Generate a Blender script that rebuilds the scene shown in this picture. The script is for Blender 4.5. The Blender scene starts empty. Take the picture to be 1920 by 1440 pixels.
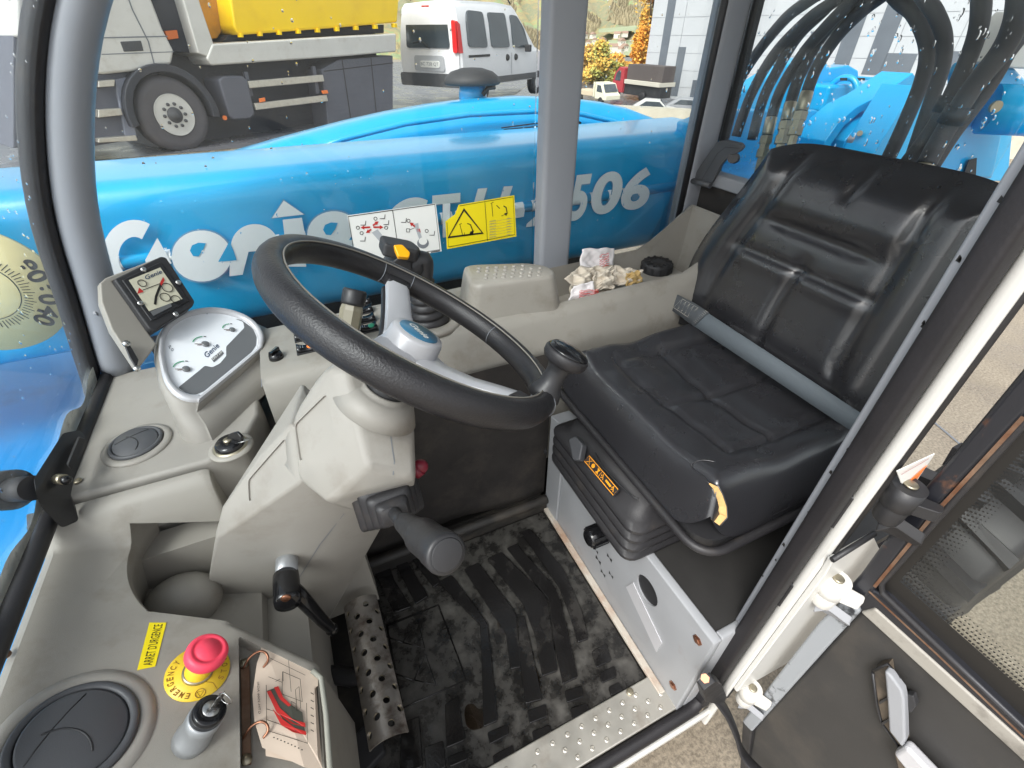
import bpy, bmesh, math, random
from mathutils import Vector as V, Matrix
random.seed(7)
scene = bpy.context.scene
COL = scene.collection
rad, pi, cos, sin = math.radians, math.pi, math.cos, math.sin

# ---------------------------------------------------------------- camera
# metres; origin on the cab floor below the lens; X = towards the rear of the machine, Y = across the cab, Z = up
CAM_H, PITCH, YAW, FPX = 1.05, rad(37.3), rad(24.5), 865.0
RGT = V((cos(YAW), -sin(YAW), 0)); FWD = V((sin(YAW), cos(YAW), 0)); ZUP = V((0, 0, 1))
LOOK = FWD * cos(PITCH) - ZUP * sin(PITCH); CUP = FWD * sin(PITCH) + ZUP * cos(PITCH)
EYE = V((0, 0, CAM_H))
cd = bpy.data.cameras.new('camera'); cam = bpy.data.objects.new('camera', cd); COL.objects.link(cam)
cd.sensor_width = 36.0; cd.lens = FPX / 1920 * 36.0; cd.clip_start = 0.02; cd.clip_end = 6000
cam.matrix_world = Matrix(((RGT.x, CUP.x, -LOOK.x, EYE.x), (RGT.y, CUP.y, -LOOK.y, EYE.y), (RGT.z, CUP.z, -LOOK.z, EYE.z), (0, 0, 0, 1)))
scene.camera = cam

# ---------------------------------------------------------------- sky, sun, exposure (bright overcast)
SUN_EL, SUN_AZ = rad(50), rad(238)
world = bpy.data.worlds.new('World'); scene.world = world; world.use_nodes = True
nt = world.node_tree; bg = nt.nodes['Background']
sky = nt.nodes.new('ShaderNodeTexSky'); sky.sky_type = 'NISHITA'; sky.sun_disc = False
sky.sun_elevation = SUN_EL; sky.sun_rotation = SUN_AZ; sky.air_density = 1.0; sky.dust_density = 3.0; sky.ozone_density = 1.0
bw = nt.nodes.new('ShaderNodeRGBToBW'); mx = nt.nodes.new('ShaderNodeMix'); mx.data_type = 'RGBA'; mx.inputs[0].default_value = 0.86
nt.links.new(sky.outputs[0], bw.inputs[0]); nt.links.new(sky.outputs[0], mx.inputs[6]); nt.links.new(bw.outputs[0], mx.inputs[7])
nt.links.new(mx.outputs[2], bg.inputs[0]); bg.inputs[1].default_value = 0.15
sl = bpy.data.lights.new('sun', 'SUN'); so = bpy.data.objects.new('sun', sl); COL.objects.link(so)
sl.energy = 0.95; sl.angle = rad(20); sl.color = (1.0, 0.965, 0.91)
sd = V((sin(SUN_AZ) * cos(SUN_EL), cos(SUN_AZ) * cos(SUN_EL), sin(SUN_EL)))
so.rotation_euler = (-sd).to_track_quat('-Z', 'Y').to_euler()
scene.view_settings.view_transform = 'Standard'; scene.view_settings.look = 'None'
scene.view_settings.gamma = 1.0; scene.view_settings.use_curve_mapping = False
scene.view_settings.exposure = 1.32
scene.cycles.max_bounces = 8; scene.cycles.transparent_max_bounces = 16
scene.cycles.diffuse_bounces = 4; scene.cycles.glossy_bounces = 4

# ---------------------------------------------------------------- measuring: where a sight line meets a real plane
def ray(u, v):
    return LOOK * FPX + RGT * (u - 960) + CUP * (720 - v)
def P(u, v, x=None, y=None, z=None):
    d = ray(u, v)
    if z is not None: return EYE + d * ((z - CAM_H) / d.z)
    if y is not None: return EYE + d * (y / d.y)
    return EYE + d * (x / d.x)
def PP(u, v, c, n, off=0.0):
    d = ray(u, v); n = V(n)
    return EYE + d * ((V(c) - EYE).dot(n) / d.dot(n)) + n.normalized() * off

# ---------------------------------------------------------------- mesh builder
WP = {}
class MB:
    def __init__(s): s.v = []; s.f = []; s.sm = []
    def add(s, vs, fs, smooth=False):
        o = len(s.v); s.v += [V(p) for p in vs]; s.f += [tuple(i + o for i in f) for f in fs]; s.sm += [smooth] * len(fs); return s
    def box(s, c, size, R=None):
        a, b, d = (k / 2 for k in size); c = V(c)
        vs = [V((x, y, z)) for x in (-a, a) for y in (-b, b) for z in (-d, d)]
        if R is not None: vs = [R @ p for p in vs]
        return s.add([c + p for p in vs], [(0, 1, 3, 2), (4, 6, 7, 5), (0, 4, 5, 1), (2, 3, 7, 6), (0, 2, 6, 4), (1, 5, 7, 3)])
    def box2(s, lo, hi):
        lo, hi = V(lo), V(hi); return s.box((lo + hi) / 2, hi - lo)
    def prism(s, pts, vec, smooth=False):
        pts = [V(p) for p in pts]; vec = V(vec); n = len(pts)
        nrm = sum(((pts[i] - pts[0]).cross(pts[i + 1] - pts[0]) for i in range(1, n - 1)), V((0, 0, 0)))
        if nrm.dot(vec) > 0: pts.reverse()
        s.add(pts + [p + vec for p in pts], [tuple(range(n)), tuple(reversed(range(n, 2 * n)))])
        s.f += []; o = len(s.v) - 2 * n
        for i in range(n):
            j = (i + 1) % n; s.f.append((o + j, o + i, o + n + i, o + n + j)); s.sm.append(smooth)
        return s
    def poly(s, pts):
        return s.add(pts, [tuple(range(len(pts)))])
    def loft(s, secs, caps=True, closed=True, smooth=True):
        n = len(secs[0]); o = len(s.v); s.v += [V(p) for sec in secs for p in sec]
        m = n if closed else n - 1
        for i in range(len(secs) - 1):
            for j in range(m):
                k = (j + 1) % n; a = o + i * n
                s.f.append((a + j, a + k, a + n + k, a + n + j)); s.sm.append(smooth)
        if caps and closed:
            s.f.append(tuple(reversed(range(o, o + n)))); s.sm.append(False)
            s.f.append(tuple(range(o + (len(secs) - 1) * n, o + len(secs) * n))); s.sm.append(False)
        return s
    def tube(s, path, r, n=10, caps=True, closed=False, flat=1.0):
        path = [V(p) for p in path]; L = len(path); secs = []; ref = None
        for i, p in enumerate(path):
            a = path[(i - 1) % L] if closed else path[max(i - 1, 0)]; b = path[(i + 1) % L] if closed else path[min(i + 1, L - 1)]
            t = (b - a).normalized()
            if ref is None: ref = t.orthogonal().normalized()
            ref = (ref - t * ref.dot(t)).normalized(); bi = t.cross(ref)
            rr = r[i] if isinstance(r, (list, tuple)) else r
            secs.append([p + ref * (rr * cos(2 * pi * k / n)) + bi * (rr * flat * sin(2 * pi * k / n)) for k in range(n)])
        if closed:
            o = len(s.v); s.v += [q for sec in secs for q in sec]
            for i in range(L):
                for j in range(n):
                    k = (j + 1) % n; a = o + i * n; b = o + ((i + 1) % L) * n
                    s.f.append((a + j, a + k, b + k, b + j)); s.sm.append(True)
            return s
        return s.loft(secs, caps)
    def lathe(s, prof, c, axis=(0, 0, 1), n=32, smooth=True, caps=True):
        c = V(c); ax = V(axis).normalized(); u = ax.orthogonal().normalized(); w = ax.cross(u)
        secs = [[c + ax * h + (u * cos(2 * pi * k / n) + w * sin(2 * pi * k / n)) * max(r, 1e-5) for k in range(n)] for r, h in prof]
        return s.loft(secs, caps, smooth=smooth)
    def cyl(s, a, b, r, n=24, r2=None):
        a, b = V(a), V(b); return s.lathe([(r, 0), (r if r2 is None else r2, (b - a).length)], a, b - a, n)
    def ball(s, c, r, n=16, m=10, sq=(1, 1, 1)):
        c = V(c); secs = []
        for i in range(m + 1):
            t = -pi / 2 + pi * i / m
            secs.append([c + V((max(cos(t), 1e-4) * cos(2 * pi * k / n) * r * sq[0], max(cos(t), 1e-4) * sin(2 * pi * k / n) * r * sq[1], sin(t) * r * sq[2])) for k in range(n)])
        return s.loft(secs)
    def torus(s, c, axis, R, r, n=64, m=14, a0=0, a1=2 * pi):
        c = V(c); ax = V(axis).normalized(); u = ax.orthogonal().normalized(); w = ax.cross(u)
        full = abs(a1 - a0) > 6.28
        k = n if full else n + 1
        return s.tube([c + (u * cos(a0 + (a1 - a0) * i / n) + w * sin(a0 + (a1 - a0) * i / n)) * R for i in range(k)], r, m, closed=full)
    def grid(s, fn, nu, nv, smooth=True):
        o = len(s.v)
        s.v += [V(fn(i / nu, j / nv)) for i in range(nu + 1) for j in range(nv + 1)]
        for i in range(nu):
            for j in range(nv):
                a = o + i * (nv + 1) + j
                s.f.append((a, a + nv + 1, a + nv + 2, a + 1)); s.sm.append(smooth)
        return s
    def hull(s, pts):
        bm = bmesh.new()
        for p in pts: bm.verts.new(V(p))
        r = bmesh.ops.convex_hull(bm, input=bm.verts[:])
        bmesh.ops.delete(bm, geom=[g for g in r['geom_interior'] if isinstance(g, bmesh.types.BMVert)], context='VERTS')
        bmesh.ops.dissolve_limit(bm, angle_limit=rad(3), verts=bm.verts[:], edges=bm.edges[:])
        bm.verts.index_update()
        s.add([v.co.copy() for v in bm.verts], [tuple(v.index for v in f.verts) for f in bm.faces]); bm.free(); return s
    def ribbon(s, pts, w, nrm, close=False):
        pts = [V(p) for p in pts]; n = V(nrm).normalized(); L = len(pts); A = []; B = []
        for i, p in enumerate(pts):
            a = pts[(i - 1) % L] if close else pts[max(i - 1, 0)]; b = pts[(i + 1) % L] if close else pts[min(i + 1, L - 1)]
            sd_ = (b - a).cross(n).normalized()
            k = 1.0
            if (close or 0 < i < L - 1):
                e1 = (p - a).normalized(); e2 = (b - p).normalized(); k = min(1.6, 1 / max(0.3, math.sqrt(max(0.05, (1 + e1.dot(e2)) / 2))))
            A.append(p + sd_ * w / 2 * k); B.append(p - sd_ * w / 2 * k)
        o = len(s.v); s.v += A + B
        for i in range(L if close else L - 1):
            j = (i + 1) % L; s.f.append((o + i, o + j, o + L + j, o + L + i)); s.sm.append(False)
        return s
    def disc(s, c, r, nrm, n=24):
        n_ = V(nrm).normalized(); u = n_.orthogonal().normalized(); w = n_.cross(u)
        return s.poly([V(c) + (u * cos(2 * pi * k / n) + w * sin(2 * pi * k / n)) * r for k in range(n)])
    def mesh(s, name, off, mt, ang=None, merge=False):
        me = bpy.data.meshes.new(name); me.from_pydata([p - off for p in s.v], [], s.f)
        me.polygons.foreach_set('use_smooth', [True] * len(s.f) if ang else s.sm)
        me.update()
        if merge or ang:
            bm = bmesh.new(); bm.from_mesh(me)
            if merge: bmesh.ops.remove_doubles(bm, verts=bm.verts[:], dist=1e-5)
            bmesh.ops.recalc_face_normals(bm, faces=bm.faces[:]); bm.to_mesh(me); bm.free()
        if ang: me.set_sharp_from_angle(angle=rad(ang))
        for m_ in (mt if isinstance(mt, (list, tuple)) else [mt]): me.materials.append(m_)
        return me
    def build(s, name, mt, parent=None, bevel=0, seg=3, ang=None, sub=0, base=None, blim=35):
        if parent is not None: off = WP[parent]
        elif base is not None: off = V(base)
        else:
            lo = [min(p[i] for p in s.v) for i in range(3)]; hi = [max(p[i] for p in s.v) for i in range(3)]
            off = V(((lo[0] + hi[0]) / 2, (lo[1] + hi[1]) / 2, lo[2]))
        me = s.mesh(name, off, mt, ang if ang else (40 if (bevel or sub) else None), merge=bool(bevel or sub))
        o = bpy.data.objects.new(name, me); COL.objects.link(o); WP[o] = off
        if parent is not None: o.parent = parent
        else: o.location = off
        if bevel:
            b = o.modifiers.new('b', 'BEVEL'); b.width = bevel; b.segments = seg; b.limit_method = 'ANGLE'; b.angle_limit = rad(blim); b.harden_normals = True
        if sub:
            b = o.modifiers.new('s', 'SUBSURF'); b.levels = sub; b.render_levels = sub
        return o
def boolean(o, cut, op='DIFFERENCE'):
    """carve the builder CUT (world coordinates) out of object o and keep the result as plain mesh"""
    me = cut.mesh('cut', WP[o], [], 40, True); c = bpy.data.objects.new('cut', me); COL.objects.link(c)
    c.matrix_world = Matrix.Translation(WP[o]); wasp = o.parent; o.parent = None; oloc = o.location.copy(); o.location = WP[o]
    m = o.modifiers.new('x', 'BOOLEAN'); m.object = c; m.operation = op; m.solver = 'EXACT'
    bpy.context.view_layer.update()
    dg = bpy.context.evaluated_depsgraph_get()
    nm = bpy.data.meshes.new_from_object(o.evaluated_get(dg)); o.modifiers.clear()
    o.data = nm; bpy.data.objects.remove(c); o.location = oloc; o.parent = wasp
    nm.polygons.foreach_set('use_smooth', [True] * len(nm.polygons)); nm.set_sharp_from_angle(angle=rad(32))
    return o
def tag(o, label=None, cat=None, group=None, kind=None):
    if label: o['label'] = label
    if cat: o['category'] = cat
    if group: o['group'] = group
    if kind: o['kind'] = kind
    return o
def thing(name, label, cat, loc, group=None):
    o = bpy.data.objects.new(name, None); COL.objects.link(o); o.location = V(loc); WP[o] = V(loc); o.empty_display_size = 0.02
    return tag(o, label, cat, group)
def copy_tree(o, loc, rz=0.0, parent=None):
    c = o.copy(); COL.objects.link(c)
    if parent is None: c.location = V(loc); c.rotation_euler = (0, 0, rz); WP[c] = V(loc)
    else: c.parent = parent
    for ch in list(o.children): copy_tree(ch, None, 0, c)
    return c
def arc(c, u, w, r, a0, a1, n):
    return [V(c) + (V(u) * cos(rad(a0 + (a1 - a0) * i / n)) + V(w) * sin(rad(a0 + (a1 - a0) * i / n))) * r for i in range(n + 1)]
def spline(pts, k=6):
    pts = [V(p) for p in pts]; out = []
    for i in range(len(pts) - 1):
        p0, p1, p2, p3 = pts[max(i - 1, 0)], pts[i], pts[i + 1], pts[min(i + 2, len(pts) - 1)]
        for j in range(k):
            t = j / k
            out.append(0.5 * ((2 * p1) + (p2 - p0) * t + (2 * p0 - 5 * p1 + 4 * p2 - p3) * t * t + (3 * p1 - p0 - 3 * p2 + p3) * t ** 3))
    return out + [pts[-1]]
def rpoly(pts, r, k=4):
    """round the corners of a planar 3-D polygon"""
    pts = [V(p) for p in pts]; out = []; n = len(pts)
    for i in range(n):
        a, b, c = pts[i - 1], pts[i], pts[(i + 1) % n]
        e1, e2 = (a - b), (c - b); d = min(r, e1.length * .45, e2.length * .45)
        p, q = b + e1.normalized() * d, b + e2.normalized() * d
        for j in range(k + 1):
            t = j / k; out.append(p * (1 - t) ** 2 + b * 2 * t * (1 - t) + q * t * t)
    return out
def text(body, ll, lr, ul, mt, name='lettering', parent=None, bold=0.0, shear=0.0, label=None):
    """flat printed lettering whose box has these three corners"""
    cu = bpy.data.curves.new('t', 'FONT'); cu.body = body; cu.size = 1; cu.offset = bold; cu.shear = shear; cu.resolution_u = 3 if len(body) > 2 or bold < .03 else 10
    o = bpy.data.objects.new('t', cu); COL.objects.link(o)
    dg = bpy.context.evaluated_depsgraph_get(); me = bpy.data.meshes.new_from_object(o.evaluated_get(dg))
    bpy.data.objects.remove(o); bpy.data.curves.remove(cu)
    xs = [v.co.x for v in me.vertices]; ys = [v.co.y for v in me.vertices]; x0, x1, y0, y1 = min(xs), max(xs), min(ys), max(ys)
    ll, lr, ul = V(ll), V(lr), V(ul); off = WP[parent] if parent is not None else ll
    for v in me.vertices:
        v.co = ll + (lr - ll) * ((v.co.x - x0) / (x1 - x0)) + (ul - ll) * ((v.co.y - y0) / (y1 - y0)) - off
    me.materials.clear(); me.materials.append(mt); me.update()
    r = bpy.data.objects.new(name, me); COL.objects.link(r); WP[r] = off
    if parent is not None: r.parent = parent
    else: r.location = ll
    return r

# ---------------------------------------------------------------- materials
def lin(c): return tuple((k / 12.92 if k <= .04045 else ((k + .055) / 1.055) ** 2.4) for k in (j / 255 for j in c))
def mat(name, rgb, rough=.5, metal=0.0, var=0.0, vscale=8.0, bump=0.0, bscale=300.0, spec=.5, rvar=0.0, coat=0.0, dirt=None, dscale=5.0, damt=.5, dlo=.5, dhi=.7, srgb=True, detail=4.0, drough=None):
    m = bpy.data.materials.new(name); m.use_nodes = True; t = m.node_tree; N = t.nodes; L = t.links; b = N['Principled BSDF']
    c = lin(rgb) if srgb else rgb
    b.inputs['Base Color'].default_value = (*c, 1); b.inputs['Roughness'].default_value = rough; b.inputs['Metallic'].default_value = metal
    b.inputs['Specular IOR Level'].default_value = spec; b.inputs['Coat Weight'].default_value = coat; b.inputs['Coat Roughness'].default_value = .08
    tc = N.new('ShaderNodeTexCoord')
    def noise(sc, de=detail, ro=.55):
        n = N.new('ShaderNodeTexNoise'); n.inputs['Scale'].default_value = sc; n.inputs['Detail'].default_value = de; n.inputs['Roughness'].default_value = ro
        L.new(tc.outputs['Object'], n.inputs['Vector']); return n
    col = None
    if var:
        n = noise(vscale); mr = N.new('ShaderNodeMapRange'); mr.inputs[1].default_value = .3; mr.inputs[2].default_value = .7
        mr.inputs[3].default_value = 1 - var; mr.inputs[4].default_value = 1 + var; L.new(n.outputs[0], mr.inputs[0])
        mm = N.new('ShaderNodeMix'); mm.data_type = 'RGBA'; mm.blend_type = 'MULTIPLY'; mm.inputs[0].default_value = 1; mm.inputs[6].default_value = (*c, 1)
        L.new(mr.outputs[0], mm.inputs[7]); col = mm.outputs[2]
    if dirt:
        n = noise(dscale, 8, .65); mr = N.new('ShaderNodeMapRange'); mr.inputs[1].default_value = dlo; mr.inputs[2].default_value = dhi; mr.inputs[3].default_value = 0; mr.inputs[4].default_value = damt
        L.new(n.outputs[0], mr.inputs[0])
        mm = N.new('ShaderNodeMix'); mm.data_type = 'RGBA'; mm.inputs[6].default_value = (*c, 1); mm.inputs[7].default_value = (*lin(dirt), 1)
        if col: L.new(col, mm.inputs[6])
        L.new(mr.outputs[0], mm.inputs[0]); col = mm.outputs[2]
        if drough is not None:
            m2 = N.new('ShaderNodeMapRange'); m2.inputs[1].default_value = dlo; m2.inputs[2].default_value = dhi; m2.inputs[3].default_value = rough; m2.inputs[4].default_value = drough
            L.new(n.outputs[0], m2.inputs[0]); L.new(m2.outputs[0], b.inputs['Roughness'])
    if col: L.new(col, b.inputs['Base Color'])
    if rvar and drough is None:
        n = noise(vscale * 1.7); mr = N.new('ShaderNodeMapRange'); mr.inputs[1].default_value = .3; mr.inputs[2].default_value = .7
        mr.inputs[3].default_value = max(.02, rough - rvar); mr.inputs[4].default_value = rough + rvar; L.new(n.outputs[0], mr.inputs[0]); L.new(mr.outputs[0], b.inputs['Roughness'])
    if bump:
        n = noise(bscale, 3); bp = N.new('ShaderNodeBump'); bp.inputs['Strength'].default_value = bump; bp.inputs['Distance'].default_value = .002
        L.new(n.outputs[0], bp.inputs['Height']); L.new(bp.outputs[0], b.inputs['Normal'])
    return m
def glass_mat(name, tint=(.95, .975, .97), dust=.03, dscale=6.0, refl=1.0):
    m = bpy.data.materials.new(name); m.use_nodes = True; t = m.node_tree; N = t.nodes; L = t.links; N.clear()
    out = N.new('ShaderNodeOutputMaterial'); tr = N.new('ShaderNodeBsdfTransparent'); tr.inputs[0].default_value = (*tint, 1)
    gl = N.new('ShaderNodeBsdfGlossy'); gl.inputs['Roughness'].default_value = .015; df = N.new('ShaderNodeBsdfDiffuse'); df.inputs[0].default_value = (.75, .78, .8, 1)
    fr = N.new('ShaderNodeFresnel'); fr.inputs[0].default_value = 1.42; fm = N.new('ShaderNodeMath'); fm.operation = 'MULTIPLY'; fm.inputs[1].default_value = refl
    L.new(fr.outputs[0], fm.inputs[0]); a = N.new('ShaderNodeMixShader'); L.new(fm.outputs[0], a.inputs[0]); L.new(tr.outputs[0], a.inputs[1]); L.new(gl.outputs[0], a.inputs[2])
    tc = N.new('ShaderNodeTexCoord'); n = N.new('ShaderNodeTexNoise'); n.inputs['Scale'].default_value = dscale; n.inputs['Detail'].default_value = 8; n.inputs['Roughness'].default_value = .7
    L.new(tc.outputs['Object'], n.inputs[0]); mr = N.new('ShaderNodeMapRange'); mr.inputs[1].default_value = .35; mr.inputs[2].default_value = .75; mr.inputs[3].default_value = dust * .3; mr.inputs[4].default_value = dust
    L.new(n.outputs[0], mr.inputs[0]); b = N.new('ShaderNodeMixShader'); L.new(mr.outputs[0], b.inputs[0]); L.new(a.outputs[0], b.inputs[1]); L.new(df.outputs[0], b.inputs[2]); L.new(b.outputs[0], out.inputs[0])
    return m
M = {}
M['beige'] = mat('beige_plastic', (149, 145, 138), .5, var=.08, vscale=6, bump=.2, bscale=1300, dirt=(104, 94, 80), dscale=9, damt=.5, dlo=.54, dhi=.8, rvar=.06)
M['beige2'] = mat('worn_beige_plastic', (144, 140, 132), .48, var=.09, vscale=5, bump=.2, bscale=1300, dirt=(96, 86, 72), dscale=11, damt=.6, dlo=.53, dhi=.78)
M['beiged'] = mat('grey_beige_plastic', (146, 142, 134), .55, var=.06, vscale=6, bump=.1, bscale=900)
M['black'] = mat('black_plastic', (40, 40, 42), .45, var=.12, vscale=20, bump=.08, bscale=700, rvar=.08)
M['blackm'] = mat('matt_black_plastic', (46, 46, 48), .6, var=.1, vscale=15, bump=.1, bscale=800)
M['vent'] = mat('charcoal_vent_plastic', (74, 75, 78), .5, var=.06, bump=.08, bscale=900)
M['gloss'] = mat('gloss_black_plastic', (22, 22, 24), .16, var=.05)
M['rubber'] = mat('black_rubber', (38, 37, 39), .5, var=.15, vscale=18, bump=.15, bscale=400, dirt=(92, 82, 70), dscale=14, damt=.35, dlo=.58, dhi=.8)
M['hose'] = mat('hazed_black_hose', (60, 60, 64), .55, var=.12, vscale=20, bump=.15, bscale=300)  # black hose greyed in colour to stand in for haze of the rear glass
M['seal'] = mat('shaded_door_rubber', (26, 24, 27), .6, var=.2, vscale=20, bump=.15, bscale=300, dirt=(90, 78, 66), dscale=18, damt=.35, dlo=.6, dhi=.8)  # darker copy of the black rubber, so the door seal looks less lit
M['wheel'] = mat('grained_black_rim', (36, 35, 37), .38, var=.1, vscale=15, bump=.35, bscale=520, rvar=.08)
M['silver'] = mat('silver_painted_metal', (190, 190, 193), .34, metal=.2, var=.03, bump=.03, bscale=900)
M['castsilver'] = mat('cast_silver', (158, 160, 162), .36, metal=.5, var=.04)
M['steel'] = mat('bright_steel', (190, 190, 188), .28, metal=1.0, var=.08, vscale=30, rvar=.08)
M['zinc'] = mat('zinc_plated_metal', (168, 160, 140), .38, metal=.9, var=.15, vscale=25, rvar=.1)
M['copper'] = mat('coppery_wire', (150, 106, 84), .35, metal=.9)
M['rust'] = mat('rusty_steel', (120, 96, 78), .7, metal=.3, var=.25, vscale=40, dirt=(96, 58, 34), dscale=30, damt=.8, dlo=.45, dhi=.65)
M['alu'] = mat('tread_aluminium', (206, 202, 192), .38, metal=.75, var=.08, vscale=14, rvar=.1, dirt=(150, 130, 110), dscale=18, damt=.5, dlo=.55, dhi=.75)
M['greypaint'] = mat('grey_painted_steel', (146, 148, 152), .45, var=.05, vscale=6, bump=.05, bscale=500)
M['postpaint'] = mat('grey_pillar_paint', (140, 143, 149), .42, var=.03, vscale=4, bump=.04, bscale=600)
M['boxpaint'] = mat('grey_seat_box_paint', (150, 152, 155), .42, var=.06, vscale=7, dirt=(120, 84, 58), dscale=12, damt=.45, dlo=.6, dhi=.78, bump=.05)
M['white'] = mat('white_paint', (206, 205, 200), .35, var=.04, vscale=4, dirt=(150, 138, 120), dscale=6, damt=.35, dlo=.55, dhi=.8)
M['cream'] = mat('cream_printed_card', (208, 190, 172), .55, var=.06, vscale=20)
M['blue'] = mat('blue_paint', (8, 164, 220), .28, var=.05, vscale=3, coat=.4, bump=.05, bscale=40, dirt=(110, 170, 205), dscale=4, damt=.28, dlo=.52, dhi=.78)
M['blue2'] = mat('blue_chassis_paint', (20, 146, 214), .3, var=.06, vscale=5, coat=.3, dirt=(60, 80, 100), dscale=6, damt=.45, dlo=.55, dhi=.75)
M['boomletter'] = mat('silver_grey_vinyl', (238, 240, 242), .4)
M['letteredge'] = mat('grey_outline_vinyl', (104, 158, 196), .4)
M['vinyl'] = mat('black_seat_vinyl', (40, 40, 43), .28, var=.05, vscale=9, bump=.2, bscale=420, rvar=.015)
_b = M['vinyl'].node_tree.nodes['Principled BSDF']; _b.inputs['Coat Weight'].default_value = .75; _b.inputs['Coat Roughness'].default_value = .2
M['foam'] = mat('yellow_foam', (196, 160, 104), .9, var=.2, vscale=60, bump=.5, bscale=200)
M['webbing'] = mat('grey_webbing', (86, 94, 100), .7, var=.05, bump=.3, bscale=900)
M['darkweb'] = mat('dark_grey_webbing', (72, 76, 80), .75, bump=.3, bscale=900)
M['thread'] = mat('pale_thread', (190, 184, 170), .8)
M['floor'] = mat('dark_floor', (34, 32, 30), .6, var=.25, vscale=12, dirt=(86, 78, 68), dscale=10, damt=.5)
M['matt'] = mat('wet_rubber_mat', (30, 29, 28), .16, var=.3, vscale=14, bump=.2, bscale=160, dirt=(120, 117, 111), dscale=20, damt=.5, dlo=.42, dhi=.76, drough=.7)
M['rib'] = mat('wet_rubber_rib', (27, 26, 26), .13, var=.2, vscale=20, bump=.1, bscale=200, dirt=(100, 96, 90), dscale=9, damt=.35, dlo=.56, dhi=.78, drough=.6)
M['carpet'] = mat('black_mat_lining', (40, 37, 35), .8, var=.3, vscale=14, bump=.3, bscale=300, dirt=(84, 76, 68), dscale=9, damt=.35)
M['yellow'] = mat('yellow_vinyl', (238, 216, 20), .45, var=.02)
M['yellow2'] = mat('yellow_legend_plate', (232, 196, 52), .4, var=.03)
M['paper'] = mat('white_vinyl', (232, 232, 228), .4, var=.02)
M['ink'] = mat('black_ink', (28, 26, 24), .5)
M['inkgrey'] = mat('grey_ink', (120, 124, 130), .5)
M['inkred'] = mat('red_ink', (188, 44, 40), .5)
M['inkgreen'] = mat('green_ink', (60, 150, 110), .5)
M['navy'] = mat('navy_ink', (40, 62, 92), .5)
M['amber'] = mat('amber_ink', (240, 160, 32), .5)
M['redplastic'] = mat('pink_red_plastic', (246, 74, 98), .45, var=.03, spec=.4)
M['redpl2'] = mat('dark_red_plastic', (120, 24, 44), .4)
M['orangepl'] = mat('yellow_orange_plastic', (244, 172, 20), .4)
M['orange'] = mat('orange_lens', (248, 128, 52), .35)
M['greenlens'] = mat('green_lens', (40, 150, 116), .35)
M['face'] = mat('pale_dial_face', (236, 239, 243), .3, coat=.4)
M['facedark'] = mat('grey_dial_face', (104, 106, 108), .3, coat=.6)
M['logoblue'] = mat('muted_blue_badge', (58, 112, 142), .35)
M['glass'] = glass_mat('window_glass', dust=.02, refl=.7)
M['wglass'] = glass_mat('windscreen_glass', tint=(.93, .96, .97), dust=.10, dscale=3.5, refl=.45)
M['dglass'] = glass_mat('door_glass', tint=(.86, .88, .87), dust=.012, refl=.35)
M['drop'] = None

from mathutils.bvhtree import BVHTree
def caster(mb):
    t = BVHTree.FromPolygons([tuple(p) for p in mb.v], [tuple(f) for f in mb.f])
    def hit(u, v, off=0.0):
        h = t.ray_cast(EYE, ray(u, v).normalized())
        return (h[0] + h[1] * off * (1 if h[1].dot(EYE - h[0]) > 0 else -1), h[1] if h[1].dot(EYE - h[0]) > 0 else -h[1]) if h[0] is not None else (None, None)
    return hit
# ================================================================ CAB: floor, posts, panes, seat box
def PX(pts, **k): return [P(u, v, **k) for u, v in pts]
cab = thing('telehandler_cab', 'grey framed machine cab with glazed sides around the driving position', 'vehicle cab', (.3, .6, 0))
MB().box2((-.46, .17, -.03), (1.02, 1.0, -.004)).build('floor_pan', M['floor'], cab)
# rear wall, lower walls
MB().box2((1.0, .36, 0), (1.03, .985, .735)).build('rear_wall', M['carpet'], cab)
MB().prism([(.5, .155, .0), (1.0, .36, .0), (1.0, .375, .0), (.5, .17, .0)], (0, 0, .5)).build('quarter_panel', M['greypaint'], cab)
MB().prism([(.515, .165, .5), (1.0, .362, .5), (1.0, .366, .5), (.515, .169, .5)], (0, 0, .95)).build('quarter_window', M['glass'], cab)
# back ledge behind the mat and black lining under the console
MB().box2((-.2, .69, 0), (.42, .73, .035)).tube([(-.2, .695, .05), (.42, .695, .045)], .014, 10).build('back_ledge', M['floor'], cab, bevel=.004)
MB().grid(lambda a, b: (-.12 + .55 * a, .735 - .012 * sin(a * 9) * (1 - b) - .012 * b, .03 + .47 * b), 24, 8).build('wall_lining', M['carpet'], cab)
MB().box2((-.47, .13, -.12), (-.435, 1.0, .30)).build('front_wall', M['greypaint'], cab)
# sill: tread plate with pressed studs, black door seal, white outer sill
tp = MB().prism([(-.36, .168, .004), (.452, .168, .004), (.452, .200, .004), (.428, .200, .004), (.428, .236, .004), (-.36, .236, .004)], (0, 0, .008)).build('tread_plate', M['alu'], cab, bevel=.0025)
stud = MB().lathe([(.0048, 0), (.0040, .0009), (.0028, .0013), (.0022, .0002), (.0001, .0001)], (0, 0, 0), n=12)
sme = stud.mesh('stud', V((0, 0, 0)), M['alu'], 50)
k = 0
for i in range(26):
    for r, y in enumerate((.182, .2005, .219)):
        x = -.345 + i * .031 + (.0155 if r == 1 else 0)
        if x > .438 or (x > .42 and y > .195) or (i + r) % 9 == 8: continue
        o = bpy.data.objects.new('stud', sme); COL.objects.link(o); o.parent = tp; o.location = V((x, y, .012)) - WP[tp]
for x, y in ((.36, .228), (.035, .226)):
    MB().lathe([(.007, 0), (.007, .003), (.005, .0042), (.0001, .0042)], (x, y, .012), n=14).build('rivet', M['zinc'], tp)
MB().box2((-.40, .138, -.034), (.50, .1485, -.014)).build('door_sill', M['white'], cab, bevel=.006)
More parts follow.
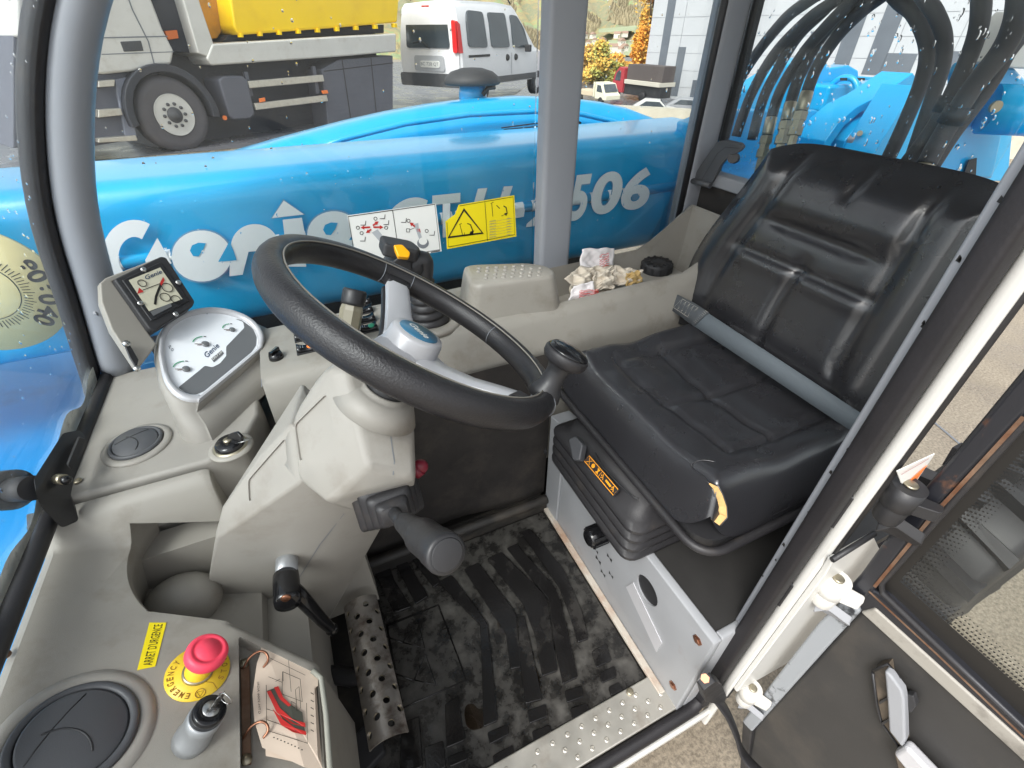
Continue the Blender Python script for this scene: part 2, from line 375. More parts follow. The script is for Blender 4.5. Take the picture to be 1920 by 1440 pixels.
# door post (rear edge of the door opening): grey flange, rubber seal, white skin
MB().prism([(.487, .1735, -.02), (.487, .1835, -.02), (.55, .200, -.02), (.55, .190, -.02)], (0, 0, 1.45)).build('door_post', M['postpaint'], cab, bevel=.003)
MB().prism([(.493, .1325, -.08), (.493, .147, -.08), (.56, .19, -.08), (.56, .152, -.08)], (0, 0, 1.55)).build('outer_post', M['white'], cab, bevel=.006)
MB().tube([(-.42, .157, -.001), (.45, .157, -.001), (.468, .158, .004), (.476, .160, .012)], .0115, 14).prism(rpoly([V((.470, .1495, .0)), V((.470, .1705, .0)), V((.4865, .1730, .0)), V((.4925, .1475, .0))], .005, 3), (0, 0, 1.45)).build('door_seal', M['seal'], cab, ang=50)
MB().tube([(-.42, .152, -.013), (.47, .152, -.013)], .006, 8).build('sill_seal', M['black'], cab)
MB().tube([(.503, .1355, .40), (.503, .1355, 1.45)], .0048, 8).build('skin_seal', M['rubber'], cab)
# white wheel-arch skin behind the post, and its dark top seal
SKY_ = .126
sk = [V((.497, SKY_, .115))] + [P(u, v, y=SKY_) for u, v in ((1500, 1230), (1560, 1180), (1615, 1110), (1650, 1030), (1640, 1008), (1562, 1053))] + [V((.497, SKY_, .50))]
MB().prism(sk, (0, .008, 0)).build('arch_skin', M['white'], cab, bevel=.002)
MB().tube([P(1560, 1050, y=.124), P(1640, 1000, y=.124)], .0035, 8).build('arch_seal', M['black'], cab)
# pillars
MB().prism(rpoly([(.512, .955, .5), (.596, .955, .5), (.596, 1.0, .5), (.512, 1.0, .5)], .012), (0, 0, 1.0)).build('middle_pillar', M['postpaint'], cab, ang=40)
MB().prism(rpoly([(.955, .975, .55), (1.03, .975, .55), (1.03, 1.03, .55), (.955, 1.03, .55)], .016), (0, 0, .95)).build('rear_pillar', M['postpaint'], cab, ang=40)
MB().tube([(.953, .985, .58), (.953, .985, 1.5)], .008, 8).tube([(1.034, .968, .74), (1.034, .968, 1.5)], .012, 8).build('pillar_seal', M['rubber'], cab)
prof = [(-.470, .12), (-.455, .28), (-.432, .44), (-.412, .52), (-.398, .58), (-.374, .68), (-.346, .80), (-.310, .90), (-.262, 1.0), (-.205, 1.09), (-.12, 1.19), (0, 1.29)]
fine = spline([(x, 0, z) for x, z in prof], 3)
fr_pil = [V((p.x + .012, 1.0, p.z)) for p in fine if p.z > .5]
MB().tube(fr_pil, .0285, 14).build('front_pillar', M['postpaint'], cab)
MB().tube([V((p.x - .030, .985, p.z)) for p in fine if p.z > .47], .0155, 10).build('windscreen_seal', M['rubber'], cab)
MB().tube([V((-.414, 1.0 - .92 * i / 12, .521)) for i in range(13)], .011, 8).build('base_seal', M['rubber'], cab)
# panes (6 mm)
def pane(name, pts, vec, mt, lab=None):
    o = MB().prism(pts, vec).build(name, mt, cab)
    if lab: o['label'] = lab
    return o
pane('window_pane', [V((p.x + .02, 1.0, p.z)) for p in fine if p.z > .5] + [V((.512, 1.0, 1.29)), V((.512, 1.0, .5))], (0, .006, 0), M['glass'], 'large side pane ahead of the middle pillar')
pane('window_pane', [(.596, 1.0, .5), (.955, 1.0, .5), (.955, 1.0, 1.5), (.596, 1.0, 1.5)], (0, .006, 0), M['glass'], 'narrow side pane behind the middle pillar')
pane('rear_window', [(1.02, .40, .75), (1.02, .975, .75), (1.02, .975, 1.5), (1.02, .40, 1.5)], (.006, 0, 0), M['glass'], 'rain spotted rear pane behind the seat')
MB().loft([[V((p.x - .022, y, p.z)) for p in fine] for y in (1.0, .08)], caps=False, closed=False).loft([[V((p.x - .028, y, p.z)) for p in fine] for y in (1.0, .08)], caps=False, closed=False).build('windscreen', M['wglass'], cab)
# dried dirt film and grass caught along the windscreen foot
def gx(z):
    for p, q in zip(fine, fine[1:]):
        if p.z <= z <= q.z: return p.x + (q.x - p.x) * (z - p.z) / (q.z - p.z)
    return fine[0].x
def ffn(a, b):
    y = .06 + .92 * b; top_ = .030 + .012 * sin(y * 19) + .008 * sin(y * 47 + 1) + .02 * max(0, y - .7); z = .515 + top_ * a; return V((gx(z) - .0185, y, z))
fb = MB().grid(ffn, 4, 60).build('windscreen_foot_film', mat('pale_dried_dirt', (214, 216, 208), .9, var=.15, vscale=40, dirt=(120, 122, 112), dscale=90, damt=.6, dlo=.56, dhi=.7), cab)
chip = MB(); rc_ = random.Random(8)
for i in range(16):
    z = rc_.uniform(.05, .95); c_ = V((.4865, rc_.uniform(.1745, .1825), z)); w_ = rc_.uniform(.0008, .0022)
    chip.poly([c_ + V((0, -w_, -w_ * 1.5)), c_ + V((0, w_, -w_)), c_ + V((0, w_ * .7, w_ * 2)), c_ + V((0, -w_ * .6, w_))])
tag(chip.build('paint_chip', M['ink'], cab), kind='stuff')
# roof with rounded edge
MB().prism(rpoly([(-.02, .14, 1.44), (1.06, .14, 1.44), (1.06, 1.04, 1.44), (-.02, 1.04, 1.44)], .06), (0, 0, .05)).build('roof', M['beiged'], cab, bevel=.015)
# rear window sill
MB().box2((.985, .36, .735), (1.03, .975, .765)).build('rear_sill', M['greypaint'], cab, bevel=.005)
# seat box
sb = MB()
outline = [(.425, .167, .0), (.425, .640, .0), (.425, .640, .285), (.425, .167, .285)]
sb.prism(outline, (.018, 0, 0)).box2((.4431, .167, .0), (.62, .182, .2849))
seat_box = sb.build('seat_box', M['boxpaint'], cab, bevel=.003)
boolean(seat_box, MB().cyl((.40, .3125, .205), (.46, .3125, .205), .030, 32).cyl((.40, .565, .225), (.46, .565, .225), .028, 24))
for y_, z_ in ((.3125, .205), (.565, .225)): MB().cyl((.4285, y_, z_), (.4325, y_, z_), (.0298 if y_ < .4 else .0278), 32).build('hole_shade_disc', M['black'], seat_box)  # black discs stand in for the shade inside the two holes
MB().prism([(.421, .641, .0), (.421, .705, .0), (.421, .705, .335), (.421, .660, .345), (.421, .641, .30)], (.05, 0, 0)).build('side_bracket', M['boxpaint'], seat_box, bevel=.003)
MB().box2((.41, .20, .004), (.4245, .69, .014)).build('base_lip', mat('worn_pale_lip', (186, 178, 166), .5, dirt=(150, 104, 70), dscale=14, damt=.7, dlo=.45, dhi=.7), seat_box, bevel=.002)
MB().box2((.444, .182, .262), (1.0, .70, .281)).build('box_cover', mat('black_box_cover', (44, 43, 42), .6, var=.1, vscale=30, bump=.1), seat_box)
MB().prism([P(1175, 1100, x=.4245), P(1188, 1092, x=.4245), P(1242, 1205, x=.4245), P(1232, 1222, x=.4245)], (-.002, 0, 0)).build('slot_plate', M['silver'], seat_box)
def hexbolt(parent, c, ax, r, mt, h=.006, name='bolt'):
    return MB().lathe([(r * 1.5, 0), (r * 1.5, .0015), (r, .0016), (r, h), (r * .8, h + .001), (.0001, h + .001)], c, ax, 6 if r < .02 else 12, smooth=False).build(name, mt, parent)
for u, v in ((1308, 1200), (1262, 1285)): hexbolt(seat_box, P(u, v, x=.425), (-1, 0, 0), .0065, M['copper'], .003)
hexbolt(seat_box, P(1022, 845, x=.425), (-1, 0, 0), .008, M['black'], .004, 'plug')
# ribbed knob with red and brass collar
kc = P(1146, 992, x=.425); kd = (P(1122, 1005, x=.385) - kc).normalized()
kb = MB().lathe([(.026, 0), (.026, .003), (.0001, .003)], kc, (-1, 0, 0), 24).build('knob_plate', M['redpl2'], seat_box)
MB().lathe([(.017, .003), (.013, .012), (.0001, .013)], kc, (-1, 0, 0), 20).build('knob_collar', M['zinc'], seat_box)
kn = MB().lathe([(.017, .012), (.0205, .014), (.0195, .054), (.015, .058), (.0001, .058)], kc, (-1, 0, 0), 20)
for i in range(10):
    a = 2 * pi * i / 10; kn.box(kc + V((-.034, cos(a) * .0205, sin(a) * .0205)), (.036, .005, .005), Matrix.Rotation(a, 3, 'X'))
kn.build('heater_knob', M['gloss'], seat_box)
dv = MB()
for c, s_ in (((1122, 1050), 9), ((1143, 1046), 8), ((1118, 1032), 7), ((1131, 1075), 8), ((1146, 1078), 7)):
    p0 = P(*c, x=.4247)
    for sg in (-1, 1):
        dv.poly([p0 + V((-.0006, 0, 0)), p0 + V((-.0006, s_ * .0011 * sg, s_ * .0007)), p0 + V((-.0006, s_ * .0011 * sg, -s_ * .0007))])
dv.build('symbol', M['ink'], seat_box)
# 12 V socket and small chrome latch on the box, left of the knob
MB().box(P(1098, 935, x=.420), (.012, .030, .034)).build('latch', M['silver'], seat_box, bevel=.004)

# ================================================================ FLOOR MAT
mat_o = thing('floor_mat', 'wet black rubber floor mat with raised ribs between pedal and seat box', 'floor mat', (.2, .45, 0))
MB().prism([(-.12, .238, .0), (.408, .238, .0), (.408, .688, .0), (-.12, .688, .0)], (0, 0, .004)).build('mat_sheet', M['matt'], mat_o, bevel=.0015)
def c8(u, v): return (640 + u / 3, 960 + v / 3)
def rib(pts, h=.0070, name='rib', z=.004):
    q = [P(*c8(u, v), z=z + h * .0) for u, v in pts]
    return MB().prism([V((p.x, p.y, .0035)) for p in rpoly(q, .003, 2)], (0, 0, h)).build(name, M['rib'], mat_o, bevel=.0014, seg=2)
ribs = [[(545, 400), (620, 360), (800, 600), (825, 640), (880, 1180), (800, 1215), (790, 860), (780, 640)],
        [(690, 330), (770, 290), (960, 545), (985, 590), (1010, 880), (950, 890), (925, 690), (840, 560)],
        [(820, 270), (900, 230), (1140, 470), (1160, 520), (1215, 900), (1130, 930), (1090, 700), (1040, 570), (1020, 520)],
        [(930, 210), (985, 185), (1200, 430), (1230, 500), (1330, 935), (1245, 975), (1200, 760), (1165, 500)],
        [(1010, 120), (1060, 100), (1250, 330), (1350, 560), (1390, 720), (1330, 740), (1285, 590), (1225, 430)],
        [(995, 600), (1030, 590), (1130, 1060), (1035, 1085), (1000, 800)],
        [(180, 335), (270, 300), (300, 390), (395, 540), (300, 575)], [(300, 290), (360, 265), (490, 480), (420, 525)],
        [(385, 255), (440, 235), (560, 400), (520, 430)],
        [(585, 1085), (660, 1040), (695, 1290), (590, 1335)], [(340, 1190), (440, 1155), (460, 1440), (330, 1480)],
        [(465, 1330), (575, 1290), (590, 1440), (480, 1490)]]
for r in ribs: rib(r)
for r in ([(1255, 1010), (1350, 983), (1360, 1045), (1268, 1078)], [(1285, 1110), (1380, 1080), (1400, 1140), (1300, 1180)], [(1045, 1122), (1150, 1085), (1160, 1155), (1058, 1195)],
          [(1070, 1240), (1170, 1200), (1190, 1260), (1085, 1300)], [(820, 1245), (930, 1200), (945, 1255), (835, 1312)], [(850, 1375), (965, 1312), (975, 1378), (860, 1430)],
          [(1450, 912), (1535, 870), (1550, 930), (1465, 968)], [(1405, 790), (1490, 745), (1520, 840), (1435, 880)], [(1500, 990), (1560, 960), (1580, 1010), (1515, 1040)], [(600, 1380), (700, 1340), (715, 1395), (610, 1440)]):
    rib(r, .006, 'pad')
fr = MB()
def rb(pts, w, close=True):
    q = [V((p.x, p.y, .0038)) for p in (P(*c8(u, v), z=.004) for u, v in pts)]; fr.tube(q + ([q[0]] if close else []), w, 6, flat=.8)
rb([(255, 640), (545, 525), (705, 945), (345, 1105)], .003)
for t_ in ([(345, 735), (430, 610), (470, 765)], [(410, 945), (475, 805), (535, 975)]): rb(t_, .0018)
rb([(250, 700), (345, 735)], .0015, False); rb([(290, 905), (400, 945)], .0015, False)
fr.build('raised_frame', M['rib'], mat_o)
# standing rain water in the low spots
wm = glass_mat('rain_water', tint=(.72, .66, .6), dust=0, refl=1.6)
pd = MB()
for pts in ([(690, 1130), (700, 1085), (740, 1075), (770, 1110), (800, 1100), (815, 1160), (800, 1215), (735, 1230), (700, 1200)], [(1005, 800), (1035, 780), (1060, 830), (1110, 900), (1125, 1060), (1050, 1080), (1015, 930)],
            [(880, 590), (920, 580), (945, 620), (940, 680), (900, 690), (875, 640)], [(1210, 720), (1240, 715), (1290, 800), (1325, 930), (1260, 960), (1230, 850)]):
    q = [P(*c8(u, v), z=.0085) for u, v in pts]; pd.prism([V((p.x, p.y, .0076)) for p in rpoly(q, .008, 4)], (0, 0, .0012), True)
o = pd.build('puddle', wm); tag(o, 'small rain puddles lying on the black floor mat', 'puddle', kind='stuff')
# ================================================================ DASHBOARD
dash = thing('dashboard', 'beige moulded dashboard below the windscreen with deep scooped cut-out', 'dashboard', (-.28, .6, .3))
# rear (far) top panel with air vent and binnacle
far = [(-.413, .985, .41), (-.413, .651, .41), (-.400, .650, .41), (-.228, .649, .41), (-.178, .666, .41), (-.150, .74, .41), (-.150, .79, .41), (-.205, .83, .41), (-.15, .985, .41)]
MB().prism(far, (0, 0, .11)).build('top_panel', M['beige'], dash, bevel=.008)
# near part: a shelf sloping to the driver that rolls up to the seam
SA = rad(24); SN = V((sin(SA), 0, cos(SA))); SC = V((-.43, .5, .487)); SX = V((cos(SA), 0, -sin(SA))); SY = V((0, 1, 0))
def SP(u, v, o=0): return PP(u, v, SC, SN, o)
rb_px = [(470, 1000), (440, 1165), (605, 1240), (620, 1440), (640, 1640)]
rbp = [SP(*p) for p in rb_px]
def s1_of(y):
    if y > SP(440, 1165).y + .0005: return (SP(452, 905) - SC).dot(SX)
    pts = [(p.y, (p - SC).dot(SX)) for p in rbp[1:]]
    for (ya, sa_), (yb, sb_) in zip(pts, pts[1:]):
        if yb <= y <= ya: return sa_ + (sb_ - sa_) * (ya - y) / (ya - yb)
    return pts[0][1] if y > pts[0][0] else pts[-1][1]
st = [(.6460, 1), (.643, 1.0), (.637, .99), (.629, .95), (.620, .84), (.610, .56), (.602, .28), (.595, .09), (.586, 0), (.52, 0), (.49, 0), (.465, 0)] + [(y, 0) for y in (SP(440, 1165).y - .001, .44, .42, .40, SP(605, 1240).y + .003, SP(605, 1240).y - .003, .34, .30, .25, .2, .12, .04)]
secs = []
for y, w in st:
    s1 = s1_of(y); row = []
    def pt(s_, o=0):
        p = SC + SX * s_ + SN * o; p = V((p.x, y, p.z)); zf = .512 + o
        return V((p.x + (0 if w == 0 else 0), y, p.z * (1 - w) + max(zf, p.z) * w))
    row = [V((-.445, y, .15)), pt(.002, -.008), pt(.010, -.001)] + [pt(.02 + (s1 - .04) * i / 8) for i in range(9)] + [pt(s1 - .013, -.0008), pt(s1 - .006, -.004), pt(s1 - .0015, -.010), pt(s1, -.018)]
    e = row[-1]; row.append(V((e.x + .004, y, .12)))
    secs.append(row)
secs[0] = [V((p.x, p.y, p.z if p.z < .3 else p.z - .012)) for p in secs[0]]
shelf = MB().loft(secs).build('shelf', M['beige2'], dash, ang=50)
def circ3(a, b, c):
    ax, ay, bx, by, cx_, cy_ = [(q - SC).dot(k_) for q in (a, b, c) for k_ in (SX, SY)]
    d_ = 2 * (ax * (by - cy_) + bx * (cy_ - ay) + cx_ * (ay - by)); A2_, B2_, C2_ = ax * ax + ay * ay, bx * bx + by * by, cx_ * cx_ + cy_ * cy_
    ux_, uy_ = (A2_ * (by - cy_) + B2_ * (cy_ - ay) + C2_ * (ay - by)) / d_, (A2_ * (cx_ - bx) + B2_ * (ax - cx_) + C2_ * (bx - ax)) / d_
    return SC + SX * ux_ + SY * uy_, math.hypot(ax - ux_, ay - uy_)
sc, scr_ = circ3(SP(310, 952), SP(240, 1050), SP(278, 1146))
SV = (SN + ZUP * .6).normalized()
def ang_in(p): q = p - sc; return math.degrees(math.atan2(q.dot(SY), q.dot(SX)))
a0_, a1_ = ang_in(SP(310, 952)), ang_in(SP(278, 1146)) 
if a1_ < a0_: a1_ += 360
arc_ = arc(sc, SX, SY, scr_, a0_, a1_, 22)
bite = arc_ + [SP(440, 1166), SP(600, 1190), SP(640, 900), SP(470, 890), SP(395, 915)]
def bite_at(k, o): return [sc + (p - sc) * (k if i < 23 else 1) + SN * o for i, p in enumerate(bite)]
boolean(shelf, MB().loft([bite_at(.86, -.115), bite_at(.95, -.03), bite_at(.97, -.010), bite_at(1.0, -.002), bite_at(1.06, .03)], smooth=False))
bv_ = shelf.modifiers.new('b', 'BEVEL'); bv_.width = .005; bv_.segments = 3; bv_.limit_method = 'ANGLE'; bv_.angle_limit = rad(48); bv_.use_clamp_overlap = True
MB().ball(PP(345, 1128, SC - SN * .105, SN), .047, 24, 12, (1.15, .9, 1.0)).build('scoop_boss', M['beige2'], dash)
MB().box2((-.44, .60, .05), (-.05, .648, .405)).box2((-.44, .30, .05), (-.16, .60, .24)).build('under_wall', M['beiged'], dash)
MB().box2((-.42, .66, .05), (-.10, .98, .412)).build('under_box', M['beiged'], dash)
# tray for the manual
trp = rpoly([SP(u, v, -.020) for u, v in ((447, 1192), (596, 1264), (610, 1440), (616, 1540), (452, 1540))], .006, 3)
boolean(shelf, MB().prism(trp, SN * .06))
MB().tube([SP(u, v, .001) for u, v in ((585, 1258), (602, 1272), (611, 1340), (618, 1440), (624, 1520))], .0035, 8).build('tray_rim', mat('clear_worn_plastic', (150, 150, 140), .25), dash)
# small air vent and large air vent
def vent(c, r, tilt, slit, n=ZUP, bx=V((1, 0, 0)), by=V((0, 1, 0))):
    c = V(c)
    v = MB().lathe([(r * 1.33, -.004), (r * 1.30, .0015), (r * 1.06, .0035), (r * 1.03, .002), (r * .9, -.001)], c, n, 48).build('vent_surround', M['beige'], dash)
    MB().lathe([(r * 1.02, 0), (r * 1.02, .005), (r * .98, .0072), (r * .9, .0072), (r * .86, .005), (r * .86, -.004)], c, n, 48).build('vent_ring', M['vent'], dash)
    R = Matrix.Rotation(tilt, 3, bx * cos(slit) + by * sin(slit))
    fl = MB().lathe([(r * .84, -.003), (r * .84, .001), (r * .80, .0025), (.0001, .0028)], (0, 0, 0), n, n=48)
    fl.v = [c + n * .0042 + R @ p for p in fl.v]
    f = fl.build('vent_flap', M['vent'], dash)
    u, w = bx * cos(slit) + by * sin(slit), by * cos(slit) - bx * sin(slit)
    a = arc(c - u * r * .55, u, w, r * .62, -52, 52, 14); up_ = V((0, 0, .0045))
    g = MB().tube([c + n * .0042 + R @ (p - c) + n * .0025 for p in a], .0011, 6).tube([c + n * .0042 + R @ (u * (r * .82) * t + w * r * .40 * (1 - t * t * .2)) + n * .0025 for t in (-.8, -.4, 0, .4, .8)], .0008, 6)
    g.build('vent_grip', M['black'], dash)
vent(P(257, 833, z=.522), .037, rad(8), rad(25))
vent(SP(140, 1382), .053, rad(6), rad(60), SN, SX, SY)
# screws
def screw(u, v, z, r=.006, mt='zinc', par=None, n=(0, 0, 1)):
    c = P(u, v, z=z)
    return MB().lathe([(r, 0), (r * .95, .0012), (r * .6, .0022), (.0001, .0024)], c, n, 14).build('screw', M[mt], par or dash)
screw(145, 902, .522); MB().lathe([(.006, 0), (.0055, .0015), (.0001, .002)], SP(8, 1228), SN, 14).build('screw', M['rust'], dash); screw(227, 685, .521)
# fine crack in the shelf
MB().ribbon([SP(u, v, .0008) for u, v in ((180, 1000), (205, 992), (215, 985), (232, 989), (262, 992))], .0006, SN).build('crack', M['inkgrey'], dash)

# ---------------- instrument binnacle: D-shaped dial, tilted to the driver
bc = P(395, 665, z=.596); bn = V((.42, -.30, .86)).normalized()
D = [(302, 668), (303, 640), (312, 618), (332, 600), (360, 588), (395, 583), (430, 587), (460, 598), (480, 615), (489, 632), (488, 650), (478, 664), (385, 742), (372, 749), (352, 748), (330, 737), (312, 712)]
Dp = [PP(u, v, bc, bn) for u, v in D]; Dp = [V(p) for p in spline(Dp + [Dp[0]], 4)[:-1]]
cen = sum(Dp, V((0, 0, 0))) / len(Dp)
def sc_(k, off): return [cen + (p - cen) * k + bn * off for p in Dp]
base = []
for p in Dp:
    q = cen + (p - cen) * 1.42; q = V((q.x + .012 if q.x < cen.x else q.x + .012, min(q.y, .975), .515)); base.append(q)
mid = [a * .5 + b * .5 + bn * .012 for a, b in zip(sc_(1.16, -.012), base)]
MB().loft([base, [a * .8 + b * .2 + bn * .006 for a, b in zip(base, sc_(1.18, -.012))], mid, sc_(1.13, -.010), sc_(1.09, -.001), sc_(1.05, .001), sc_(.99, -.001)]).build('binnacle', M['beige'], dash, ang=60)
clus = MB().loft([sc_(1.055, -.003), sc_(1.05, .005), sc_(1.02, .008), sc_(.965, .0075), sc_(.93, .003), sc_(.93, -.004)], caps=False).build('dial_bezel', M['silver'], dash, ang=60)
MB().poly(sc_(.94, .000)).build('dial_face', M['face'], clus)
fo = .0006
def F(u, v, o=fo): return PP(u, v, bc, bn, o)
def Fpoly(pts, o=fo, r=.003): return rpoly([F(u, v, o) for u, v in pts], r, 4)
MB().poly(Fpoly([(334, 727), (376, 693), (384, 686), (398, 689), (412, 682), (424, 668), (424, 650), (458, 615), (456, 604), (440, 598), (452, 600), (474, 616), (481, 632), (480, 648), (472, 660), (382, 734), (368, 740), (352, 739)])).build('dark_panel', M['facedark'], clus)
for (u, v), nm, rr in (((385, 646), 'gauge', .0062), ((435, 619), 'gauge', .0052), ((349, 693), 'gauge', .0060)):
    c = F(u, v, .0008); h = MB().lathe([(rr, 0), (rr, .002), (rr * .8, .003), (.0001, .003)], c, bn, 18).build('gauge_hub', M['facedark'], clus)
    e1 = (F(u - 10, v, 0) - F(u, v, 0)).normalized(); e2 = bn.cross(e1)
    MB().ribbon([c + bn * .001, c + e1 * rr * 2.6 + bn * .001], .0012, bn).ribbon([c + bn * .001, c + e1 * rr * 2.0 + e2 * rr * .5 + bn * .001], .0012, bn).build('needle', M['copper'], clus)
    MB().ribbon(arc(c + bn * .0004, e1, -e2, rr * 3.0, 15, 85, 10), .0016, bn).build('scale_arc', M['inkgreen'], clus)
    MB().ribbon(arc(c + bn * .0004, e1, -e2, rr * 3.0, 90, 102, 3), .0018, bn).build('scale_end', M['ink'], clus)
text('Genie', F(388, 672), F(412, 650), F(381, 664), M['navy'], parent=clus, bold=.01)
MB().poly(Fpoly([(396, 673), (415, 657), (420, 663), (401, 680)], r=.0008)).build('hour_meter', M['facedark'], clus)
text('00720', F(400, 676, .001), F(417, 661, .001), F(397, 673, .001), M['paper'], parent=clus)
for (a, b), s_ in (((318, 655), 'P'), ((322, 660), 'o'), ((388, 590), 'r')): text(s_, F(a, b), F(a + 4, b - 3), F(a - 2, b - 5), M['inkgrey'], parent=clus)

# ---------------- load indicator on its bracket
lc = P(290, 550, y=.90); ln = V((.62, -.52, .58)).normalized()
ld = thing('load_display', 'black framed load moment display on a beige side bracket', 'display', P(250, 690, z=.52))
def G(u, v, o=0): return PP(u, v, lc, ln, o)
fr_ = [(214, 523), (302, 480), (312, 482), (366, 565), (362, 574), (290, 620), (280, 617)]
MB().prism(rpoly([G(u, v) for u, v in fr_], .004), -ln * .03).build('frame', M['blackm'], ld, bevel=.003)
inn = [(238, 533), (300, 503), (340, 560), (276, 592)]
MB().prism([G(u, v, .0025) for u, v in ((228, 526), (300, 492), (354, 565), (283, 603))], -ln * .004).build('bezel', M['black'], ld, bevel=.0015)
scr = MB().poly([G(u, v, .0032) for u, v in ((240, 527), (299, 503), (341, 562), (278, 585))]).build('screen', mat('sun_bleached_print', (206, 202, 180), .25, var=.06, vscale=60), ld)
text('Genie', G(272, 527, .0038), G(303, 514, .0038), G(269, 519, .0038), M['navy'], parent=scr, bold=.015)
pr = MB().ribbon([G(266, 546, .004), G(300, 533, .004)], .0012, ln).ribbon([G(289, 573, .004), G(291, 558, .004), G(296, 545, .004), G(302, 530, .004)], .0035, ln)
pr.ribbon(arc(G(311, 540, .004), G(312, 540) - G(311, 540), G(311, 539) - G(311, 540), 7, 0, 360, 16), .0012, ln) if False else None
for (u, v), r in (((312, 541), .008), ((308, 559), .0075), ((328, 563), .007), ((265, 533), .006)):
    pr.torus(G(u, v, .004), ln, r, .0006, 20, 5)
pr.build('diagram', M['ink'], scr)
MB().poly([G(256, 553, .004), G(259, 541, .004), G(268, 549, .004)]).poly([G(298, 533, .0042), G(304, 521, .0042), G(307, 527, .0042), G(301, 538, .0042)]).build('red_mark', M['inkred'], scr)
MB().poly([G(u, v, .0036) for u, v in ((280, 586), (318, 570), (321, 576), (286, 594))]).build('readout', M['facedark'], scr)
for u, v in ((268, 507), (333, 531), (262, 570), (328, 590)): MB().lathe([(.0045, 0), (.0045, .002), (.003, .0035), (.0001, .0038)], G(u, v, .002), ln, 14).build('screw', M['steel'], ld)
b1 = [(194, 522), (232, 500), (302, 476), (308, 481), (216, 520), (240, 570), (284, 622), (276, 640), (262, 690), (248, 672), (215, 610), (192, 560)]
MB().prism([G(u, v, -.012) for u, v in ((192, 524), (203, 514), (300, 477), (305, 482), (216, 522), (286, 622), (300, 640), (264, 688), (214, 612), (194, 560))], -ln * .016).build('bracket', M['beiged'], ld, bevel=.003)
MB().prism([G(u, v, -.008) for u, v in ((234, 642), (243, 640), (262, 672), (258, 690), (245, 668))], ln * .004).build('strap', M['black'], ld, bevel=.0015)
for u, v in ((238, 643), (258, 690)): MB().lathe([(.005, 0), (.005, .003), (.0001, .005)], G(u, v, -.004), ln, 12).build('screw', M['steel'], ld)
MB().prism([P(175, 545, x=-.37), P(190, 530, x=-.37), P(196, 600, x=-.37), P(180, 590, x=-.37)], (-.02, .02, 0)).build('cable_clip', M['greypaint'], ld, bevel=.003)

# ---------------- ignition switch with key
ig = thing('ignition_switch', 'black ignition switch with key and ring beside the small round vent', 'ignition switch', P(433, 838, z=.521))
ic = WP[ig]
MB().lathe([(.033, -.002), (.032, .001), (.026, .0025)], ic, n=36).build('collar', M['beiged'], ig)
MB().lathe([(.0255, 0), (.0255, .003), (.022, .0045), (.018, .0045)], ic, n=36).build('ring', M['zinc'], ig)
MB().lathe([(.0225, .001), (.021, .009), (.018, .0125), (.010, .013), (.0001, .013)], ic, n=32).build('barrel', M['gloss'], ig)
MB().lathe([(.0065, .013), (.006, .017), (.0001, .017)], ic, n=18).build('key_collar', M['zinc'], ig)
ka = ic + V((0, 0, .016)); kt = P(462, 818, z=.56) - ka; ku = kt.normalized(); ks = ku.cross(V((.3, -.8, .5))).normalized()
MB().prism(rpoly([ka + ks * -.003, ka + ku * .012 + ks * -.009, ka + ku * .032 + ks * -.010, ka + ku * .040, ka + ku * .032 + ks * .010, ka + ku * .012 + ks * .009, ka + ks * .003], .004), ku.cross(ks) * .005).build('key', M['gloss'], ig, bevel=.0015)
MB().torus(ka + ku * .036 + V((.004, 0, -.008)), ks, .009, .0007, 24, 6).build('key_ring', M['steel'], ig)

BNX = V((sin(rad(33)), 0, cos(rad(33))))
# ---------------- emergency stop
es = thing('emergency_stop_button', 'pink-red mushroom emergency stop button on a round yellow plate', 'stop button', SP(371, 1261, .0003))
ec = WP[es]
yp = MB().lathe([(.0345, 0), (.0345, .0012), (.0001, .0013)], ec, SN, n=56).build('legend_plate', M['yellow2'], es)
MB().lathe([(.0150, .001), (.0155, .006), (.0142, .008), (.0138, .032), (.0001, .032)], ec, BNX, n=32).build('collar', M['yellow2'], es)
MB().lathe([(.0172, .001), (.0168, .005), (.0148, .0055)], ec, SN, n=32).build('nut', M['zinc'], es)
MB().lathe([(.014, .028), (.0205, .031), (.0232, .036), (.0230, .043), (.0205, .0468), (.0165, .0480), (.0162, .0472), (.0132, .0472), (.0128, .0484), (.0001, .0486)], ec, BNX, n=48).build('button_cap', M['redplastic'], es)
def arcword(word, c, r, h, a0, step, par, mt, inward=False):
    for i, ch in enumerate(word):
        a = rad(a0 + step * i); rd_ = SX * cos(a) + SY * sin(a); tg = SY * cos(a) - SX * sin(a)
        up_, rt = (rd_, -tg) if not inward else (-rd_, tg)
        p = V(c) + rd_ * r; text(ch, p - rt * h * .32 - up_ * h * .5, p + rt * h * .32 - up_ * h * .5, p - rt * h * .32 + up_ * h * .5, mt, parent=par, bold=.015)
ink_et = mat('faded_brown_ink', (150, 112, 40), .5)
arcword('EMERGENCY', ec + SN * .0016, .0285, .0066, 252, -13.5, yp, ink_et)
arcword('STOP', ec + SN * .0016, .0285, .0066, -28, 16, yp, ink_et, True)
tc_ = ec + SX * .004 - SY * .0272 + SN * .0016
sy = MB().torus(tc_, SN, .0052, .0004, 24, 5).ribbon([tc_ - SX * .0034 + SY * .0022, tc_ + SX * .0034 + SY * .0022, tc_ - SY * .0040], .0006, SN, True); sy.build('symbol', ink_et, yp)
MB().ribbon([ec + SN * .0015 + SX * a_ + SY * b_ for a_, b_ in ((.008, -.014), (.017, -.018), (.0215, -.0265))], .0007, SN).build('crack', ink_et, yp)
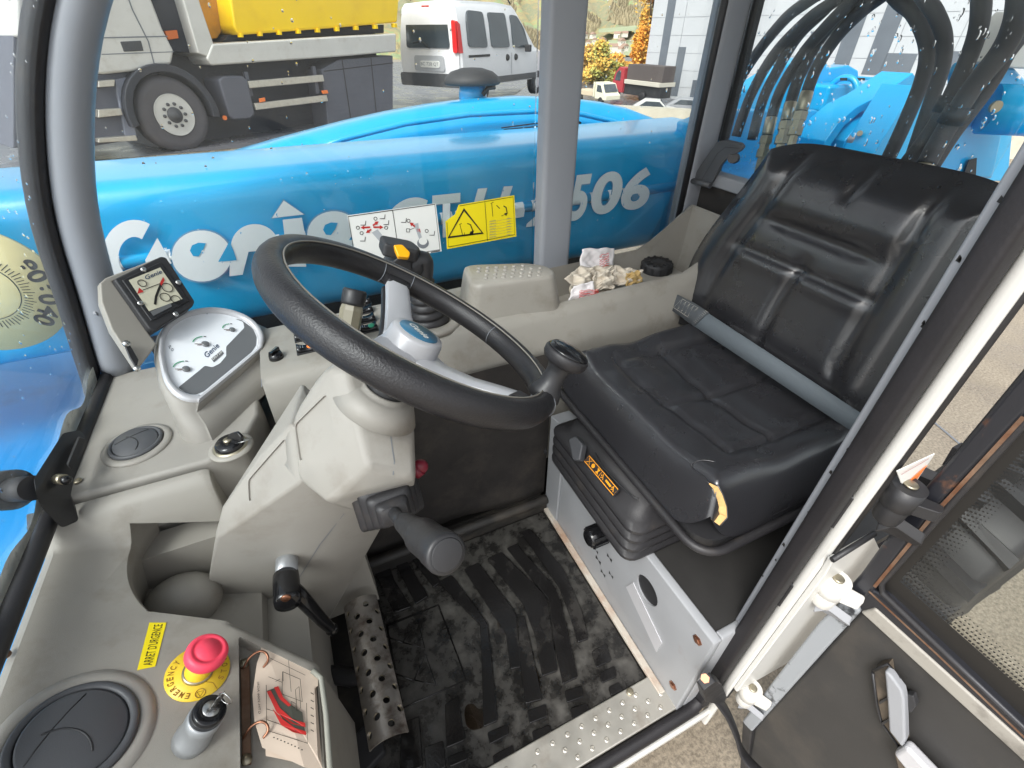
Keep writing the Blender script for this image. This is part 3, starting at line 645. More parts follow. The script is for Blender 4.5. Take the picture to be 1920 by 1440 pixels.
# ---------------- key switch
kw = thing('key_switch', 'silver and black key switch with a small key near the stop button', 'key switch', SP(358, 1388))
kc = WP[kw]; kax = (BNX + SX * .12 + SY * .06).normalized()
MB().lathe([(.0195, 0), (.0192, .010), (.0178, .014), (.0178, .030), (.0183, .031), (.0183, .042), (.0170, .043)], kc, kax, 36).build('barrel', M['castsilver'], kw)
MB().lathe([(.0170, .042), (.0170, .052), (.0160, .0542), (.0095, .0542), (.0001, .053)], kc, kax, 36).build('head', M['gloss'], kw)
MB().lathe([(.0088, .0542), (.0084, .0555), (.0001, .0555)], kc, kax, 24).build('plug', M['steel'], kw)
kt = kc + kax * .0555
MB().prism(rpoly([kt - SX * .001, kt + SX * .004 + SN * .018, kt + SX * .012 + SN * .017 + SY * .006, kt + SX * .009 + SY * .004], .003), SY * .0016).build('key', M['steel'], kw, bevel=.0004)
MB().torus(kt + SX * .012 + SN * .012 + SY * .001, (SX + SY).normalized(), .008, .0006, 24, 6).build('key_ring', M['steel'], kw)
# ---------------- yellow sticker
stk = [(280, 1168), (312, 1168), (291, 1250), (257, 1257)]
ar = MB().prism([SP(u, v, .0004) for u, v in stk], SN * .0004).build('warning_sticker', M['yellow']); tag(ar, 'yellow ARRET D\'URGENCE sticker on the beige dashboard shelf', 'sticker')
text("ARRET D'URGENCE", SP(285, 1248, .0012), SP(305, 1171, .0012), SP(267, 1250, .0012), M['ink'], parent=ar)

# ---------------- operator's card booklet on two rings
bk = thing('manual_booklet', 'worn card booklet with load chart held by two copper rings', 'booklet', SP(530, 1340, -.018))
def bpt(u, v, k=0):
    p = SP(u, v, -.002); s_ = (p - SP(480, 1300)).dot(SX); return p + SN * (.005 * sin(s_ * 40) - .001 + k)
def quadgrid(a, b, c, d, k, nu=8, nv=8, jag=0.0):
    def fn(s, t):
        u = (a[0] * (1 - s) + b[0] * s) * (1 - t) + (d[0] * (1 - s) + c[0] * s) * t; v = (a[1] * (1 - s) + b[1] * s) * (1 - t) + (d[1] * (1 - s) + c[1] * s) * t
        return bpt(u, v, k)
    return fn
MB().grid(quadgrid((491, 1196), (594, 1262), (606, 1440), (500, 1412), -.006), 8, 8).build('back_page', M['cream'], bk)
pgo = [(492, 1200), (586, 1256), (588, 1266), (597, 1268), (597, 1284), (590, 1288), (596, 1420), (608, 1446), (570, 1440), (492, 1400), (478, 1350), (474, 1300), (482, 1242), (488, 1226)]
pg = MB().add([bpt(*p) for p in pgo] + [bpt(540, 1330)], [(i, (i + 1) % len(pgo), len(pgo)) for i in range(len(pgo))]).build('page', M['cream'], bk)
def bp2(l, k=.0012): return [bpt(u, v, k) for u, v in l]
MB().poly(bp2([(500, 1296), (520, 1290), (529, 1310), (544, 1324), (566, 1338), (572, 1380), (552, 1372), (530, 1352), (510, 1318)], .0016)).build('chart_shade', mat('dark_green_ink', (70, 70, 62), .5), pg)
MB().poly(bp2([(500, 1298), (507, 1296), (524, 1330), (548, 1352), (571, 1358), (572, 1366), (545, 1360), (518, 1338)], .0020)).poly(bp2([(510, 1330), (530, 1352), (552, 1368), (573, 1374), (573, 1381), (548, 1376), (526, 1362)], .0020)).poly(bp2([(513, 1291), (521, 1289), (530, 1310), (545, 1325), (540, 1328), (524, 1314)], .0020)).build('chart_band', M['inkred'], pg)
ln_ = MB()
for a in ([(499, 1285), (500, 1370), (576, 1396), (574, 1320)], [(500, 1330), (515, 1336)], [(529, 1262), (562, 1276), (566, 1318), (528, 1304), (529, 1262)], [(500, 1350), (574, 1378)], [(530, 1262), (530, 1280)], [(516, 1280), (524, 1276)]):
    ln_.ribbon(bp2(a, .0018), .0006, SN)
for i_ in range(9): ln_.ribbon(bp2([(512 + i_ * 6.5, 1384 + i_ * 3), (514.5 + i_ * 6.5, 1385 + i_ * 3)], .0018), .0012, SN)
for i_ in range(6): ln_.ribbon(bp2([(582, 1300 + i_ * 14), (588, 1303 + i_ * 14)], .0018), .0009, SN)
for a in ([(540, 1240), (545, 1300)], [(505, 1235), (572, 1268)], [(560, 1290), (563, 1330), (556, 1336), (553, 1296), (560, 1290)], [(545, 1318), (553, 1322), (553, 1330), (545, 1326), (545, 1318)], [(503, 1270), (528, 1282)]): ln_.ribbon(bp2(a, .0018), .0005, SN)
ln_.build('chart_line', M['ink'], pg)
text('GTH-2506 AGRI', bpt(485, 1338, .0016), bpt(482, 1278, .0016), bpt(489, 1338, .0016), M['ink'], parent=pg)
MB().prism([SP(u, v, -.018) for u, v in ((453, 1225), (471, 1232), (475, 1420), (458, 1424))], SN * .003).build('spine_bar', M['rust'], bk, bevel=.001)
for u, v in ((461, 1232), (465, 1413)): MB().lathe([(.006, 0), (.006, .002), (.0001, .003)], SP(u, v, -.015), SN, n=14).build('screw', M['zinc'], bk)
for v in (1236, 1368):
    q = [SP(458, v + 6, -.014), SP(470, v - 6, -.002), SP(486, v - 10, .006), SP(498, v - 6, .006), SP(502, v + 4, .003), SP(494, v + 14, -.002)]
    MB().tube(spline(q, 4), .0016, 8).build('ring', M['copper'], bk)
# ---------------- windscreen latch (black arm with round foot through the glass)
la = thing('windscreen_latch', 'black plastic windscreen latch arm bolted at the pane foot', 'latch', P(110, 960, z=.48))
arm = [P(62, 900, x=-.405), P(118, 812, x=-.405), P(150, 806, x=-.40), P(160, 818, x=-.395), P(138, 870, x=-.395), P(128, 915, x=-.39), P(145, 958, x=-.39), P(112, 972, x=-.40), P(72, 930, x=-.405)]
MB().prism(rpoly(arm, .006), (.004, -.016, -.004)).build('arm', M['black'], la, bevel=.003)
MB().prism(rpoly([P(u, v, x=-.388) for u, v in ((158, 822), (132, 880), (124, 870), (146, 818))], .003), (.003, -.004, 0)).build('arm_flange', M['blackm'], la, bevel=.0015)
MB().cyl(P(62, 915, x=-.41), P(22, 918, x=-.445), .0165, 24).build('stem', M['blackm'], la)
MB().cyl(P(26, 918, x=-.442), P(2, 920, x=-.462), .027, 28).build('foot', M['rubber'], la)
MB().cyl(P(108, 898, x=-.392), P(120, 899, x=-.380), .007, 14).build('nut', M['zinc'], la)
MB().ball(P(124, 900, x=-.378), .0065, 12, 8).build('bolt_cap', M['gloss'], la)
MB().prism(rpoly([P(u, v, z=.485) for u, v in ((60, 975), (100, 968), (112, 985), (104, 1003), (62, 1003))], .004), (0, 0, .014)).build('striker', M['black'], la, bevel=.003)
MB().lathe([(.006, 0), (.0055, .0015), (.0001, .002)], P(80, 975, z=.4995), n=14).build('screw', M['steel'], la)
MB().prism(rpoly([P(u, v, z=.473) for u, v in ((57, 995), (108, 1000), (140, 985), (135, 960), (108, 1012), (62, 1012))], .003), (0, 0, .010)).build('striker_base', M['blackm'], la, bevel=.002)
# ================================================================ SIDE CONSOLE along the right-hand windows
con = thing('side_console', 'beige side console running under the windows beside the seat', 'console', (.4, .86, .3))
def ztop(x): return .572 + .022 * max(0, min(1, (x + .15) / 1.0)) + .095 * max(0, min(1, (x - .80) / .15)) ** 1.3
secs = []
xs = [-.130, -.115, 0, .15, .3, .45, .55, .65, .75, .80, .84, .88, .92, .955]
for x in xs:
    z = ztop(x); zh = z - .075 - .01 * max(0, min(1, x)) 
    ov = .0 if x > .2 else 0
    secs.append([(x, .742, .15), (x, .735, zh - .02), (x, .735, zh), (x, .742, zh + .03), (x, .750, z - .022), (x, .757, z - .008), (x, .770, z)] + [(x, .80 + .03 * i, z) for i in range(5)] + [(x, .945, z), (x, .955, z - .006), (x, .96, z - .02), (x, .96, .15)])
body = MB().loft(secs).build('console_body', M['beige2'], con, ang=50)
# open tray and filler pocket
tray = MB().loft([[V((x, y, z)) for x, y, z in rp] for rp in [
    [(.485, .785, .50), (.90, .785, .515), (.93, .80, .515), (.93, .93, .515), (.90, .945, .515), (.485, .945, .50)],
    [(.475, .778, .55), (.905, .778, .565), (.942, .795, .565), (.942, .935, .565), (.905, .948, .565), (.475, .948, .55)],
    [(.465, .775, .64), (.91, .775, .70), (.952, .79, .70), (.952, .94, .70), (.91, .951, .70), (.465, .951, .64)]]], smooth=False)
boolean(body, tray)
MB().prism(rpoly([(.66, .80, .505), (.90, .80, .512), (.90, .935, .512), (.66, .935, .505)], .03), (0, 0, .028)).build('filler_base', M['beiged'], con, bevel=.006)
cpc = P(1232, 497, z=.553)
cap = thing('filler_cap', 'black ribbed round filler cap in the console pocket beside the rag', 'cap', (cpc.x, cpc.y, .535))
MB().lathe([(.040, 0), (.041, .004), (.041, .022), (.038, .027), (.018, .028), (.016, .0265), (.0001, .0265)], WP[cap], n=48).build('cap_body', M['blackm'], cap)
rb_ = MB()
for i in range(12):
    a = 2 * pi * i / 12 + .1; rb_.box(WP[cap] + V((cos(a) * .028, sin(a) * .028, .0285)), (.018, .0055, .003), Matrix.Rotation(a, 3, 'Z'))
    rb_.box(WP[cap] + V((cos(a) * .0405, sin(a) * .0405, .013)), (.004, .007, .018), Matrix.Rotation(a, 3, 'Z'))
rb_.build('rib', M['black'], cap)
text('OIL', WP[cap] + V((-.009, -.005, .0272)), WP[cap] + V((.009, -.005, .0272)), WP[cap] + V((-.009, .003, .0272)), M['inkgrey'], parent=cap) if False else None
# studded foot step moulded on the console
top = [P(u, v, z=.655) for u, v in ((872, 500), (884, 531), (900, 535), (1034, 517), (1038, 508), (1020, 498), (985, 494), (890, 497))]
cx_ = sum(p.x for p in top) / 8; cy_ = sum(p.y for p in top) / 8
def rs(k, z, dy=0): return [V((cx_ + (p.x - cx_) * k, cy_ + (p.y - cy_) * k + dy, z)) for p in rpoly(top, .012, 4)]
step = MB().loft([rs(1.24, .57), rs(1.20, .585), rs(1.08, .638), rs(1.055, .648), rs(1.02, .654), rs(.97, .656)]).build('foot_step', M['beige2'], con, ang=55)
sm_ = MB().ball((0, 0, 0), .0045, 12, 6, (1, 1, .6)).mesh('bump', V((0, 0, 0)), M['beige'], None)
for r in range(5):
    for i in range(9):
        u = 898 + i * 16.5 + r * 7 - (r % 2) * 8; v = 503 + r * 6.2 - (i * .9)
        if v > 530 - (u - 890) * .11 or u > 1026 or (u > 985 and v < 499): continue
        p = P(u, v, z=.656); o = bpy.data.objects.new('bump', sm_); COL.objects.link(o); o.parent = step; o.location = p - WP[step]
# switch panel seams, rocker switches and rotary knob
sp = MB().ribbon([(-.13, .742, .5700), (-.13, .952, .5735)], .0012, (0, 0, 1))
sp.ribbon([P(720, 565, z=.5745), P(738, 615, z=.5745)], .0013, (0, 0, 1))
sp.build('panel_seam', M['inkgrey'], con)
def rocker(u, v, lens=None, w=.034, d=.020):
    c = P(u, v, z=.573); c.z = ztop(c.x) + .001
    b = MB().box(c, (w + .004, d + .003, .004)).build('switch', M['black'], con, bevel=.001)
    k = MB().loft([[c + V((sx * w / 2, -d / 2 * s_, .002)), c + V((sx * w / 2, -d / 2 * s_, .007 + .005 * abs(t) + .003 * t))][::1] if False else
                   [c + V((t * w / 2, -d / 2, .001)), c + V((t * w / 2, d / 2, .001)), c + V((t * w / 2, d / 2, .006 + .006 * t * t)), c + V((t * w / 2, -d / 2, .006 + .006 * t * t))] for t in (-1, -.6, -.2, .2, .6, 1) for s_ in (1,) for sx in (1,)]).build('rocker', M['gloss'], b)
    q = c + V((-w * .30, 0, .0105))
    MB().ribbon([q + V((-.004, -.005, 0)), q + V((-.004, .005, 0))], .001, (0, 0, 1)).ribbon([q + V((0, -.005, -.0005)), q + V((0, .005, -.0005))], .001, (0, 0, 1)).ribbon([q + V((.004, -.005, -.001)), q + V((.004, .005, -.001))], .001, (0, 0, 1)).build('symbol', M['inkgrey'], b)
    if lens: MB().ball(c + V((w * .22, 0, .0075)), .0065, 14, 8, (1.1, 1.2, .6)).build('lens', M[lens], b)
for u, v, l in ((568, 615, None), (572, 635, None), (577, 658, 'orange'), (684, 588, None), (688, 605, None), (692, 622, 'greenlens'), (570, 597, None), (680, 573, None)): rocker(u, v, l)
kc = P(519, 672, z=.572)
MB().lathe([(.013, 0), (.0125, .006), (.011, .012), (.0001, .0125)], kc, n=24).box(kc + V((0, 0, .015)), (.022, .006, .008), Matrix.Rotation(.9, 3, 'Z')).build('rotary_knob', M['gloss'], con)
MB().ribbon([kc + V((-.006, -.006, .0195)), kc + V((.006, .007, .0195))], .0022, (0, 0, 1)).build('knob_pointer', M['zinc'], con)
# joystick plinth with hollow
jc = P(806, 606, z=.574); jc.z = ztop(jc.x)
MB().lathe([(.068, -.002), (.066, .006), (.062, .0085), (.048, .009), (.0455, .004), (.0445, -.01)], jc, n=48).build('joystick_plinth', M['beige'], con)
# ---------------- joystick
jo = thing('joystick', 'black joystick with bellows and yellow thumb switch behind the wheel', 'joystick', jc)
prof_ = [(.042, -.006)]
for i in range(5):
    z0 = .002 + i * .016; r0 = .040 - i * .0035
    prof_ += [(r0, z0), (r0 + .001, z0 + .005), (r0 - .004, z0 + .011), (r0 - .006, z0 + .013)]
prof_ += [(.024, .086), (.018, .092), (.014, .10)]
MB().lathe(prof_, jc, (-.05, .02, 1), 36).build('bellows', M['rubber'], jo)
gp = P(752, 492, y=jc.y + .005)
a0 = jc + V((0, 0, .09)); path = spline([a0, a0 * .55 + gp * .45 + V((.018, 0, .02)), gp + V((.012, 0, -.012)), gp + V((-.012, 0, .018))], 6)
MB().tube(path, [.015 + .010 * min(1, i / 12) for i in range(len(path))], 18).build('grip', M['black'], jo)
MB().prism(rpoly([gp + V(p) for p in ((-.036, -.024, .026), (.022, -.026, .004), (.032, -.002, .000), (.022, .022, .008), (-.034, .022, .028))], .008), (.008, 0, .022)).build('grip_head', M['blackm'], jo, bevel=.005)
ty = P(752, 478, y=jc.y - .022)
MB().prism(rpoly([PP(u, v, ty, (.2, -.7, .7)) for u, v in ((736, 464), (752, 463), (767, 478), (765, 488), (745, 486))], .003), V((.05, -.25, .25)) * .03).build('thumb_switch', M['orangepl'], jo, bevel=.002)
# ---------------- rag / work gloves in the tray
rg = thing('rag', 'crumpled off-white work gloves with red print stuffed in the console tray', 'gloves', P(1115, 540, z=.51))
rnd = random.Random(3)
def sheet(px, mt, amp, seed, th=.003):
    r = random.Random(seed); ph = [r.random() * 6 for _ in range(8)]
    a, b, c, d = [P(u, v, y=y) for u, v, y in px]
    def fn(s, t):
        p = (a * (1 - s) + b * s) * (1 - t) + (d * (1 - s) + c * s) * t
        w = sin(s * 9 + ph[0] + 2 * t) * .5 + sin(t * 11 + ph[1] - 3 * s) * .4 + sin((s + t) * 17 + ph[2]) * .28 + sin((s * 1.6 - t) * 23 + ph[3]) * .15
        e = .35 + .65 * min(1, 6 * min(s, 1 - s, t, 1 - t))
        return p + V((.25 * cos(7 * s + ph[4]), -.75, .6)) * amp * w * e + V((sin(13 * t + ph[5]), 0, cos(12 * s + ph[6]))) * amp * .25
    o = MB().grid(fn, 22, 22).build('cloth', mt, rg)
    m = o.modifiers.new('t', 'SOLIDIFY'); m.thickness = th
    return o
clo = mat('off_white_cotton', (206, 196, 180), .9, var=.08, vscale=25, bump=.4, bscale=700, dirt=(140, 112, 70), dscale=22, damt=.4, dlo=.58, dhi=.75)
pap = mat('white_glossy_card', (224, 220, 220), .45, var=.03)
sheet([(1085, 520, .86), (1150, 535, .88), (1152, 465, .91), (1092, 466, .90)], pap, .006, 1)
sheet([(1066, 566, .80), (1150, 548, .82), (1158, 494, .88), (1072, 515, .87)], clo, .012, 2)
sheet([(1062, 523, .815), (1120, 548, .80), (1150, 500, .85), (1090, 500, .865)], clo, .014, 5)
sheet([(1104, 545, .80), (1152, 540, .81), (1150, 505, .83), (1118, 510, .83)], clo, .012, 8)
sheet([(1150, 535, .83), (1200, 530, .82), (1203, 505, .85), (1155, 500, .86)], clo, .012, 9)
sheet([(1176, 536, .815), (1206, 528, .82), (1198, 508, .84), (1176, 512, .835)], mat('stained_cotton', (186, 158, 104), .85, var=.2, vscale=40), .008, 11)
sheet([(1066, 568, .785), (1118, 560, .79), (1112, 528, .80), (1076, 536, .80)], pap, .004, 12)
pr = MB(); r = random.Random(4)
for (u0, v0, w, h, y) in ((1086, 547, 36, 16, .778), (1124, 480, 18, 26, .868)):
    for k_ in range(7):
        v = v0 + h * k_ / 7; pr.ribbon([P(u0 + w * t / 8, v - 5 * t / 8 + r.uniform(-1.5, 1.5), y=y) for t in range(9)], .0012, (0, -.8, .6))
pr.build('red_print', M['inkred'], rg)
# ---------------- decals on the side pane
dn = V((0, -1, 0))
def DP(u, v, o=.0012): return P(u, v, y=.9995 - o)
def dec(name, label, outline, mt): 
    d = MB().prism([DP(u, v, 0) for u, v in outline], (0, -.0006, 0)).build(name, mt); return tag(d, label, 'sticker')
def dpoly(mb, pts): return mb.poly([DP(u, v) for u, v in pts])
def dline(mb, pts, w=.0015, close=False): return mb.ribbon([DP(u, v) for u, v in pts], w, dn, close)
w1 = dec('control_sticker', 'white sticker of red arrows and joystick drawings on the side window', [(651, 404), (817, 381), (828, 471), (700, 492), (668, 480)], M['paper'])
b = MB(); dline(b, [(653, 406), (815, 383), (825, 468), (702, 488), (664, 474)], .0012, True); dline(b, [(736, 394), (748, 476)], .0012)
def sq(b, u, v): dline(b, [(u - 5, v + 4), (u + 4, v + 4), (u + 5, v - 4)], .0013)
for u, v in ((681, 418), (717, 406), (724, 417), (680, 448), (757, 413), (810, 437)): sq(b, u, v)
def circ(b, u, v, r, w=.0012): dline(b, [(u + r * cos(k * pi / 7), v + r * sin(k * pi / 7)) for k in range(14)], w, True)
for u, v in ((671, 427), (704, 410), (724, 427), (678, 437), (766, 414), (800, 433)): circ(b, u, v, 3)
dline(b, [(762, 429), (768, 429), (768, 435), (762, 435)], .001, True); dline(b, [(768, 431), (778, 427)], .001)
dline(b, [(808, 473), (825, 470)], .002)
b.build('outline', M['ink'], w1)
b = MB()
def arrow(b, a, c):
    dx, dy = c[0] - a[0], c[1] - a[1]; l = math.hypot(dx, dy); ux, uy = dx / l, dy / l; h = (c[0] - ux * 7, c[1] - uy * 7)
    dpoly(b, [(a[0] - uy * 1.6, a[1] + ux * 1.6), (h[0] - uy * 1.6, h[1] + ux * 1.6), (h[0] + uy * 1.6, h[1] - ux * 1.6), (a[0] + uy * 1.6, a[1] - ux * 1.6)][::-1])
    dpoly(b, [(h[0] - uy * 4, h[1] + ux * 4), c, (h[0] + uy * 4, h[1] - ux * 4)][::-1])
for a, c in (((694, 426), (676, 427)), ((699, 423), (710, 415)), ((700, 426), (719, 426)), ((696, 430), (686, 437)), ((778, 425), (768, 417)), ((782, 429), (789, 436))): arrow(b, a, c)
b.build('arrow', M['inkred'], w1)
b = MB(); dpoly(b, [(697, 436), (708, 430), (716, 440), (722, 455), (712, 453)]); GI = mat('pale_grey_ink', (176, 180, 184), .5); b.build('lever_drawing', GI, w1); b = MB(); dpoly(b, [(776, 420), (784, 418), (785, 428), (792, 448), (800, 450), (788, 454), (780, 432)])
b.build('lever_drawing', GI, w1)
b = MB(); dpoly(b, [(793 + 11 * cos(k * pi / 8), 456 + 10 * sin(k * pi / 8)) for k in range(16)]); b.build('boot_drawing', M['inkgrey'], w1)
b = MB(); b.poly([DP(793 + 8 * cos(k * pi / 8), 452 + 7 * sin(k * pi / 8), .0016) for k in range(16)]); b.build('boot_highlight', M['paper'], w1)
w2 = dec('warning_sticker', 'yellow tipping hazard sticker with black triangle on the side window', [(835, 415), (853, 402), (860, 384), (964, 366), (968, 443), (838, 467)], M['yellow'])
b = MB(); dline(b, [(841, 445), (870, 393), (905, 437)], .0042, True); b.build('triangle', M['ink'], w2)
b = MB(); dline(b, [(909, 377), (914, 452)], .001); dline(b, [(862, 386), (962, 369), (965, 440), (841, 463), (838, 417)], .001)
dline(b, [(862, 420), (868, 443)], .0012); dline(b, [(861, 421), (866, 419)], .0012); dline(b, [(876, 419), (882, 421), (887, 434), (882, 439)], .0022); dline(b, [(871, 442), (880, 440)], .0022)
dpoly(b, [(882, 434), (889, 432), (886, 441), (880, 440)]); dline(b, [(871, 436), (871, 443)], .0012)
dline(b, [(922, 382), (924, 406)], .0012); dline(b, [(920, 382), (925, 379)], .0012); dline(b, [(944, 386), (949, 389), (951, 400)], .0022); dpoly(b, [(945, 400), (952, 399), (949, 405)]); dline(b, [(940, 405), (947, 402)], .0012); dline(b, [(931, 385), (937, 391)], .0018)
b.build('pictogram', M['ink'], w2)
b = MB()
for k_ in range(7):
    v = 415 + k_ * 5; dline(b, [(918, v), (930, v - 2)], .0009); dline(b, [(950, v - 5), (957, v - 6)], .0009); dline(b, [(917, v + 2), (961, v - 6)], .0004)
b.build('table_text', M['inkgrey'], w2)
# ================================================================ STEERING COLUMN
colm = thing('steering_column', 'beige angular steering column cover below the wheel', 'steering column', (-.03, .5, 0))
nL = V((-.62, -.58, .53)).normalized(); dC = P(692, 875, y=.43)
def L_(u, v, o=0): return PP(u, v, dC, nL, o)
eCD = (L_(646, 695) - dC).normalized(); nF = V((.30, -.95, 0)); nF = (nF - eCD * nF.dot(eCD)).normalized()
def F_(u, v, o=0): return PP(u, v, dC, nF, o)
eDE = (L_(614, 944) - dC).normalized(); nB = V((.10, -.92, -.36)); nB = (nB - eDE * nB.dot(eDE)).normalized()
def B_(u, v, o=0): return PP(u, v, dC, nB, o)
faceL = [L_(u, v) for u, v in ((612, 690), (646, 692), (692, 875), (614, 944), (556, 897), (545, 785), (585, 722))]
faceF = [F_(u, v) for u, v in ((700, 690), (757, 745), (777, 805), (780, 897))]
faceB = [B_(u, v) for u, v in ((772, 950), (722, 975), (648, 956))]
bk_ = V((.02, .10, -.01))
def inlay(o, mp_, n_, px, dep=.003):
    q = rpoly([mp_(u, v, -dep) for u, v in px], .006, 3); boolean(o, MB().prism(q, n_ * .05))
def bevel(o, w, seg=4, lim=20):
    b_ = o.modifiers.new('b', 'BEVEL'); b_.width = w; b_.segments = seg; b_.limit_method = 'ANGLE'; b_.angle_limit = rad(lim); b_.harden_normals = True
    o.data.polygons.foreach_set('use_smooth', [True] * len(o.data.polygons)); o.data.set_sharp_from_angle(angle=rad(40))
def bake(o):
    dg = bpy.context.evaluated_depsgraph_get(); me_ = bpy.data.meshes.new_from_object(o.evaluated_get(dg)); o.modifiers.clear(); o.data = me_
hmb = MB().hull(faceL + faceF + faceB + [p + bk_ for p in faceF + faceB[:1]] + [faceL[0] + V((.03, .06, -.02)), faceL[5] + V((.06, .06, -.05))])
head = hmb.build('column_head', M['beige'], colm); hcast = caster(hmb)
bevel(head, .011); bake(head)
inlay(head, L_, nL, [(552, 797), (612, 738), (627, 821), (562, 866)])
# lower shell: its upper-left face lies just under the plane of the head's
def S_(u, v, o=0): return L_(u, v, -.004 + o)
up = [S_(u, v) for u, v in ((540, 795), (480, 858), (446, 908), (411, 953), (400, 1000), (404, 1012), (440, 985), (500, 938), (556, 908), (612, 850))]
near = [P(391, 1080, y=up[4].y + .02), P(391, 1150, y=up[4].y + .05), P(500, 1187, y=up[6].y + .08), P(612, 1172, y=up[7].y + .09), P(666, 1080, y=up[7].y + .06), P(728, 968, y=up[8].y + .05), P(640, 940, y=up[8].y + .01)]
lmb = MB().hull(up + near + [p + V((.02, .12, -.02)) for p in (up[0], near[1], near[3], near[5])])
low = lmb.build('column_shell', M['beige'], colm); lcast = caster(lmb)
bevel(low, .013); bake(low)
inlay(low, S_, nL, [(460, 902), (530, 822), (534, 868), (462, 944)])
def seam(cast, px, par, w=.0013):
    pts = [cast(u, v, .0007) for u, v in px]; pts = [p for p in pts if p[0] is not None]
    for a_, b2_ in zip(pts, pts[1:]):
        if (a_[0] - b2_[0]).length < .12: MB().ribbon([a_[0], b2_[0]], w, a_[1] + b2_[1]).build('cover_joint', M['inkgrey'], par)
seam(hcast, [(725, 772), (730, 800), (735, 840), (739, 865), (737, 890)], head)
seam(lcast, [(645, 962), (620, 995), (600, 1020), (575, 1060), (550, 1100), (525, 1140), (503, 1175)], low)
# rotary tilt knob + clamp lever
lh_ = lcast(540, 1052)[0] or P(540, 1052, y=.49); ly = lh_.y
lc_ = lh_
tl = thing('tilt_lever', 'black clamp lever on a silver stub at the column side', 'lever', lc_)
MB().cyl(lc_ + V((0, .02, .0)), P(537, 1078, y=ly - .035), .0165, 24).build('stub', M['castsilver'], tl)
e1 = P(539, 1122, y=ly - .075); e2 = P(622, 1180, y=ly - .065)
MB().lathe([(.0185, 0), (.0190, .01), (.0195, .045), (.018, .052), (.008, .053), (.0001, .053)], P(536, 1078, y=ly - .032), e1 - P(536, 1078, y=ly - .032), 24).build('hub', M['gloss'], tl)
MB().tube(spline([P(540, 1102, y=ly - .060), P(562, 1118, y=ly - .068), P(597, 1156, y=ly - .068), e2], 5), [.0145 - .006 * i / 15 for i in range(16)], 14).ball(e2, .0105, 14, 10).build('lever_arm', M['gloss'], tl)
MB().lathe([(.0075, 0), (.006, .002), (.0001, .002)], P(536, 1121, y=ly - .088), (0, -1, .1), 12).build('screw', M['copper'], tl)
# gear selector: boot + stalk
bo = thing('drive_selector', 'black selector stalk with stepped rubber boot below the steering wheel', 'lever', P(725, 930, y=.43))
b0 = B_(724, 926) + V((0, -.022, .014)); tip = P(838, 1040, y=b0.y - .18); mid_ = P(748, 972, y=b0.y - .065); ax_ = (V((.05, -.90, .34))).normalized()
u_ = ax_.cross(V((0, 0, 1))).normalized(); w_ = u_.cross(ax_)
bt = MB()
for i in range(4):
    s_ = .046 - i * .0080; c_ = b0 + ax_ * (-.006 + i * .0135)
    sq_ = lambda k, d: rpoly([c_ + ax_ * d + u_ * (a * k) + w_ * (b * k) for a, b in ((-1, -.8), (1, -.8), (1, .8), (-1, .8))], .008, 3)
    bt.loft([sq_(s_, 0), sq_(s_, .006), sq_(s_ * .93, .0095), sq_(s_ * .78, .0135)])
bt.build('boot', M['rubber'], bo, ang=45)
sx = (tip - mid_).normalized()
MB().tube([b0 + ax_ * .03, mid_ - sx * .005, mid_ + sx * .03], .0085, 16).build('stalk', M['black'], bo)
Lg = (tip - mid_).length
MB().lathe([(.010, .012), (.0125, .018), (.0135, .03), (.0165, Lg * .42), (.0200, Lg * .52), (.0205, Lg * .55), (.0205, Lg * .8), (.0215, Lg * .82), (.0222, Lg * .97), (.0212, Lg), (.018, Lg + .001), (.0001, Lg + .001)], mid_, sx, 36).build('grip', M['black'], bo)
MB().lathe([(.0178, Lg + .0012), (.0165, Lg + .0018), (.0001, Lg + .0018)], mid_, sx, 32).build('end_cap', M['blackm'], bo)
# red pull knob on the far side of the column
hy_ = faceF[3].y + .04
rk = thing('hazard_knob', 'dark red knob on the far side of the column', 'knob', P(786, 880, y=hy_))
MB().cyl(P(776, 885, y=hy_), P(787, 876, y=hy_), .012, 18).ball(P(787, 876, y=hy_), .0125, 14, 8, (1, .8, 1)).build('cap', M['redpl2'], rk)
# olive/black turn stalk standing left of the spoke
ts = thing('lamp_stalk', 'black and olive turn stalk standing upright behind the rim', 'lever', P(655, 610, y=.80))
q0, q1 = P(652, 622, y=.80), P(662, 566, y=.82)
MB().lathe([(.0185, 0), (.0205, .012), (.0205, .04), (.018, .052)], q0, q1 - q0, 8, smooth=False).build('collar', mat('olive_plastic', (128, 122, 104), .35), ts)
MB().lathe([(.0205, .050), (.0215, .055), (.0215, .075), (.019, .079), (.0001, .079)], q0, q1 - q0, 28).build('cap', M['black'], ts)
MB().cyl(q0 + V((-.03, .0, -.03)), q0, .016, 16).build('stem', M['black'], ts)

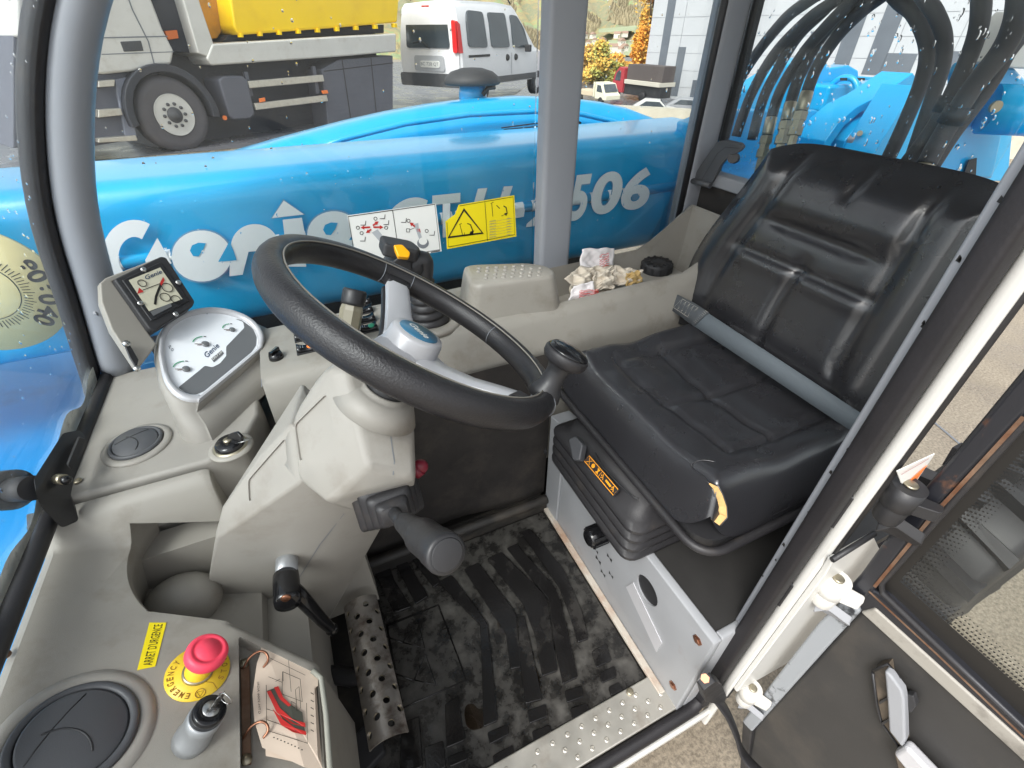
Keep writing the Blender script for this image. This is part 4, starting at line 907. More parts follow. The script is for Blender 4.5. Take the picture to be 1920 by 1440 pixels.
# ================================================================ STEERING WHEEL
wc = V((.106, .503, .759)); wn = V((sin(.608), sin(.016), cos(.608))).normalized(); WR = .178
ux = V((0, 1, 0)).cross(wn).normalized(); uy = wn.cross(ux)
sw = thing('steering_wheel', 'black grained three-spoke steering wheel with silver hub', 'steering wheel', wc)
def W(a, r, h=0): return wc + (ux * cos(rad(a)) + uy * sin(rad(a))) * r + wn * h
N_ = 96
rim = MB(); secs = []
for i in range(N_):
    a = 360 * i / N_; rd_ = (W(a, 1) - wc).normalized(); c = W(a, WR)
    rr = .0168 + .0012 * max(0, sin(rad(a * 18))) * 0
    secs.append([c + rd_ * (rr * .92 * cos(2 * pi * k / 18)) + wn * (rr * 1.08 * sin(2 * pi * k / 18)) for k in range(18)])
o_ = len(rim.v); rim.v += [p for s_ in secs for p in s_]
for i in range(N_):
    for j in range(18):
        a, b = i * 18, ((i + 1) % N_) * 18; k = (j + 1) % 18
        rim.f.append((a + j, a + k, b + k, b + j)); rim.sm.append(True)
rim.build('rim', M['wheel'], sw)
MB().torus(wc + wn * .0162, wn, WR - .0085, .0011, 96, 6).build('rim_seam', mat('worn_seam', (128, 124, 116), .5), sw)
wh = wc - wn * .020
hub = MB().lathe([(.046, -.046), (.046, -.030), (.042, -.022), (.036, -.012), (.0345, .006), (.032, .011), (.0001, .011)], wh, wn, 48).build('hub', M['silver'], sw)
MB().lathe([(.044, -.062), (.048, -.045), (.030, -.040)], wh, wn, 40).build('hub_shroud', M['black'], sw)
MB().lathe([(.0260, .0108), (.0255, .0122), (.0001, .0124)], wh, wn, 40).build('badge', M['logoblue'], sw)
bu, bv = (P(803, 640, z=.765) - P(757, 622, z=.765)).normalized(), None
bu = (bu - wn * bu.dot(wn)).normalized(); bv = wn.cross(bu)
pb = wh + wn * .0128
text('Genie', pb - bu * .017 - bv * .006, pb + bu * .017 - bv * .006, pb - bu * .017 + bv * .007, M['paper'], parent=sw, bold=.02)
import_angles = []
def ang_of(u, v):
    p = PP(u, v, wc, wn) - wc; return math.degrees(math.atan2(p.dot(uy), p.dot(ux)))
for u, v in ((742, 520), (965, 738), (640, 622)):
    a = ang_of(u, v)
    secs = []; s2 = []
    for r, w, h in ((.028, .030, -.034), (.05, .024, -.034), (.09, .0195, -.024), (.125, .0185, -.011), (.146, .0185, -.004)):
        t_ = V(W(a + 90, 1) - wc); c = W(a, r, h)
        secs.append([c - t_ * w - wn * .006, c - t_ * w * .96 + wn * .002, c - t_ * w * .6 + wn * .006, c + t_ * w * .6 + wn * .006, c + t_ * w * .96 + wn * .002, c + t_ * w - wn * .006])
        s2.append([c - t_ * w * 1.15 - wn * .016, c - t_ * w * 1.15 - wn * .0065, c + t_ * w * 1.15 - wn * .0065, c + t_ * w * 1.15 - wn * .016])
    MB().loft(secs).build('spoke', M['silver'], sw, bevel=.001)
    MB().loft(s2).build('spoke_back', M['black'], sw, bevel=.003)
    c0, c1 = W(a, .143, -.003), W(a, WR - .004, 0); t_ = V(W(a + 90, 1) - wc)
    MB().loft([[c - t_ * w - wn * .009, c - t_ * w * .9 + wn * .0055, c + t_ * w * .9 + wn * .0055, c + t_ * w - wn * .009] for c, w in ((c0, .0195), (c0 * .5 + c1 * .5, .021), (c1, .030))]).build('spoke_end', M['wheel'], sw, bevel=.004)
for a in (ang_of(742, 520) - 8, ang_of(742, 520) + 8, ang_of(925, 628), ang_of(965, 738) + 9):
    MB().torus(W(a, WR), W(a + 90, 1) - wc, .0170, .0006, 24, 5).build('joint_line', M['inkgrey'], sw)
# rim under the hub: column neck
cp_ = hcast(724, 730)[0] - wn * .004
MB().lathe([(.058, -.028), (.046, -.008), (.041, -.003), (.037, -.001), (.033, .000), (.032, .004), (.029, .005), (.026, .002)], cp_, wn, 44).build('column_collar', M['beige'], colm)
MB().lathe([(.026, -.01), (.027, .004), (.026, .02), (.027, (wh - cp_).length - .03)], cp_, wh - cp_, 32).build('neck_sleeve', M['black'], colm)
# spinner knob
ka_ = ang_of(1003, 742)
kb = W(ka_, WR - .004, .012); kd = (wn + ZUP * .15).normalized()
kn = thing('spinner_knob', 'glossy black spinner knob clamped on the steering wheel rim', 'knob', kb)
MB().lathe([(.022, -.006), (.020, .004), (.0145, .014), (.0135, .030), (.016, .038), (.020, .042)], kb, kd, 32).build('neck', M['black'], kn)
MB().lathe([(.019, .040), (.0255, .0435), (.0285, .049), (.0288, .055), (.0275, .058)], kb, kd, 40).build('grip_ring', M['rubber'], kn)
MB().lathe([(.0270, .057), (.026, .060), (.022, .0635), (.013, .0655), (.0001, .066)], kb, kd, 40).build('cap', M['gloss'], kn)
# ================================================================ PEDAL
pe = thing('brake_pedal', 'worn perforated steel brake pedal above the floor mat', 'pedal', (-.08, .45, .0))
p0, p1 = V((-.084, .574, .12)), V((-.086, .312, .12)); pa = (p1 - p0).normalized(); pxx = V((1, 0, 0))
def ped(s, t, off=0):
    th = (-56 + 112 * s); R_ = .037; L_ = (p1 - p0).length
    tt = t; e = .0
    c = p0 + (p1 - p0) * tt
    return c + pxx * ((R_ + off) * sin(rad(th)) + .004 * tt) + V((0, 0, (R_ + off) * cos(rad(th)) - .03))
pm = MB(); nu, nv = 18, 40
pm.grid(lambda a, b: ped(a, b), nu, nv)
pd_ = pm.build('pedal_pad', mat('worn_pedal_steel', (160, 154, 147), .4, metal=.75, var=.2, vscale=30, dirt=(70, 48, 34), dscale=24, damt=.8, dlo=.48, dhi=.66), pe)
sd2 = pd_.modifiers.new('t', 'SOLIDIFY'); sd2.thickness = .003; sd2.offset = -1
cutp = MB(); holes = []
for r in range(4):
    n_ = 7 if r % 2 == 0 else 6
    for i in range(n_):
        s_ = .10 + .27 * r; t_ = (.075 if r % 2 == 0 else .145) + i * .142
        c = ped(s_, t_); nn = (ped(s_, t_, .01) - c).normalized(); holes.append((c, nn)); cutp.cyl(c - nn * .01, c + nn * .01, .0062, 14)
boolean(pd_, cutp)
rg_ = MB().lathe([(.0062, -.003), (.0064, .0010), (.0076, .0018), (.0094, .0002)], (0, 0, 0), n=14, caps=False).mesh('hole_rim', V((0, 0, 0)), M['zinc'], None)
for c, nn in holes:
    o = bpy.data.objects.new('hole_rim', rg_); COL.objects.link(o); o.parent = pe; o.location = c - WP[pe]; o.rotation_euler = nn.to_track_quat('Z', 'Y').to_euler()
MB().tube([V((-.08, .44, .09)), V((-.13, .46, .06)), V((-.22, .50, .10))], .016, 12).build('pedal_arm', M['black'], pe)
MB().prism([(-.15, .30, .03), (-.10, .33, .005), (-.10, .40, .005), (-.16, .36, .03)], (0, 0, .02)).build('pedal_bracket', M['black'], pe, bevel=.004)
# ================================================================ DRIVER SEAT
seat = thing('driver_seat', 'black vinyl driver seat with torn front corner and creased panels', 'seat', (.65, .49, .28))
def g(x, c, w): return math.exp(-((x - c) / w) ** 2)
def sst(a, b, x): t = max(0, min(1, (x - a) / (b - a))); return t * t * (3 - 2 * t)
def superout(s, t, n=5.0):
    """square -> rounded square, keeps 0..1"""
    x, y = 2 * s - 1, 2 * t - 1; m = max(abs(x), abs(y))
    if m < 1e-6: return .5, .5
    k = m / ((abs(x) ** n + abs(y) ** n) ** (1 / n)); return .5 + x * k / 2, .5 + y * k / 2
def pad(front, back, nu=60, nv=60, n_=5.0):
    mb = MB(); mb.grid(lambda a, b: front(*superout(a, b, n_)), nu, nv); mb.grid(lambda a, b: back(*superout(1 - a, b, n_)), nu // 2 * 2, nv); return mb
# cushion: s along X (0 front .. 1 back), t along Y (0 near .. 1 far)
def cush(s, t):
    x = .424 + .448 * s; y = .243 + .478 * t
    e = min(s, 1 - s, t, 1 - t); ed = sst(0, .11, e)
    z = .420 + .080 * ed ** .55
    z += .014 * sst(.28, .10, t) * ed + .014 * sst(.74, .9, t) * ed        # side bolsters
    z += .012 * sst(.40, .14, s) * ed                                        # front roll
    z -= .022 * g(s, .62, .35) * g(t, .5, .35); z += .016 * sst(.80, .95, t) * sst(.25, .6, s) * ed
    inner = sst(.15, .22, t) * sst(.86, .79, t)
    z -= .007 * g(t, .5, .012) * sst(.16, .30, s) * ed                     # seams
    z -= .007 * g(s, .50, .012) * inner; z -= .009 * g(s, .25 + .02 * sin(6 * t), .016) * inner
    z -= .008 * g(t, .20, .014) * sst(.2, .3, s); z -= .008 * g(t, .81, .014) * sst(.2, .3, s)
    z += .0022 * sin(23 * s + 9 * t) * g(s, .33, .18) * ed + .0016 * sin(41 * t - 17 * s) * ed * g(s, .4, .25)
    z += .005 * g(s, .36, .09) * inner + .004 * g(s, .62, .09) * inner
    return V((x, y, z))
def cush_b(s, t): x = .424 + .448 * s; y = .243 + .478 * t; e = min(s, 1 - s, t, 1 - t); return V((x, y, .420 - .012 * sst(0, .05, e)))
cu_ = pad(cush, cush_b, n_=7.0).build('cushion', M['vinyl'], seat)
# backrest: s across (0 near .. 1 far), t up
def bk_pt(s, t, d):
    y0 = .255 + .030 * t; y1 = .834 - .078 * sst(.3, 1.0, t); y = y0 + (y1 - y0) * s
    lean = .840 + .095 * t; z = .455 + .428 * t
    return V((lean - d * .97, y, z + d * .2))
def bk_f(s, t):
    e = min(s, 1 - s, t, 1 - t); ed = sst(0, .17, e)
    d = -.012 + .052 * ed ** .62
    d += .011 * sst(.24, .08, s) * ed + .011 * sst(.76, .92, s) * ed
    d -= .010 * g(t, .45, .4) * g(s, .5, .3)
    inner = sst(.16, .32, s) * sst(.84, .68, s)
    d -= .010 * g(s, .5, .020) * (sst(.80, .86, t) * sst(.97, .92, t) + sst(.60, .52, t))
    d -= .012 * g(t, .66 + .02 * (s - .5), .026) * sst(.24, .38, s) * sst(.80, .64, s); d += .008 * g(t, .76, .06) * inner
    d -= .010 * sst(.535, .505, t) * sst(.40, .50, t) * inner * 0 + .009 * g(t, .515, .014) * inner; d += .004 * g(t, .47, .03) * inner * (1 - .8 * g(s, .5, .03))
    d -= .010 * g(s, .20 + .05 * t, .024) * sst(.1, .2, t) * sst(.99, .88, t); d -= .010 * g(s, .80 - .03 * t, .024) * sst(.1, .2, t) * sst(.99, .88, t)
    return bk_pt(s, t, d)
def bk_b(s, t): e = min(s, 1 - s, t, 1 - t); return bk_pt(s, t, -.012 - .03 * sst(0, .08, e))
pad(bk_f, bk_b, n_=5.5).build('backrest', M['vinyl'], seat)
# split corner showing foam
ts_ = [(1330, 905), (1341, 915), (1347, 930), (1352, 950), (1350, 965), (1342, 978)]
def on_cush(u, v):
    best = None
    for i in range(0, 61):
        for j in range(0, 61):
            s, t = superout(i / 60 * .22, j / 60 * .22, 7.0); p = cush(s, t); d = p - EYE; zc = d.dot(LOOK)
            q = (960 + FPX * d.dot(RGT) / zc, 720 - FPX * d.dot(CUP) / zc); e = (q[0] - u) ** 2 + (q[1] - v) ** 2
            if best is None or e < best[0]: best = (e, p)
    return best[1] + (EYE - best[1]).normalized() * .0022
tp_ = [on_cush(u, v) for u, v in ts_]; wid = [.002, .006, .007, .009, .010, .008]
tb = MB(); A_ = []; B_ = []
for i, p in enumerate(tp_):
    d = (tp_[min(i + 1, 5)] - tp_[max(i - 1, 0)]).normalized(); sd_ = d.cross(EYE - p).normalized()
    k_ = wid[i]; A_.append(p + sd_ * k_ * (.9 + .3 * sin(i * 5))); B_.append(p - sd_ * k_)
tb.add(A_ + B_, [(i, i + 1, 6 + i + 1, 6 + i) for i in range(5)]); tb.build('foam_split', M['foam'], seat)
MB().tube(A_, .0012, 6).tube(B_, .0012, 6).tube(spline([on_cush(u, v) for u, v in ((1330, 905), (1318, 893), (1300, 880), (1298, 868), (1318, 862), (1342, 866))], 4), .0009, 6).build('torn_edge', M['vinyl'], seat)
# beaded lower trim, pan and bellows
tr_ = rpoly([V((.422, .236, .422)), V((.422, .728, .428)), V((.86, .735, .44)), V((.88, .235, .428))], .05, 10)
MB().tube(tr_, .0075, 10, closed=True).build('edge_piping', M['rubber'], seat)
MB().prism(rpoly([V((.65 + (p.x - .65) * .95, .48 + (p.y - .48) * .95, .408)) for p in tr_], .001, 1), (0, 0, .022)).build('seat_pan', M['black'], seat)
bl = MB(); secs = []
def rect(x0, x1, y0, y1, z, r=.03): return rpoly([V((x0, y0, z)), V((x1, y0, z)), V((x1, y1, z)), V((x0, y1, z))], r, 5)
for i in range(4):
    z0 = .283 + i * .026
    for dz, k_ in ((0, 0), (.006, -.010), (.013, -.010), (.020, 0), (.0255, .012)): secs.append(rect(.388 + k_, .80 - k_, .345 + k_, .625 - k_, z0 + dz))
secs.append(rect(.410, .80, .36, .61, .40))
bl.loft(secs).build('bellows', M['rubber'], seat, ang=60)
# suspension weight label and adjuster on the bellows front
lx = P(1130, 888, x=.392); lbn = V((-.8, 0, .6)).normalized()
def LP(u, v, o=0): return PP(u, v, V((.390, lx.y, lx.z)), lbn, o)
lb = MB().prism([LP(u, v) for u, v in ((1097, 865), (1107, 853), (1163, 918), (1152, 931))], lbn * .003).build('weight_label', M['black'], seat)
b = MB().ribbon([LP(u, v, .0036) for u, v in ((1098, 865), (1107, 855), (1161, 918), (1152, 929))], .0010, lbn, True)
def LQ(a, c):  # along, across in label space
    return LP(1102.5 + 55 * a - 5 * (c), 860 + 64 * a + 6 * c, .0038)
b.ribbon([LQ(.46, -.9), LQ(.46, .9)], .0008, lbn)
for a in (.09,): b.ribbon([LQ(a - .05, -.6), LQ(a + .05, .6), LQ(a - .05, .6), LQ(a + .05, -.6)], .0010, lbn, True)
b.disc(LQ(.22, 0), .0042, lbn, 14)
b.poly([LQ(.33, -.6), LQ(.37, 0), LQ(.33, .6), LQ(.42, .6), LQ(.39, 0), LQ(.42, -.6)])
for a in (.55, .9): b.ribbon([LQ(a - .03, -.6), LQ(a, 0), LQ(a + .04, .5)], .0014, lbn).ribbon([LQ(a, 0), LQ(a - .04, .5)], .0014, lbn).disc(LQ(a - .045, -.1), .0013, lbn, 8)
b.poly([LQ(.64, -.3), LQ(.82, -.2), LQ(.82, .3), LQ(.64, .2)]); b.build('label_print', M['amber'], lb)
ak = P(1087, 842, x=.392)
MB().prism(rpoly([PP(u, v, ak, lbn) for u, v in ((1075, 826), (1088, 820), (1102, 836), (1096, 866), (1083, 866))], .004), lbn * .016).build('weight_knob', M['vent'], seat, bevel=.004)
MB().tube([LP(u, v, .006) for u, v in ((1120, 850), (1135, 878), (1160, 905), (1188, 930), (1200, 936))], .0016, 6).build('cable', M['black'], seat)
# ---------------- seat belt
bel = thing('seat_belt', 'grey lap belt lying diagonally across the black seat', 'belt', P(1420, 660, z=.5))
bp = [(1252, 562, .765, 0), (1285, 585, .74, 0), (1340, 620, .70, 0), (1420, 672, .60, 0), (1500, 724, .50, 0), (1560, 763, .40, 0), (1610, 792, .33, 0), (1660, 820, .26, 0)]
def beltpt(u, v, y): return P(u, v, y=y)
us_ = (1252, 1300, 1350, 1430, 1500, 1560, 1618, 1690)
up_b = [(1254, 546)] + [(u, 572 + .655 * (u - 1305)) for u in us_[1:]]
lo_b = [(1236, 566)] + [(u - 26, 597 + .668 * (u - 26 - 1280)) for u in us_[1:]]
xs_ = [.775, .772, .768, .765, .765, .768, .772, .778]
A_ = spline([P(u, v, x=x) for (u, v), x in zip(up_b, xs_)], 5); B_ = spline([P(u, v, x=x - .012) for (u, v), x in zip(lo_b, xs_)], 5)
def strip(A, B, i0, i1, nm, mt, th=.002):
    mb = MB(); a, b_ = A[i0:i1 + 1], B[i0:i1 + 1]; n_ = len(a)
    mb.add(a + [(p + q) / 2 + V((0, 0, .0012)) for p, q in zip(a, b_)] + b_, [(k * n_ + i, k * n_ + i + 1, (k + 1) * n_ + i + 1, (k + 1) * n_ + i) for k in range(2) for i in range(n_ - 1)], True)
    o = mb.build(nm, mt, bel); m = o.modifiers.new('t', 'SOLIDIFY'); m.thickness = th; m.offset = 0; return o
strip(A_, B_, 6, len(A_) - 1, 'webbing', M['webbing'])
A2 = [p + V((-.002, -.003, .003)) for p in A_]; B2 = [p + V((-.002, -.003, .003)) for p in B_]
strip(A2, B2, 0, 8, 'sewn_end', M['darkweb'], .003)
th_ = MB(); nn = V((-.3, -.5, .8))
def BS(i, t): 
    k = int(i); f_ = i - k; a = A2[k].lerp(A2[min(k + 1, len(A2) - 1)], f_); b_ = B2[k].lerp(B2[min(k + 1, len(B2) - 1)], f_); return a.lerp(b_, t) + V((-.001, -.002, .0028))
th_.ribbon([BS(3.2, .15), BS(6.2, .15), BS(6.2, .85), BS(3.2, .85)], .0007, nn, True)
for k_ in range(4): th_.ribbon([BS(3.3 + .7 * k_, .2), BS(3.9 + .7 * k_, .8)], .0006, nn); th_.ribbon([BS(3.9 + .7 * k_, .8), BS(4.0 + .7 * k_, .2)], .0006, nn)
for k_ in range(9): th_.ribbon([BS(7.3, .05 + .1 * k_), BS(7.8, .08 + .1 * k_)], .0006, nn)
th_.build('stitching', M['thread'], bel)
MB().prism(rpoly([P(u, v, x=.785) for u, v in ((1232, 566), (1246, 560), (1262, 580), (1300, 604), (1296, 614), (1250, 600))], .004), (.012, .0, -.006)).build('anchor', M['black'], bel, bevel=.003)
MB().cyl(P(1247, 579, x=.783), P(1247, 579, x=.776), .0055, 14).build('bolt', M['copper'], bel)
# ================================================================ OPEN DOOR (swung out at right angles), hinges, strap
dc = V((.556, .10, .4)); dd = V((.157, -.988, 0)).normalized(); dnm = V((-.988, -.157, 0)).normalized()
door = thing('cab_door', 'open black framed cab door with glazed upper half and pull handle', 'door', (.57, -.15, -.07))
def DR(u, v, o=0): return PP(u, v, dc, dnm, o)
def ext(pts, k0, k1, name, mt, bevel=.002, par=None): return MB().prism([DR(u, v, k0) for u, v in pts], dnm * (k1 - k0)).build(name, mt, par or door, bevel=bevel)
FRM = mat('black_door_frame_paint', (34, 35, 40), .3, var=.1, dirt=(112, 74, 50), dscale=26, damt=.7, dlo=.64, dhi=.74, bump=.05)
ext([(1588, 1105), (1612, 1078), (1697, 960), (1920, 690), (2100, 470), (2150, 500), (1922, 778), (1747, 962), (1640, 1105), (1614, 1135)], -.025, .0, 'frame_upright', FRM, .005)
ext([(1590, 1108), (1622, 1103), (1660, 1120), (1925, 1372), (2060, 1500), (2040, 1530), (1920, 1420), (1612, 1146)], -.022, -.002, 'frame_bottom_rail', FRM, .004)
MB().tube([DR(2100, 560, -.006), DR(1920, 790, -.006), DR(1750, 978, -.006), DR(1648, 1096, -.006), DR(1650, 1116, -.006), DR(1920, 1376, -.006), DR(2040, 1490, -.006)], .0045, 8).build('glass_seal', M['rubber'], door)
MB().ribbon([DR(1920, 781, .001), DR(1840, 868, .001), DR(1750, 966, .001), DR(1640, 1100, .001)], .0035, dnm).ribbon([DR(1630, 1108, .0012), DR(1760, 1228, .0012), DR(1925, 1385, .0012)], .0030, dnm).build('rust_line', M['rust'], door)
ext([(1640, 1110), (1755, 968), (1925, 770), (2200, 450), (2500, 900), (2150, 1600), (1925, 1392)], -.018, -.014, 'door_glass', M['dglass'], 0)
fb_ = MB().prism([DR(u, v, -.0135) for u, v in ((1640, 1108), (1755, 965), (1925, 768), (1960, 800), (1810, 960), (1690, 1085), (1678, 1100))], dnm * .0006)
fb_.prism([DR(u, v, -.0135) for u, v in ((1640, 1108), (1678, 1100), (1925, 1322), (2050, 1440), (2040, 1500), (1925, 1392))], dnm * .0006)
fb_.build('black_border', M['ink'], door)
dots = MB()
def dotrow(a, b, n_, rows, dx, dy):
    for r in range(rows):
        for i in range(n_):
            t = (i + .5 * (r % 2)) / n_; u = a[0] + (b[0] - a[0]) * t + dx * r; v = a[1] + (b[1] - a[1]) * t + dy * r
            dots.disc(DR(u, v, -.0133), .0017 - .00022 * r, dnm, 6)
dotrow((1960, 803), (1683, 1094), 46, 6, 5.2, 6.2); dotrow((1682, 1098), (2050, 1434), 52, 5, 5.5, -5.2)
tag(dots.build('dot_print', M['ink'], door), kind='stuff')
# lower half
ext([(1613, 1147), (1920, 1424), (2040, 1530), (1980, 1900), (1500, 1620), (1390, 1480), (1408, 1370)], -.030, -.010, 'inner_trim', mat('black_door_trim', (52, 51, 50), .55, var=.1, vscale=9, bump=.12, bscale=500, dirt=(88, 82, 74), dscale=7, damt=.4), .006)
ext([(1613, 1147), (1640, 1140), (1930, 1402), (2050, 1510), (2040, 1535), (1920, 1428)], -.012, .001, 'trim_lip', mat('worn_grey_lip', (150, 146, 138), .5, dirt=(70, 64, 58), dscale=12, damt=.8), .003)
GS = mat('scuffed_grey_paint', (142, 146, 150), .4, dirt=(40, 40, 42), dscale=26, damt=.9, dlo=.58, dhi=.66)
ext([(1580, 1123), (1596, 1116), (1614, 1147), (1560, 1205), (1410, 1372), (1392, 1352), (1480, 1238), (1533, 1170)], -.03, .002, 'hinge_edge', GS, .004)
ext([(1392, 1352), (1410, 1372), (1395, 1480), (1385, 1470)], -.03, .0, 'hinge_edge', M['black'], .003)
# pull handle
HB = mat('tan_stained_black', (92, 82, 70), .6, var=.3, vscale=30, dirt=(40, 38, 36), dscale=20, damt=.9)
ext([(1638, 1256), (1648, 1246), (1668, 1243), (1675, 1300), (1676, 1356), (1700, 1388), (1690, 1400), (1654, 1350), (1646, 1310)], -.012, .003, 'handle_recess', HB, .002)
MB().tube([DR(u, v, .004) for u, v in ((1640, 1254), (1668, 1242), (1690, 1268))] , .002, 6).tube([DR(u, v, .004) for u, v in ((1639, 1258), (1646, 1315), (1655, 1352), (1690, 1400))], .002, 6).build('recess_rim', M['black'], door)
for a in ((1652, 1310, 1674, 1298), (1656, 1350, 1676, 1338)): MB().prism([DR(a[0], a[1], .003), DR(a[0] + 2, a[1] + 5, .003), DR(a[2] + 1, a[3] + 4, .003), DR(a[2], a[3], .003)], dnm * .004).build('recess_rib', M['black'], door)
ext([(1668, 1244), (1680, 1252), (1702, 1282), (1706, 1300), (1708, 1372), (1701, 1388), (1676, 1356), (1673, 1300)], .002, .016, 'pull_lever', M['greypaint'], .004)
ext([(1702, 1296), (1716, 1300), (1722, 1318), (1712, 1332), (1707, 1330)], -.004, .006, 'lever_cap', M['blackm'], .002)
ext([(1684, 1398), (1708, 1382), (1760, 1436), (1840, 1520), (1800, 1540)], .0, .018, 'grab_bar', M['silver'], .006)
ext([(1684, 1398), (1800, 1540), (1780, 1545), (1690, 1425)], -.01, .014, 'grab_bar_side', HB, .003)
# hinges
HX, HY = .532, .118
HS = 1.3
def hinge(u, v, black=False, lab=None):
    c = P(u, v, x=HX); c = V((HX, c.y, c.z))
    m1 = M['black'] if black else M['white']
    h = MB().prism(rpoly([c + V(p) * HS for p in ((-.030, .014, -.062), (-.004, .010, -.062), (.004, .034, -.062), (-.028, .040, -.062))], .004), (0, 0, .058)).build('hinge', M['black'], door, bevel=.003)
    h['label'] = lab
    MB().prism(rpoly([c + V(p) * HS for p in ((-.016, .006, -.004), (.008, .004, -.004), (.014, .022, -.004), (.004, .042, -.004), (-.030, .040, -.004))], .007), (0, 0, .006)).build('top_plate', m1, h, bevel=.0015)
    MB().lathe([(.0145, 0), (.0145, -.050), (.0135, -.052), (.0001, -.052)], c + V((0, -.004, .002)) * HS, n=24).build('knuckle', m1, h)
    MB().lathe([(.0168, .002), (.0168, -.028), (.0145, -.030)], c + V((0, -.004, .0035)) * HS, n=24, caps=True).build('sleeve', m1, h)
    MB().lathe([(.007, .0045), (.007, .0066), (.0055, .0072), (.0001, .0072)], c + V((0, -.004, .002)) * HS, n=18).build('pin', M['zinc'], h)
    MB().prism(rpoly([c + V(p) * HS for p in ((-.008, -.008, -.018), (.010, -.008, -.018), (.018, -.026, -.018), (.008, -.030, -.018))], .004), (0, 0, .016)).build('leaf', m1, h, bevel=.002)
    MB().prism(rpoly([c + V(p) * HS for p in ((-.010, -.006, -.050), (.008, -.008, -.058), (.016, -.030, -.056), (.008, -.034, -.044), (-.004, -.014, -.036))], .004), (.004, .004, .012)).build('bracket', M['greypaint'] if not black else m1, h, bevel=.001)
    for q in ((-.014, .030, .002), (-.018, .026, -.062)):
        MB().lathe([(.007, 0), (.007, .002), (.0055, .0022), (.0055, .007), (.0001, .0075)], c + V(q) * HS, (0, 0, 1) if q[2] > 0 else (-.6, -.6, -.3), 6, smooth=False).build('bolt', M['zinc'], h)
    return h
hinge(1692, 912, True, 'black uppermost hinge')
hinge(1561, 1085, False, 'white middle hinge at the glass corner')
hinge(1405, 1288, False, 'white lowest hinge near the sill')
# corner sticker peeping out behind the post
st_ = [P(u, v, y=.128) for u, v in ((1682, 884), (1753, 851), (1712, 912), (1690, 906))]
cs = MB().prism(st_, (0, .001, 0)).build('corner_sticker', M['paper']); tag(cs, 'folded white and orange sticker corner behind the uppermost door hinge', 'sticker')
MB().prism([P(u, v, y=.1272) for u, v in ((1700, 906), (1738, 872), (1711, 909))], (0, -.0004, 0)).build('orange_print', M['orange'], cs)
MB().ribbon([P(u, v, y=.1268) for u, v in ((1690, 890), (1742, 860))], .001, (0, -1, 0)).build('text_line', M['inkred'], cs)
# strap and its bracket at the sill end
sp_ = thing('door_strap', 'black rubber door strap hanging from the sill corner', 'strap', P(1340, 1300, y=.13))
MB().prism(rpoly([P(u, v, y=.145) for u, v in ((1306, 1278), (1330, 1260), (1342, 1268), (1352, 1292), (1346, 1308), (1312, 1300))], .004), (0, -.014, 0)).build('bracket', M['black'], sp_, bevel=.003)
MB().cyl(P(1322, 1272, y=.130), P(1322, 1272, y=.124), .006, 6).build('bolt', M['copper'], sp_)
q = spline([P(1336, 1300, x=.470), P(1362, 1335, x=.488), P(1380, 1375, x=.500), P(1392, 1412, x=.508), P(1425, 1450, x=.522), P(1480, 1500, x=.54)], 5)
MB().tube(q, .0145, 10, flat=.32).build('strap', M['rubber'], sp_)
# ---------------- catch on the rear pane
wl = thing('window_catch', 'grey-black curved catch handle at the corner of the rear pane', 'catch', P(1345, 310, x=.97))
sd_ = [P(u, v, x=.972) for u, v in ((1297, 334), (1330, 285), (1345, 266), (1360, 264), (1388, 270), (1394, 277), (1386, 286), (1368, 292), (1352, 310), (1334, 345), (1326, 350), (1300, 345))]
MB().prism(rpoly(sd_, .004, 2), (.020, .010, 0)).build('handle', M['vent'], wl, bevel=.0025)
MB().ribbon([P(u, v, x=.9712) for u, v in ((1315, 338), (1345, 288), (1360, 276), (1386, 278))], .0012, (-1, 0, 0)).build('rib', M['blackm'], wl)
MB().cyl(P(1374, 296, x=.975), P(1378, 297, x=1.012), .012, 18).build('boss', M['black'], wl)
MB().cyl(P(1296, 338, x=.968), P(1332, 348, x=.968), .007, 12).build('pivot', M['vent'], wl)
# ================================================================ BOOM, HOOD, HOSES, CHASSIS, WHEEL
BY = 1.15
boom = thing('lifting_boom', 'blue box-section lifting boom with silver lettering beside the windows', 'boom', (0, 1.3, .49))
def sect(x, r=.060):
    z0, z1, y0, y1 = .485, .820, BY, 1.47
    a = rpoly([V((x, y0, z0)), V((x, y0, z1)), V((x, y1, z1)), V((x, y1, z0))], r, 8); return a
MB().loft([sect(x) for x in (-2.6, -1.5, -.5, 0, .6, 1.25)]).build('boom_tube', M['blue'], boom, ang=50)
MB().tube([(-2.6, BY + .002, .676), (1.26, BY + .002, .676)], .0140, 14).build('weld_rib', M['blue'], boom)
BN = V((0, -1, 0))
def BPt(u, v, o=.0125): p = P(u, v, y=BY - o); return p
LT, LE = M['boomletter'], M['letteredge']
def letter_strokes(strokes, name='letter'):
    mb = MB(); eb = MB()
    for pts, w in strokes:
        q = [BPt(u, v) for u, v in pts]; mb.ribbon(q, w, BN); eb.ribbon([BPt(u, v, .0115) for u, v in pts], w + .010, BN)
    mb.build(name, LT, boom); eb.build(name + '_outline', LE, boom)
def arcpx(cu, cv, ru, rv, a0, a1, n=18): return [(cu + ru * cos(rad(a0 + (a1 - a0) * i / n)), cv - rv * sin(rad(a0 + (a1 - a0) * i / n))) for i in range(n + 1)]
